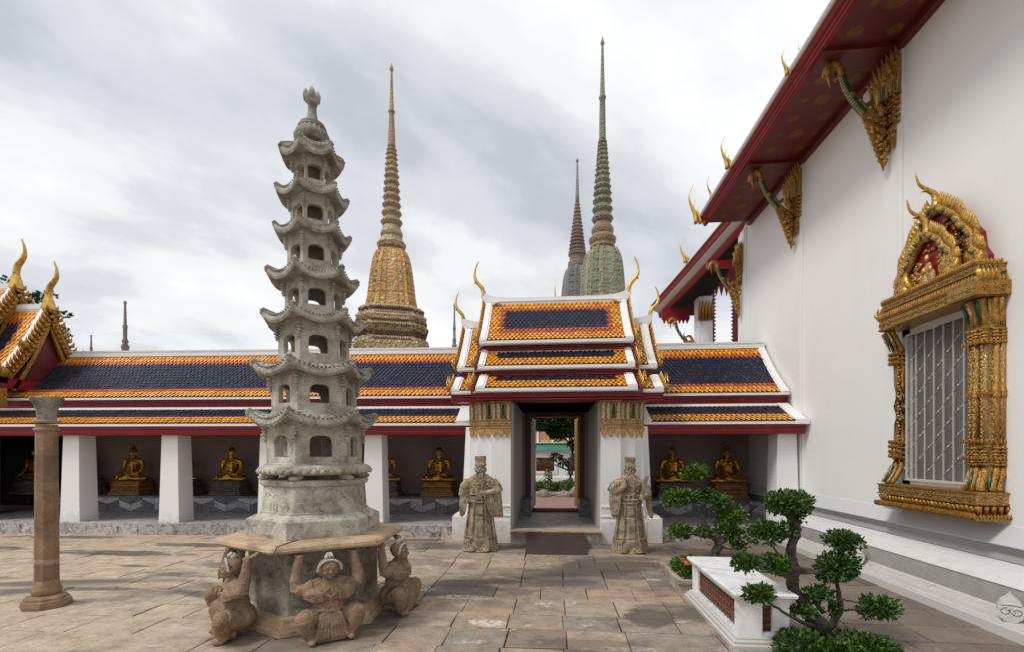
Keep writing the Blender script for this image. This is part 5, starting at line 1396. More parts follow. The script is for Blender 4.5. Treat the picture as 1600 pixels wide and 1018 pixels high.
BL = {0: 'kneeling brown stone bearer facing the camera in the middle under the slab',
      5: 'brown stone bearer under the left end of the slab facing left',
      1: 'brown stone bearer under the right end of the slab facing right',
      2: 'stone bearer hidden behind the pagoda on the far right side', 3: 'stone bearer hidden behind the pagoda on the gate side', 4: 'stone bearer behind the left corner of the slab, only its topknot showing'}
for k in (5, 0, 1, 4):
    a = PH + math.pi / 6 + k * math.pi / 3; rr = .875
    c = (PC.x + rr * math.cos(a), PC.y + rr * math.sin(a), 0)
    t_ = thing('stone_bearer', BL[k], 'statue', c, a + math.pi / 2 + R({5: -24, 0: 3, 1: -6}.get(k, 0)), 'stone bearers carrying the pagoda slab')
    t_.scale = (1.16, 1.10, 1.045)
    link('body', bodym, t_); link('hair_band', hairm, t_)

# ================================================================== OLD STONE COLUMN
col = thing('stone_column', 'weathered brown octagonal stone column standing on the left', 'column', (-5.62, 4.90, 0)); col.scale = (.775, .775, 1)
m = MB(); m.lathe([(.285, 0), (.29, .03), (.275, .075), (.25, .085), (.248, .105), (.215, .125), (.19, .13)], 8, a0=R(22.5 + 12), smooth=False); m.build('base', 'column_brown', col)
m = MB(); m.lathe([(.15, .125), (.16, .15), (.172, .175), (.165, .20), (.145, .215), (.15, .24), (.138, .25), (.138, .29)], 16, a0=R(12)); m.build('base_ring', 'column_brown', col)
m = MB(); m.lathe([(.140, .27), (.139, .6), (.134, 1.1), (.128, 1.6), (.125, 2.01)], 8, a0=R(22.5 + 12), smooth=False)
col_shaft = m.build('shaft', 'column_stained', col)
m = MB()
for z in (1.955, 2.04): m.lathe([(.12, z - .02), (.142, z - .012), (.147, z), (.142, z + .012), (.12, z + .02)], 16)
m.build('neck_ring', 'column_brown', col)
m = MB(); m.lathe([(.112, 2.03), (.112, 2.12), (.120, 2.17), (.145, 2.23), (.18, 2.27), (.185, 2.285)], 8, a0=R(34.5), smooth=False); m.lathe([(.190, 2.283), (.196, 2.30), (.19, 2.318), (.12, 2.32)], 8, a0=R(34.5), smooth=False); m.build('capital', 'plinth_stone', col)

# ================================================================== GUARDIAN STATUES
def guardian(kind):
    m = MB()
    # robe: flared bell with hem folds
    N = 40; rs = []
    for z, rx, ry, f_ in ((0.015, .285, .20, .06), (.05, .285, .20, .06), (.16, .265, .185, .05), (.30, .235, .165, .035), (.55, .205, .145, .02), (.80, .18, .125, .01), (1.0, .185, .125, 0), (1.15, .20, .12, 0), (1.24, .17, .105, 0), (1.30, .09, .08, 0)):
        rs.append([(rx * math.cos(2 * math.pi * j / N) * (1 + f_ * math.sin(j * 5.0)), ry * math.sin(2 * math.pi * j / N) * (1 + f_ * math.cos(j * 4.1)), z) for j in range(N)])
    m.rings(rs)
    # front apron, lapels, belt, hem bands
    for a in (-1, 1):
        m.tube([(a * .05, -.13, 1.20), (a * .035, -.135, 1.0), (a * .03, -.14, .85)], .014, 6)
        m.tube([(a * .085, -.13, .80), (a * .10, -.155, .45), (a * .12, -.19, .20)], .013, 6)
        m.tube([(a * .17, -.09, .78), (a * .205, -.10, .45), (a * .235, -.12, .22)], .014, 6)
        m.tube([(a * .125, -.185, .235), (a * .18, -.15, .235), (a * .26, -.09, .25)], .012, 6)
        for q in range(4): m.tube([(a * (.14 + q * .03), -.17 + q * .022, .21), (a * (.15 + q * .035), -.185 + q * .03, .04)], .013, 6)
        # shoes
        m.ell((a * .115, -.20, .045), (.062, .085, .048), 12, 8); m.ell((a * .115, -.225, .03), (.066, .075, .028), 12, 6)
        m.tube([(a * .05, -.20, .05), (a * .075, -.235, .11), (a * .115, -.25, .125), (a * .155, -.235, .11), (a * .185, -.20, .05)], .012, 6)
    m.box(-.055, .055, -.165, -.12, .62, .78); m.box(-.06, .06, -.185, -.12, .24, .58); m.box(-.06, .06, -.195, -.12, .10, .20)
    m.tube([(-.185, -.02, .84), (-.12, -.11, .83), (0, -.145, .82), (.12, -.11, .83), (.185, -.02, .84)], .020, 7)
    m.tube([(-.185, -.02, .93), (-.12, -.11, .95), (0, -.145, .96), (.12, -.11, .95), (.185, -.02, .93)], .012, 6)
    for q in range(7): m.ell((-.10 + q * .033, -.14 - .01 * (3 - abs(q - 3)) / 3, .885), (.014, .012, .024), 6, 5)
    for q in range(16): m.ell((rnd.uniform(-.15, .15), -.135, rnd.uniform(.98, 1.16)), (.02, .016, .014), 6, 5, rot=(0, rnd.uniform(-1, 1), 0))
    # shoulders
    m.ell((0, 0, 1.17), (.235, .12, .10), 16, 9)
    # head, hat, beard
    hz = 1.385
    m.ell((0, -.03, hz), (.078, .082, .100), 18, 12); m.box(-.07, .07, -.085, .04, hz - .08, hz + .03)
    m.ell((0, -.112, hz - .008), (.013, .018, .024), 8, 6)
    for s_ in (-1, 1):
        m.ell((s_ * .032, -.098, hz + .012), (.020, .010, .008), 8, 5); m.tube([(s_ * .012, -.108, hz + .030), (s_ * .034, -.112, hz + .042), (s_ * .062, -.095, hz + .028)], .0075, 6)
        m.ell((s_ * .038, -.092, hz - .024), (.024, .016, .020), 8, 6); m.ell((s_ * .084, -.02, hz - .01), (.014, .020, .040), 8, 6)
        m.tube([(s_ * .006, -.112, hz - .040), (s_ * .030, -.118, hz - .046), (s_ * .050, -.120, hz - .09), (s_ * .052, -.135, hz - .18), (s_ * .030, -.150, hz - (.24 if kind else .20))], [.008, .010, .012, .011, .004], 6)
    m.ell((0, -.106, hz - .052), (.018, .010, .006), 7, 5)
    for q in range(-2, 3): m.tube([(q * .010, -.100, hz - .07), (q * .010, -.125, hz - .13), (q * .007, -.145, hz - (.27 if kind else .25))], [.013, .013, .004], 6)
    hw = .074 if kind else .078
    m.rings([[(a * w_, b * w_ - .02, z) for a, b in ((-1, -1), (-.35, -1.12), (.35, -1.12), (1, -1), (1.05, 0), (1, 1), (-1, 1), (-1.05, 0))] for z, w_ in ((hz + .05, hw * 1.05), (hz + .085, hw * 1.08), (hz + .09, hw * .95), (hz + .155, hw * .97), (hz + .160, hw * 1.04), (hz + .215, hw * 1.02), (hz + .225, hw * .96))])
    m.tube([(-.075, -.09, hz + .06), (0, -.108, hz + .062), (.075, -.09, hz + .06)], .012, 6)
    # sleeves
    if kind == 0:
        for s_, el_, hand in ((-1, (-.27, -.02, .92), (-.17, -.11, .86)), (1, (.285, -.04, 1.00), (.05, -.165, .97))):
            m.tube([(s_ * .17, 0, 1.18), (s_ * .24, -.01, 1.08), el_], [.085, .085, .075], 12)
            if s_ < 0:
                m.tube([(-.25, -.01, .98), (-.25, -.05, .84), (-.27, -.05, .68), (-.29, -.04, .57)], [.075, .065, .05, .022], 10); m.ell((-.175, -.11, .84), (.035, .04, .05), 8, 6)
                m.tube([(-.24, -.04, .93), (-.19, -.10, .86)], [.05, .032], 8)
                for q in range(5): m.tube([(-.30 + q * .025, -.08, .90), (-.31 + q * .025, -.10, .75), (-.31 + q * .018, -.08, .60)], .011, 5)
            else:
                m.tube([el_, (.18, -.13, .99), (.06, -.165, .97)], [.075, .06, .045], 12); m.ell((.04, -.175, .965), (.045, .035, .035), 9, 6)
                for q in range(4): m.tube([(.06, -.195, .985 - q * .018), (.02, -.205, .98 - q * .018), (-.01, -.19, .975 - q * .018)], .010, 5)
                m.rings([[(.06, -.19, .96), (.32, -.10, 1.0), (.32, .0, 1.0), (.08, -.10, .96)], [(.10, -.185, .80), (.335, -.11, .82), (.335, -.01, .82), (.12, -.10, .80)], [(.16, -.16, .64), (.36, -.10, .62), (.35, -.02, .62), (.18, -.08, .64)], [(.20, -.13, .58), (.355, -.09, .57), (.345, -.04, .57), (.21, -.08, .58)]])
                for q in range(7): m.tube([(.09 + q * .036, -.19 + q * .014, .95), (.12 + q * .035, -.19 + q * .013, .78), (.18 + q * .028, -.16 + q * .010, .60)], .012, 5)
    else:
        m.tube([(-.15, 0, 1.18), (-.24, -.01, 1.10), (-.285, -.04, 1.02)], [.085, .09, .08], 12); m.tube([(-.27, -.05, 1.02), (-.20, -.12, 1.02), (-.11, -.155, 1.10), (-.095, -.155, 1.20)], [.075, .058, .045, .035], 10); m.ell((-.09, -.16, 1.22), (.032, .03, .042), 8, 6)
        for q in range(4): m.tube([(-.11 + q * .014, -.175, 1.235), (-.108 + q * .014, -.18, 1.275)], .009, 5)
        m.rings([[(-.33, -.09, 1.02), (-.15, -.16, 1.04), (-.13, -.09, 1.04), (-.32, .02, 1.02)], [(-.33, -.10, .82), (-.17, -.16, .82), (-.15, -.09, .82), (-.32, .0, .82)], [(-.30, -.09, .62), (-.20, -.13, .62), (-.19, -.07, .62), (-.29, -.01, .62)], [(-.27, -.08, .585), (-.22, -.10, .585), (-.21, -.06, .585), (-.26, -.02, .585)]])
        for q in range(6): m.tube([(-.32 + q * .032, -.10 - q * .012, 1.0), (-.325 + q * .032, -.12 - q * .010, .82), (-.29 + q * .018, -.10 - q * .006, .62)], .012, 5)
        for q in range(5): m.tube([(-.13 - q * .035, -.05, 1.24 - q * .02), (-.15 - q * .04, -.12, 1.17 - q * .025), (-.16 - q * .035, -.15, 1.10 - q * .015)], .010, 5)
        m.tube([(.16, 0, 1.18), (.245, -.02, 1.08), (.28, -.05, .97)], [.085, .075, .06], 12); m.tube([(.27, -.05, .96), (.22, -.13, .93), (.165, -.165, .93)], [.055, .045, .035], 10); m.ell((.16, -.175, .935), (.038, .035, .035), 8, 6)
        m.hexa([(.115, -.205, .90), (.165, -.205, .90), (.165, -.175, .90), (.115, -.175, .90), (.20, -.225, 1.30), (.265, -.225, 1.30), (.265, -.195, 1.30), (.20, -.195, 1.30)])
        m.tube([(.28, -.04, .95), (.285, -.06, .78), (.31, -.05, .66), (.335, -.04, .57)], [.06, .05, .04, .02], 10)
        for q in range(4): m.tube([(.25 + q * .02, -.09, .92), (.26 + q * .02, -.10, .75), (.30 + q * .012, -.07, .59)], .010, 5)
        for q in range(4): m.tube([(.13, -.205, .95 - q * .016), (.165, -.215, .948 - q * .016), (.19, -.205, .94 - q * .016)], .009, 5)
    return m
for kind, loc, rz, lb in ((0, (-1.29, 8.42, 0), .02, 'bearded stone guardian with square hat left of the doorway, hand on belly'), (1, (1.30, 8.50, 0), -.02, 'bearded stone guardian right of the doorway holding a tablet upright')):
    t_ = thing('stone_guardian', lb, 'statue', loc, rz, 'stone guardians beside the gate')
    t_.scale = (1.14, 1.08, 1.02) if kind == 0 else (1.09, 1.08, 1.01)
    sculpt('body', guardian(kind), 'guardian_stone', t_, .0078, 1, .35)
    m = MB(); m.ell((0, -.02, .008), (.30, .24, .02), 24, 6); m.build('base', 'guardian_stone', t_)

# ================================================================== SEATED BUDDHAS
def buddha():
    m = MB()
    for s_ in (-1, 1):
        m.tube([(s_ * .05, .02, .07), (s_ * .20, -.05, .075), (s_ * .33, -.06, .065)], [.085, .080, .065], 12); m.ell((s_ * .33, -.07, .06), (.07, .075, .055), 12, 8)
        m.tube([(s_ * .33, -.09, .05), (s_ * .15, -.16, .055), (-s_ * .08, -.15, .06 + (.05 if s_ > 0 else 0))], [.055, .05, .04], 10)
    m.ell((0, -.13, .10), (.18, .07, .045), 12, 7)
    m.ell((0, .02, .10), (.17, .12, .10), 14, 8)
    m.tube([(0, .02, .10), (0, .02, .25), (0, .01, .40), (0, .015, .50)], [.125, .105, .135, .10], 16); m.ell((0, -.01, .42), (.155, .095, .085), 14, 9)
    m.ell((0, .015, .49), (.19, .075, .055), 14, 8)
    m.tube([(0, .01, .50), (0, 0, .58)], [.052, .048], 10)
    for s_ in (-1, 1): m.tube([(s_ * .17, .01, .49), (s_ * .215, .02, .38), (s_ * .225, -.01, .27)], [.055, .047, .042], 10)
    m.tube([(-.225, -.01, .27), (-.235, -.09, .18), (-.245, -.15, .11), (-.25, -.17, .05)], [.042, .036, .030, .018], 9)     # right arm over the knee
    m.tube([(.225, -.01, .27), (.16, -.10, .17), (.03, -.145, .145)], [.042, .036, .028], 9); m.ell((.0, -.15, .145), (.07, .04, .02), 9, 6)
    m.tube([(.12, -.07, .50), (.04, -.09, .40), (-.06, -.085, .28), (-.10, -.07, .20)], .010, 6); m.box(.03, .075, -.11, -.06, .22, .46)
    hz = .665
    m.ell((0, 0, hz), (.074, .078, .095), 16, 11); m.ell((0, -.035, hz - .05), (.042, .04, .035), 10, 7); m.ell((0, -.085, hz - .01), (.011, .016, .022), 7, 5)
    for s_ in (-1, 1): m.ell((s_ * .078, .005, hz - .03), (.012, .018, .055), 8, 6); m.tube([(s_ * .012, -.078, hz + .02), (s_ * .03, -.080, hz + .028), (s_ * .055, -.065, hz + .018)], .006, 5)
    m.ell((0, .012, hz + .045), (.080, .078, .065), 14, 8); m.ell((0, .012, hz + .10), (.045, .045, .045), 10, 7)
    m.tube([(0, .012, hz + .12), (0, .012, hz + .18), (0, .012, hz + .28)], [.024, .018, .004], 8)
    return m
bb = sculpt('figure', buddha(), 'buddha_gold', None, .012, 1); bm_ = bb.data; bpy.data.objects.remove(bb)
def pedestal_mesh(mat):
    m = MB(); m.sqlathe([(.07, 0), (.07, .045), (.045, .06), (.05, .09), (.02, .10), (.0, .16), (.02, .19), (.0, .21), (.03, .225), (.03, .25), (-.0, .262), (-.01, .30), (.015, .32), (.0, .345)], .33, .22)
    for k in range(14): m.spike((-.34 + k * .052, -.235, .225), .022, .012, .05)
    for k in range(12): m.spike((-.33 + k * .06, -.25, .10), .026, .014, .06)
    return m.mesh('pedestal', mat)
pg = pedestal_mesh('pedestal_gold'); ps = pedestal_mesh('pedestal_grey')
def wpos(u, v_):
    a = R(2.3); return (-1.6 + u * math.cos(a) - v_ * math.sin(a), 9.57 + u * math.sin(a) + v_ * math.cos(a))
BU = [(-11.65, 'in the dark far left bay'), (-10.35, 'half hidden by the leftmost pillar'), (-9.037, 'in the first bay from the left, gilded pedestal'), (-7.726, 'mostly behind the second pillar'),
      (-6.445, 'in the second bay from the left, grey pedestal'), (-5.135, 'just left of the pagoda, mostly hidden'), (-3.822, 'hidden behind the pagoda'), (-2.506, 'partly behind the pillar right of the pagoda'), (-1.156, 'beside the gate, left of the guardian')]
for i, (u, lb) in enumerate(BU):
    x, y = wpos(u, 2.25)
    gold_ped = i in (2, 8)
    t_ = thing('seated_buddha', 'golden seated buddha ' + lb, 'buddha statue', (x, y, .641), R(2.3), 'golden buddhas in the cloister')
    link('pedestal', pg if gold_ped else ps, t_); f_ = link('figure', bm_, t_); f_.location = (0, 0, .345); f_.scale = (1.12, 1.1, 1.08)
for x, g_, lb in ((2.80, 0, 'golden seated buddha in the east cloister, the left one of two, grey pedestal'), (4.06, 1, 'golden seated buddha in the east cloister nearest the big hall, gilded pedestal')):
    t_ = thing('seated_buddha', lb, 'buddha statue', (x, 9.54 + 2.25, .641), 0, 'golden buddhas in the cloister')
    link('pedestal', pg if g_ else ps, t_); f_ = link('figure', bm_, t_); f_.location = (0, 0, .345); f_.scale = (1.12, 1.1, 1.08)

# ================================================================== GREAT CHEDIS
def redent(h, z, n=3, cx=0, cy=0, st=.16):
    """square with n indented steps at each corner"""
    q = []
    for i in range(n + 1):
        a = 1 - st * i; b = 1 - st * (n - i)
        q.append((a, b))
    pts = []
    k = []
    for i in range(n + 1):
        k.append((1 - st * i, (1 - st * n) + st * i if i else 1 - st * n))
        if i < n: k.append((1 - st * i, (1 - st * n) + st * (i + 1)))
    # walk the corner from the +x side to the +y side
    base = k
    for r_ in range(4):
        c_, s_ = (1, 0, -1, 0)[r_], (0, 1, 0, -1)[r_]
        for a, b in base: pts.append((cx + (a * c_ - b * s_) * h, cy + (a * s_ + b * c_) * h, z))
    return pts
def chedi(name, label, x, y, D, cxp, k, base_p, bell_p, neck_p, cone_p, mats, rot=0.0, seg=28):
    """profiles: (zoomed row, zoomed half width); k converts to metres"""
    t_ = thing(name, label, 'chedi', (x, y, 0), rot, 'mosaic covered spires behind the cloister')
    Z = lambda v_: 1.7 + (706 - cxp(v_)) * D / 755
    m = MB(); rs = [redent(h * k * .94, Z(v_)) for v_, h in base_p]; m.rings([redent(base_p[0][1] * k * 1.15, 0)] + rs); m.build('base', mats['base'], t_)
    for v_, h in mats.get('bands', []):
        m = MB(); m.rings([redent(h * k * .93, Z(v_) - .28), redent(h * k * .955, Z(v_) - .22), redent(h * k * .955, Z(v_) + .22), redent(h * k * .93, Z(v_) + .28)]); m.build('band', mats['maroon'], t_)
    # lotus petals along the terraces
    m = MB()
    for (v_, h) in base_p[::2]:
        z = Z(v_); hh = h * k * .95; n_ = int(hh * 2 * .84 / .34)
        for s_ in range(4):
            for j in range(n_):
                u = -hh * .52 + (j + .5) * hh * 1.04 / n_; p = (hh, u); c_, q_ = (1, 0, -1, 0)[s_], (0, 1, 0, -1)[s_]
                m.ell((p[0] * c_ - p[1] * q_, p[0] * q_ + p[1] * c_, z), (.13, .13, .17), 5, 4)
    m.build('lotus_course', mats['base'], t_, kind='stuff')
    bell = MB(); rs = [redent(h * k * .92, Z(v_), 3, st=.17) for v_, h in bell_p]; bell.rings(rs); bell = bell.build('bell', mats['bell'], t_)
    # ribs on the redented corners, flower panel in the middle of each side
    m = MB()
    for s_ in range(4):
        c_, q_ = (1, 0, -1, 0)[s_], (0, 1, 0, -1)[s_]
        for i in range(4):
            a, b = (1 - .17 * i), (1 - .17 * (3 - i))
            P = [((a * h * k * .925) * c_ - (b * h * k * .925) * q_, (a * h * k * .925) * q_ + (b * h * k * .925) * c_, Z(v_)) for v_, h in bell_p[:-1]]
            m.tube(P, .055, 5)
        for i in (-2, 2):
            P = [((h * k * .925) * c_ - (i * .12 * h * k) * q_, (h * k * .925) * q_ + (i * .12 * h * k) * c_, Z(v_)) for v_, h in bell_p[:-1]]
            m.tube(P, .05, 5)
    for v_ in range(0, 9):
        t2 = v_ / 8; i0 = min(len(bell_p) - 2, int(t2 * (len(bell_p) - 1))); f_ = t2 * (len(bell_p) - 1) - i0
        vv = lerp(bell_p[i0][0], bell_p[i0 + 1][0], f_); hh = lerp(bell_p[i0][1], bell_p[i0 + 1][1], f_) * k * .925
        for s_ in range(4):
            c_, q_ = (1, 0, -1, 0)[s_], (0, 1, 0, -1)[s_]
            for u in (-.75, -.4, .4, .75):
                m.ell((hh * c_ * (1 if abs(u) < .5 else .84) - u * hh * q_, hh * q_ * (1 if abs(u) < .5 else .84) + u * hh * c_, Z(vv)), (.10, .10, .14), 5, 4)
    m.build('bell_rib', mats['rib'], bell, kind='stuff')
    nk = MB(); nk.lathe([(h * k * .96, Z(v_)) for v_, h in neck_p], 24, smooth=False); nk.build('neck', mats['neck'], t_)
    rg_ = MB()
    prof = []
    for i in range(len(cone_p['rings']) - 1):
        (v0, h0), (v1, h1) = cone_p['rings'][i], cone_p['rings'][i + 1]
        for f_, g_ in ((0, .80), (.12, .93), (.35, 1.04), (.6, 1.0), (.85, .86), (.93, .76)):
            prof.append((lerp(h0, h1, f_) * k * g_, Z(lerp(v0, v1, f_))))
    rg_.lathe(prof, seg); rg_.build('rings', mats['ring'], t_)
    # little mosaic bosses round each ring
    m = MB()
    for i in range(len(cone_p['rings']) - 1):
        (v0, h0), (v1, h1) = cone_p['rings'][i], cone_p['rings'][i + 1]
        r_ = lerp(h0, h1, .4) * k * 1.04; n_ = max(8, int(r_ * 2 * math.pi / .42)); z = Z(lerp(v0, v1, .4))
        for j in range(n_): a = 2 * math.pi * j / n_; m.ell((r_ * math.cos(a), r_ * math.sin(a), z), (.10, .10, .12), 5, 4)
    m.build('ring_boss', mats['neck'], t_, kind='stuff')
    sp = MB(); sp.lathe([(h * k, Z(v_)) for v_, h in cone_p['spire']], 12); sp.build('spire', mats['spire'], t_)
    return t_
cy_ = lambda v_: 90 + v_ / 2.166
ky = 50 / 755 / 2.166
rings_y = [(572, 34), (541, 31), (512, 29), (487, 27), (461, 25.5), (436, 24), (412, 22.5), (390, 21), (370, 19.5), (351, 18), (334, 17), (320, 15), (306, 13)]
chedi('great_chedi', 'tall golden yellow and orange tiled spire behind the pagoda', -16.76, 48.7, 50, cy_, ky,
      [(1010, 128), (985, 127), (972, 122), (963, 114), (945, 113), (938, 118), (930, 122), (918, 112), (912, 117), (900, 120), (890, 110), (880, 106), (872, 108), (862, 98)],
      [(862, 92), (850, 88), (820, 82), (790, 79), (760, 75), (730, 71), (700, 65), (680, 59), (668, 52), (660, 44)],
      [(662, 40), (655, 38), (648, 47), (636, 51), (628, 44), (620, 40), (612, 34), (606, 38), (598, 39), (588, 34), (578, 31), (572, 27)],
      {'rings': rings_y, 'spire': [(307, 13.5), (300, 13), (250, 11), (200, 8.5), (190, 8), (187, 11.5), (183, 11.5), (180, 8), (120, 5.5), (60, 3.5), (48, 3.2), (44, 6), (38, 6.5), (33, 4), (20, 1)]},
      {'base': 'chedi_yellow_band', 'bell': 'chedi_yellow', 'rib': 'chedi_yellow_rib', 'neck': 'chedi_yellow_band', 'ring': 'chedi_ring', 'spire': 'chedi_ring', 'maroon': 'chedi_maroon', 'bands': [(954, 114), (908, 113), (882, 106)]}, R(19))
cg_ = lambda v_: 50 + v_ / 2.369
kg = 47.5 / 755 / 2.369
rings_g = [(708, 37), (672, 35), (640, 33), (610, 31), (585, 29), (561, 27), (538, 25), (517, 23), (497, 21.5), (478, 20), (460, 18.5), (443, 17), (428, 15.5), (415, 14.5), (402, 13)]
chedi('great_chedi', 'tallest spire, green mosaic bell with a slender green top', 4.72, 48.1, 47.5, cg_, kg,
      [(1200, 120), (1150, 112), (1140, 118), (1120, 104), (1060, 98), (1050, 90)],
      [(1050, 84), (1020, 79), (980, 76), (940, 74), (900, 71), (860, 67), (835, 62), (822, 57), (812, 52)],
      [(814, 44), (806, 42), (800, 48), (790, 45), (782, 50), (770, 53), (762, 46), (752, 38), (748, 40), (740, 43), (730, 42), (722, 36), (714, 32), (708, 30)],
      {'rings': rings_g, 'spire': [(404, 13.5), (395, 12.5), (320, 11.5), (250, 10), (247, 13), (240, 13), (236, 9.5), (150, 6.5), (60, 4.5), (50, 4), (46, 7), (40, 7.5), (34, 5), (18, 1)]},
      {'base': 'chedi_green', 'bell': 'chedi_green', 'rib': 'chedi_green_rib', 'neck': 'chedi_brown', 'ring': 'chedi_green_ring', 'spire': 'chedi_green_ring', 'maroon': 'chedi_maroon'}, R(22))
kb = 70 / 755 / 2.369
rings_b = [(822, 30)] + [(822 - 13.5 * i, 30 - i * 1.62) for i in range(1, 15)]
chedi('great_chedi', 'smaller bluish grey spire just left of the green one', 3.32, 70.5, 70, cg_, kb,
      [(1200, 90), (1120, 84), (1100, 74), (1050, 68)],
      [(1050, 62), (1000, 57), (950, 53), (915, 49), (895, 45), (882, 40), (874, 34)],
      [(876, 33), (868, 36), (856, 36), (850, 30), (832, 30), (828, 35), (822, 34), (819, 28)],
      {'rings': rings_b, 'spire': [(634, 7.5), (600, 6.5), (540, 4.5), (490, 3), (484, 2.5), (482, 5), (477, 5), (472, 2), (468, .5)]},
      {'base': 'chedi_blue', 'bell': 'chedi_blue', 'rib': 'chedi_blue_ring', 'neck': 'chedi_blue_ring', 'ring': 'chedi_blue_ring', 'spire': 'chedi_blue', 'maroon': 'chedi_maroon'}, R(20))
def small_spire(x, y, zt, zb, r0, label, mat):
    m = MB(); h = zt - zb
    m.lathe([(r0 * 1.5, 0), (r0 * 1.3, zb - .1), (r0 * 1.2, zb), (r0, zb + h * .03), (r0 * 1.3, zb + h * .10), (r0 * .7, zb + h * .16), (r0 * 1.05, zb + h * .20), (r0 * .6, zb + h * .27), (r0 * .62, zb + h * .45), (r0 * .75, zb + h * .50), (r0 * .5, zb + h * .53), (r0 * .30, zb + h * .93), (r0 * .55, zb + h * .96), (r0 * .3, zt), (.01, zt + .05)], 10)
    return m.build('small_spire', mat, None, label=label, category='spire', group='thin distant spires over the roof line')
    return o
o = small_spire(0, 0, 20.4, 14.25, .36, 'thin reddish spire above the long roof left of the pagoda', 'chedi_blue_ring'); o.location = (-53.1, 55.6, 0)
o = small_spire(0, 0, 23.6, 19.0, .34, 'tiny far spire tip above the roof near the left pavilion', 'chedi_blue_ring'); o.location = (-85.9, 82.8, 0)
o = small_spire(0, 0, 17.0, 12.3, .22, 'thin pale spire just left of the gate roof', 'chedi_blue'); o.location = (-10.3, 49.3, 0)

# ================================================================== WEST PAVILION
pav = thing('side_pavilion', 'ornate gilded gable roofs of a pavilion at the left edge', 'pavilion', (-12.0, 10.49, 0))
def gable_roof(xg, length, zr, hb, zb, ch):
    """ridge runs west from the gable at local x = xg; zb = height at the foot, hb = half breadth"""
    P_ = prof_pts(-hb, zb, 0, zr, .26, 9); Q_ = [(-y, z) for y, z in reversed(P_)]
    rf = MB(); strip(rf, P_, xg - length, xg, -.002, .06); strip(rf, Q_, xg - length, xg, -.002, .06); rf = rf.build('roof', 'roof_bed', pav)
    tile_field(rf, xg - length, xg - .14, P_, lambda u, v, w, t_: 'b' if (.22 < v < .75 and u < .62) else ('r' if .17 < v < .8 and u < .68 else 'o'), .11, .12)
    m = MB(); strip(m, P_, xg - .14, xg, .04, .05); m.box(xg - length, xg, -.05, .05, zr - .06, zr + .10); m.build('verge', 'roof_white', rf)
    m = MB(); poly = P_ + Q_[1:]
    m.prism([(y * .84, z - .12) for y, z in poly], 'x', xg - .10, xg - .05); m.build('gable_wall', 'maroon', pav)
    m = MB(); hw_ = R(0)
    for pp in (P_, Q_):
        strip(m, pp, xg + .002, xg + .10, .03, .14, 1)
        L = arclen(pp); n_ = int(L[-1] / .12)
        for i in range(n_):
            (y, z), d_ = at_len(pp, L, L[-1] * (i + .4) / n_); nx, nz = -d_[1], d_[0]
            m.tube([(xg + .08, y, z), (xg + .12, y + nx * .09, z + nz * .09), (xg + .13, y + nx * .12, z + nz * .12 + .09)], [.045, .04, .006], 5, 0)
            m.ell((xg + .12, y - nx * .07, z - nz * .07), (.03, .045, .045), 6, 4, 0)
        pin = [(y * .80, z - .30) for y, z in pp]; strip(m, pin, xg + .0, xg + .06, .03, .05, 0)
    for s_ in (-1, 1):
        y = s_ * (hb + .02)
        m.ell((xg + .08, y, zb + .05), (.10, .13, .12), 8, 6, 0)
        for k in range(4): m.tube([(xg + .06, y, zb), (xg + .12, y + s_ * (.10 + .03 * k), zb + .08), (xg + .14, y + s_ * (.12 + .03 * k), zb + .30 - .04 * k)], [.05, .05, .006], 5, 0)
        for z, yy in ((lerp(zb, zr, .42), s_ * hb * .62),): m.ell((xg + .10, yy, z), (.09, .11, .11), 8, 6, 0); m.tube([(xg + .1, yy, z), (xg + .15, yy + s_ * .1, z + .02), (xg + .15, yy + s_ * .12, z + .18)], [.06, .045, .006], 5, 0)
    m.build('barge_board', ['gold_old', 'gold_old'], pav)
    m = MB(); m.lathe([(.15, 0), (.145, .03), (.085, .26), (.06, .40)], 4, a0=R(45), smooth=False)
    o = m.build('chofa_base', 'gold_smooth', pav); o.location = (xg + .02, 0, zr - .02)
    chofa(pav, (xg + .02, 0, zr + .34), R(180), ch)
    return rf
gable_roof(0, 1.0, 5.10, .98, 3.40, 1.05)
gable_roof(-.85, 2.4, 5.62, .98, 4.1, 1.10)
m = MB(); m.box(-2.6, -1.25, -.95, 0, 0, 3.2); m.build('wall', 'room', pav)
m = MB(); m.box(-2.7, .02, -1.12, -.9, 3.10, 3.22); m.box(-2.7, .06, -1.20, -.9, 3.22, 3.36); m.box(-.05, .06, -1.12, 1.1, 3.12, 3.34); m.build('eave_beam', 'red', pav)
m = MB(); m.box(-.12, .10, -1.16, -.94, 2.70, 3.10); m.build('eave_bracket', 'gold_old', pav)

# ================================================================== TREES behind
def leaf_cloud(m, c, r, n, s_, rg_, shell=.55, flat=1.0):
    c = Vector(c)
    for _ in range(n):
        while True:
            p = Vector((rg_.uniform(-1, 1), rg_.uniform(-1, 1), rg_.uniform(-1, 1)))
            if shell < p.length < 1 or (p.length < 1 and rg_.random() < .15): break
        k = Vector((p.x * r[0], p.y * r[1], p.z * r[2]))
        q = c + k
        d = (k + Vector((rg_.uniform(-1, 1), rg_.uniform(-1, 1), rg_.uniform(-.4, 1.0))) * .7 * max(r)).normalized()
        t_ = d.cross(Vector((rg_.uniform(-1, 1), rg_.uniform(-1, 1), rg_.uniform(-1, 1)))).normalized()
        nn = d.cross(t_)
        l_ = s_ * rg_.uniform(.7, 1.3); w_ = l_ * .30
        v_ = rg_.random() * (.55 + .45 * (p.z * .5 + .5))
        m.add([q[:], (q + d * l_ * .5 + t_ * w_ + nn * w_ * .35)[:], (q + d * l_)[:], (q + d * l_ * .5 - t_ * w_ + nn * w_ * .35)[:]], [(0, 1, 2, 3)], 0, False, v_)
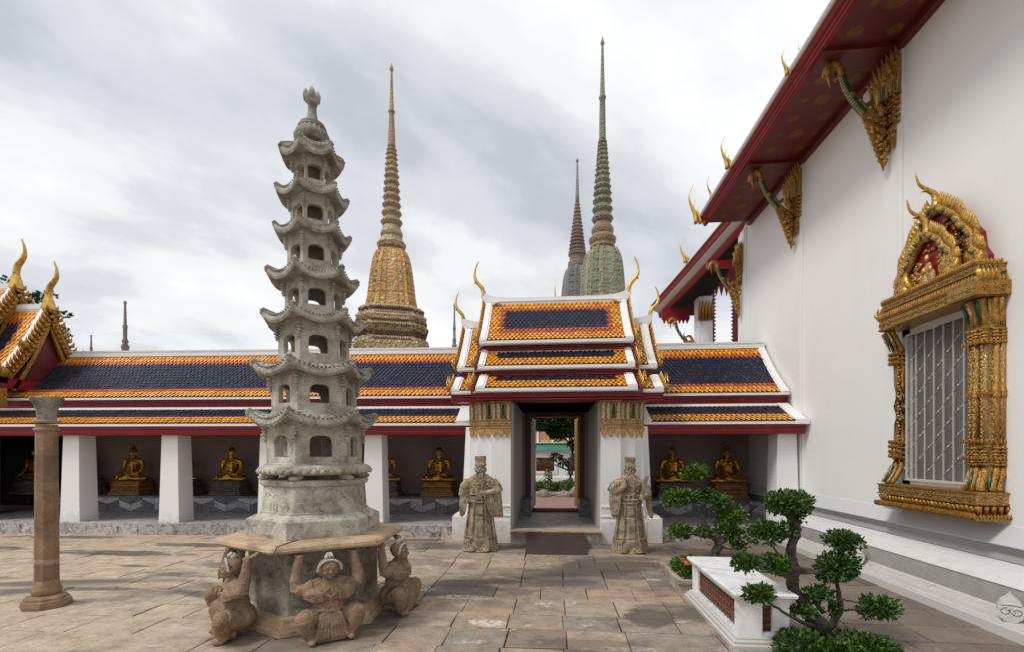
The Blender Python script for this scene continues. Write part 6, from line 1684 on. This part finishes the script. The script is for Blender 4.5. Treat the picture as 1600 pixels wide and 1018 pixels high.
tr = thing('background_tree', 'leafy tree with loose branches behind the left pavilion', 'tree', (-15.3, 12.9, 0))
m = MB(); m.tube([(0, 0, 0), (.1, 0, 2.5), (0, 0, 4.6)], [.14, .10, .05], 8)
for q in ((-.4, -.2, 6.6), (.35, -.1, 6.1), (1.05, -.1, 5.64), (1.1, -.1, 5.15)): m.tube([(0, 0, 3.6), (q[0] * .5, q[1] * .5, lerp(3.6, q[2], .6)), q], [.06, .04, .012], 6)
m.build('trunk', 'bark', tr)
m = MB(); rr = random.Random(5)
for c, r_, n_ in (((-.5, -.2, 6.65), (.3, .2, .08), 60), ((.35, -.1, 6.05), (.20, .2, .22), 150), ((.60, -.1, 6.25), (.22, .2, .06), 50), ((1.05, -.1, 5.66), (.28, .2, .07), 70), ((1.15, -.1, 5.10), (.20, .2, .18), 90), ((.2, 0, 5.4), (.4, .3, .4), 200)):
    leaf_cloud(m, c, r_, n_, .11, rr, .2)
m.build('crown', 'leaf_tree', tr, kind='stuff')

# ================================================================== COURT SEEN THROUGH THE DOOR
m = MB(); m.add([(-9, 12.7, .002), (12, 12.7, .002), (12, 60, .002), (-9, 60, .002)], [(0, 1, 2, 3)]); m.build('rear_court', 'red_pavers', None, kind='structure')
rw = thing('lattice_wall', 'white court wall with lattice openings and green coping seen through the door', 'wall', (0, 25, 0))
X0 = -3.4
m = MB(); m.box(-4, 7, .12, .34, 0, 1.72); m.box(-4, 7, .04, .38, 0, .42); 
xs = [-.92 + 1.62 * k - 1.62 for k in range(5)]
m.build('wall', 'white_plaster', rw)
for x in xs:
    m = MB(); m.box(x - .16, x + 1.06, .07, .13, .62, .74); m.box(x - .16, x - .02, .06, .13, .7, 1.46); m.box(x + .92, x + 1.06, .06, .13, .7, 1.46); m.box(x - .20, x + 1.10, .05, .13, 1.44, 1.56)
    p = m.build('opening_frame', 'white_plaster', rw)
    m = MB(); m.box(x - .02, x + .92, .10, .119, .74, 1.44, 1)
    for k in range(9):
        m.tube([(x + k * .105, .09, .74), (x + min(.9, k * .105 + .5), .09, 1.44)], .016, 4); m.tube([(x + .9 - k * .105, .085, .74), (x + max(0, .9 - k * .105 - .5), .085, 1.44)], .016, 4)
    m.build('lattice', ['terracotta', 'dark'], p)
m = MB(); m.box(-4, 7, -.02, .46, 1.72, 1.80); m.build('coping_band', 'roof_white', rw)
m = MB(); m.rings([[(-4, -.12, 1.80), (7, -.12, 1.80), (7, .56, 1.80), (-4, .56, 1.80)], [(-4, .10, 2.12), (7, .10, 2.12), (7, .34, 2.12), (-4, .34, 2.12)]]); m.box(-4, 7, .06, .38, 2.12, 2.2); m.build('green_coping', 'green_roof', rw)
bh = thing('ochre_building', 'ochre building with roof edge glimpsed above the green coping', 'building', (0, 36, 0))
m = MB(); m.box(-5, 9, 0, 3, 0, 4.6); m.build('wall', 'ochre', bh)
m = MB(); m.box(-5, 9, -.1, 0, 2.2, 2.45)
for k in range(12): m.box(-4.6 + k * 1.1, -4.45 + k * 1.1, -.08, 0, 2.45, 4.6)
m.build('pilaster', 'roof_white', bh)
m = MB(); m.rings([[(-5.5, -.6, 4.6), (9.5, -.6, 4.6), (9.5, 3.5, 4.6), (-5.5, 3.5, 4.6)], [(-4.5, 1.3, 6.8), (8.5, 1.3, 6.8), (8.5, 1.6, 6.8), (-4.5, 1.6, 6.8)]]); m.build('roof', 'tile_orange', bh)
ct = thing('court_tree', 'dark spreading tree in the court beyond the doorway', 'tree', (.72, 20.5, 0))
m = MB(); c = catmull([(0, 0, 0), (-.04, 0, .8), (.05, 0, 1.6), (.0, 0, 2.4), (.1, 0, 3.2)], 4); m.tube([q[:] for q in c], [lerp(.13, .06, j / (len(c) - 1)) for j in range(len(c))], 8)
for q in ((-1.3, 0, 2.9), (-.7, .2, 1.55), (.6, -.1, 1.62), (1.2, 0, 3.0), (-.6, .1, 3.6), (-1.0, 0, 1.3)): m.tube([(0, 0, max(.9, q[2] - .9)), (q[0] * .5, q[1], q[2] - .2), q], [.05, .03, .012], 6)
m.build('trunk', 'bark', ct)
m = MB(); rr = random.Random(9)
for c, r_, n_ in (((-1.0, 0, 3.0), (.85, .6, .42), 2600), ((.2, 0, 3.3), (1.0, .7, .5), 3000), ((-.3, 0, 2.6), (.75, .5, .28), 1700), ((.6, 0, 2.65), (.6, .4, .34), 1300), ((-.62, 0, 2.35), (.28, .25, .16), 200), ((-.65, 0, 1.50), (.22, .2, .15), 160), ((.50, 0, 1.60), (.26, .2, .10), 130), ((-.32, 0, 1.25), (.20, .2, .14), 120), ((.1, 0, 2.05), (.25, .2, .16), 150), ((-1.5, 0, 3.7), (.9, .6, .5), 700)):
    leaf_cloud(m, c, r_, n_, .12, rr, .3)
m.build('crown', 'leaf_tree', ct, kind='stuff')
rb = MB(); rr = random.Random(4)
for k in range(700): pass
m = MB()
for c, r_, n_, s_ in (((-.35, 19.3, .34), (.55, .35, .22), 900, .09), ((.55, 19.3, .34), (.55, .35, .26), 900, .09), ((-.9, 19.5, .3), (.4, .3, .2), 400, .09), ((1.5, 19.4, .38), (.5, .35, .3), 700, .09), ((-.25, 19.35, .72), (.16, .15, .28), 160, .09)):
    leaf_cloud(m, c, r_, n_, s_, rr, .3)
m.build('hedge', 'leaf_mid', None, kind='stuff', label='bright green low hedge among rocks beyond the doorway', category='shrubs')
for i, (x, y, s_, lb) in enumerate(((-1.25, 18.8, .30, 'pale garden rock left of the hedge through the door'), (-.45, 18.7, .34, 'flat pale rock in front of the hedge through the door'), (.35, 18.75, .28, 'low grey rock in front of the hedge behind the flat one'), (1.0, 18.8, .42, 'largest grey rock at the right side of the doorway view'))):
    m = MB(); m.ell((0, 0, s_ * .25), (s_ * 1.1, s_ * .6, s_ * .62), 9, 7)
    m.v = [((Vector(p) * (1 + .35 * noise.noise(Vector(p) * 3.1 + Vector((i * 7, 0, 0)))))[:]) for p in m.v]; m.sm = [False] * len(m.sm)
    o = m.build('garden_rock', 'rock_grey', None, label=lb, category='rock', group='rocks in the rear court'); o.location = (x, y, 0)

# ================================================================== MARBLE BENCH
tb = thing('marble_bench', 'white marble topped bench with terracotta lattice side', 'bench', (0, 0, 0))
x0, x1, y0, y1 = 1.605, 2.03, 4.38, 5.80
m = MB(); m.rings([[(x0 - o_, y0 - o_, z), (x1 + o_, y0 - o_, z), (x1 + o_, y1 + o_, z), (x0 - o_, y1 + o_, z)] for o_, z in ((.072, 0), (.075, .035), (.055, .045), (.058, .065), (.03, .075), (.03, .09), (.012, .10))]); m.build('base_moulding', 'plinth_white', tb)
m = MB()
for a, b, c_, d in ((x0, x0 + .20, y0, y0 + .10), (x1 - .14, x1, y0, y0 + .10), (x0, x0 + .14, y1 - .10, y1), (x1 - .14, x1, y1 - .10, y1)): m.box(a, b, c_, d, .095, .405)
m.box(x0 + .02, x1 - .02, y0 + .012, y0 + .09, .095, .13); m.box(x0 + .02, x1 - .02, y0 + .012, y0 + .09, .37, .405)
m.box(x0 + .012, x0 + .1, y0 + .1, y1 - .1, .095, .125); m.box(x0 + .012, x0 + .1, y0 + .1, y1 - .1, .375, .405); m.box(x0 + .018, x0 + .05, y0 + .1, y0 + .135, .12, .38); m.box(x0 + .018, x0 + .05, y1 - .15, y1 - .1, .12, .38); m.box(x0 + .1, x1 - .1, y1 - .09, y1 - .02, .095, .4); m.box(x1 - .05, x1 - .02, y0 + .1, y1 - .1, .095, .4)
m.build('frame', 'marble_white', tb)
m = MB(); m.rings([[(x0 - o_, y0 - o_, z), (x1 + o_, y0 - o_, z), (x1 + o_, y1 + o_, z), (x0 - o_, y1 + o_, z)] for o_, z in ((.0, .403), (.012, .41), (.012, .425), (.035, .437), (.048, .445), (.052, .468), (.046, .478), (.03, .482))]); m.build('top', 'marble_white', tb)
m = MB(); xx = x0 + .045
n_ = 14
for i in range(n_):
    ya_ = lerp(y0 + .14, y1 - .16, i / n_); k = (y1 - y0 - .30) / n_
    for j in range(3):
        z = .135 + j * .078
        m.tube([(xx, ya_, z), (xx - .006, ya_ + k * .5, z + .02), (xx, ya_ + k, z + .078)], .010, 5); m.tube([(xx, ya_ + k, z), (xx - .006, ya_ + k * .5, z + .05), (xx, ya_, z + .078)], .010, 5); m.ell((xx - .004, ya_ + k * .5, z + .039), (.010, .020, .020), 6, 4)
m.build('lattice_panel', 'terracotta', tb)
m = MB(); m.box(xx + .02, xx + .03, y0 + .13, y1 - .15, .12, .38); m.build('lattice_backing', 'dark', tb)
m = MB()
for i in range(5):
    for j in range(4): xa = x0 + .21 + i * .016; z = .14 + j * .058; m.tube([(xa, y0 + .04, z), (xa + .02, y0 + .035, z + .03), (xa, y0 + .04, z + .058)], .008, 5)
m.box(x0 + .14, x1 - .14, y0 + .06, y0 + .07, .12, .38); m.build('end_lattice', 'terracotta', tb)

# flower box
fb = thing('stone_planter', 'low stone planter with red flowers behind the marble bench', 'planter', (1.50, 5.98, 0))
m = MB()
m.rings([[(-o_, -o_, z), (.62 + o_, -o_, z), (.62 + o_, .95 + o_, z), (-o_, .95 + o_, z)] for o_, z in ((.0, 0), (.0, .10), (.02, .12), (.02, .16), (-.05, .16), (-.05, .12))], caps=(True, True)); m.build('box', 'planter_stone', fb)
m = MB(); rr = random.Random(12)
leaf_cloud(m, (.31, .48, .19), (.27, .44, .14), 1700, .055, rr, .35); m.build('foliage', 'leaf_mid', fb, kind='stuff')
for k in range(16):
    m = MB(); c = Vector((.31 + rr.uniform(-.22, .2), .48 + rr.uniform(-.4, .3), .30 + rr.uniform(-.02, .05)))
    for j in range(7): a = j * .9; m.ell(c + Vector((.018 * math.cos(a), .018 * math.sin(a), .004 * (j % 2))), (.013, .013, .008), 5, 4)
    m.build('blossom', 'petal', fb)

# ================================================================== BONSAI TREES
def bonsai(name, label, base, trunk, branches, pads, leaf, seed, s_leaf, dens=1.0, group='clipped bonsai trees by the bench'):
    t_ = thing(name, label, 'bonsai tree', base, 0, group)
    b = Vector(base); L = lambda p: (Vector(p) - b)
    rr = random.Random(seed)
    m = MB()
    c = catmull([L(p) for p, r_ in trunk], 5); rad = []
    for i in range(len(trunk) - 1):
        for j in range(5): rad.append(lerp(trunk[i][1], trunk[i + 1][1], j / 5) * rr.uniform(.88, 1.14))
    rad.append(trunk[-1][1]); m.tube([q[:] for q in c], rad, 10)
    for q in c[::2]: m.ell(q + Vector((rr.uniform(-.02, .02), rr.uniform(-.02, .02), 0)), (.035 * rad[0] / .08, .03 * rad[0] / .08, .04), 7, 5)
    tm = sculpt('trunk', m, 'bark', t_, .010, 1)
    for pts, r0 in branches:
        m = MB(); c = catmull([L(p) for p in pts], 5); n_ = len(c)
        c = [q + Vector((rr.uniform(-1, 1), rr.uniform(-1, 1), rr.uniform(-1, 1))) * .006 for q in c]
        m.tube([q[:] for q in c], [lerp(r0, r0 * .35, j / (n_ - 1)) for j in range(n_)], 7); m.build('branch', 'bark', t_)
    for p, r_, n_ in pads:
        r_ = tuple(q * .90 for q in r_); m = MB(); c = L(p)
        for _ in range(10):      # twigs inside the pad
            d = Vector((rr.uniform(-1, 1) * r_[0], rr.uniform(-1, 1) * r_[1], rr.uniform(-.2, 1) * r_[2])) * .8; m.tube([(c - Vector((0, 0, r_[2] * .7)))[:], (c + d * .5)[:], (c + d)[:]], [.006, .004, .002], 4, 1)
        k = 7                      # each pad is a group of smaller tufts
        for q in range(k):
            a = q * 2 * math.pi / (k - 1) + rr.random(); rd = 0 if q == 0 else rr.uniform(.45, .62)
            cc = c + Vector((math.cos(a) * rd * r_[0], math.sin(a) * rd * r_[1], rr.uniform(-.25, .3) * r_[2]))
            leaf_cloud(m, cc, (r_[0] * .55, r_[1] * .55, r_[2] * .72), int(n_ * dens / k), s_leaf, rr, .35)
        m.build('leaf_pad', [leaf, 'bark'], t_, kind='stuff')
y_ = 4.56
bonsai('bonsai_tree', 'tall twisted bonsai in the right foreground with rounded dark green pads', (2.35, 4.55, 0),
       [((2.40, 4.58, .0), .10), ((2.37, 4.57, .14), .085), ((2.27, 4.56, .27), .06), ((2.20, 4.56, .40), .045), ((2.12, 4.56, .52), .035), ((2.16, 4.56, .63), .05), ((2.12, 4.55, .74), .05), ((2.13, 4.55, .88), .038), ((2.17, 4.55, 1.0), .045), ((2.10, 4.55, 1.15), .03)],
       [([(2.13, 4.55, .95), (1.98, 4.53, .94), (1.90, 4.53, .97)], .022), ([(2.13, 4.56, .66), (2.30, 4.57, .63), (2.42, 4.58, .65), (2.55, 4.59, .78), (2.56, 4.59, .86)], .026), ([(2.15, 4.56, .62), (2.34, 4.55, .62), (2.50, 4.57, .60)], .018),
        ([(2.12, 4.55, .70), (2.02, 4.54, .77), (1.96, 4.52, .86)], .016), ([(2.13, 4.55, .56), (2.02, 4.54, .66), (1.98, 4.53, .58)], .020), ([(2.17, 4.55, .50), (2.18, 4.56, .58), (2.12, 4.55, .64)], .022),
        ([(2.45, 4.58, .10), (2.56, 4.59, .28), (2.55, 4.59, .45), (2.52, 4.58, .56)], .034), ([(2.56, 4.59, .28), (2.70, 4.56, .30), (2.80, 4.52, .29)], .014), ([(2.54, 4.59, .38), (2.66, 4.56, .37), (2.78, 4.52, .34)], .010),
        ([(2.30, 4.50, .16), (2.12, 4.36, .24), (1.92, 4.26, .36), (1.74, 4.20, .48)], .022), ([(2.42, 4.58, .26), (2.34, 4.56, .36), (2.44, 4.57, .39), (2.52, 4.58, .36)], .022), ([(2.16, 4.54, .54), (1.98, 4.46, .62), (1.80, 4.40, .66)], .014)],
       [((2.09, 4.55, 1.27), (.215, .18, .15), 1900), ((2.17, 4.55, 1.13), (.08, .08, .08), 180), ((1.87, 4.52, .985), (.165, .15, .11), 950), ((2.03, 4.54, 1.00), (.13, .13, .09), 450),
        ((1.66, 4.36, .74), (.12, .12, .085), 650), ((1.93, 4.42, .715), (.125, .12, .09), 750), ((2.59, 4.59, .905), (.165, .15, .115), 1000), ((2.545, 4.59, .66), (.19, .17, .17), 1500),
        ((2.84, 4.50, .32), (.155, .15, .12), 1000), ((1.70, 4.20, .52), (.115, .11, .085), 700), ((2.36, 4.57, .42), (.15, .13, .08), 480), ((2.16, 4.42, .32), (.13, .12, .06), 280), ((2.50, 4.58, .30), (.06, .06, .08), 110)],
       'leaf_dark', 21, .042, .78)
bonsai('bonsai_tree', 'smaller light green bonsai standing behind the marble bench', (2.52, 7.85, 0),
       [((2.52, 7.85, 0), .07), ((2.53, 7.85, .15), .06), ((2.60, 7.85, .28), .08), ((2.50, 7.85, .40), .07), ((2.36, 7.84, .52), .045), ((2.33, 7.84, .75), .035), ((2.38, 7.85, .95), .025)],
       [([(2.36, 7.84, .55), (2.20, 7.83, .42), (2.05, 7.8, .42)], .02), ([(2.35, 7.84, .85), (2.20, 7.83, .93), (2.05, 7.82, .92)], .018), ([(2.58, 7.85, .35), (2.62, 7.85, .55), (2.66, 7.86, .65)], .025),
        ([(2.62, 7.85, .30), (2.75, 7.86, .45), (2.80, 7.87, .55)], .02), ([(2.38, 7.85, .95), (2.40, 7.85, 1.1), (2.28, 7.83, 1.28)], .012), ([(2.60, 7.85, .22), (2.80, 7.87, .18), (3.05, 7.88, .30)], .016), ([(2.38, 7.85, .9), (2.52, 7.86, 1.0), (2.58, 7.86, .98)], .014)],
       [((2.20, 7.82, 1.37), (.22, .18, .14), 750), ((1.87, 7.80, .98), (.19, .16, .15), 650), ((2.10, 7.82, 1.01), (.20, .17, .13), 550), ((2.56, 7.86, .965), (.24, .18, .13), 520), ((2.76, 7.87, .72), (.27, .2, .20), 900),
        ((1.97, 7.80, .45), (.19, .17, .12), 520), ((2.80, 7.87, .42), (.17, .15, .16), 420), ((2.36, 7.85, .42), (.16, .14, .12), 260), ((2.60, 7.85, .55), (.12, .12, .15), 200), ((2.90, 7.88, .22), (.12, .1, .08), 130), ((2.38, 7.85, 1.08), (.09, .08, .07), 90)],
       'leaf_mid', 33, .062, .8)
# shrub bed at the foot of the front bonsai
sb = thing('shrub_bed', 'dense low green shrubs in a bed under the front bonsai', 'shrub', (2.35, 4.45, 0))
m = MB(); rr = random.Random(8)
for c, r_, n_ in (((-.30, -.22, .07), (.20, .18, .15), 1000), ((-.05, -.30, .05), (.24, .18, .12), 900), ((.22, -.22, .06), (.20, .2, .14), 900), ((.36, -.08, .02), (.20, .2, .10), 600), ((.14, .08, .05), (.16, .15, .10), 350), ((.0, -.55, -.02), (.40, .22, .10), 900)):
    leaf_cloud(m, c, r_, n_, .042, rr, .4)
m.build('foliage', 'leaf_dark', sb, kind='stuff')
m = MB(); m.box(-.45, .50, -.72, .25, -.03, .03); m.build('soil_bed', 'bark', sb)
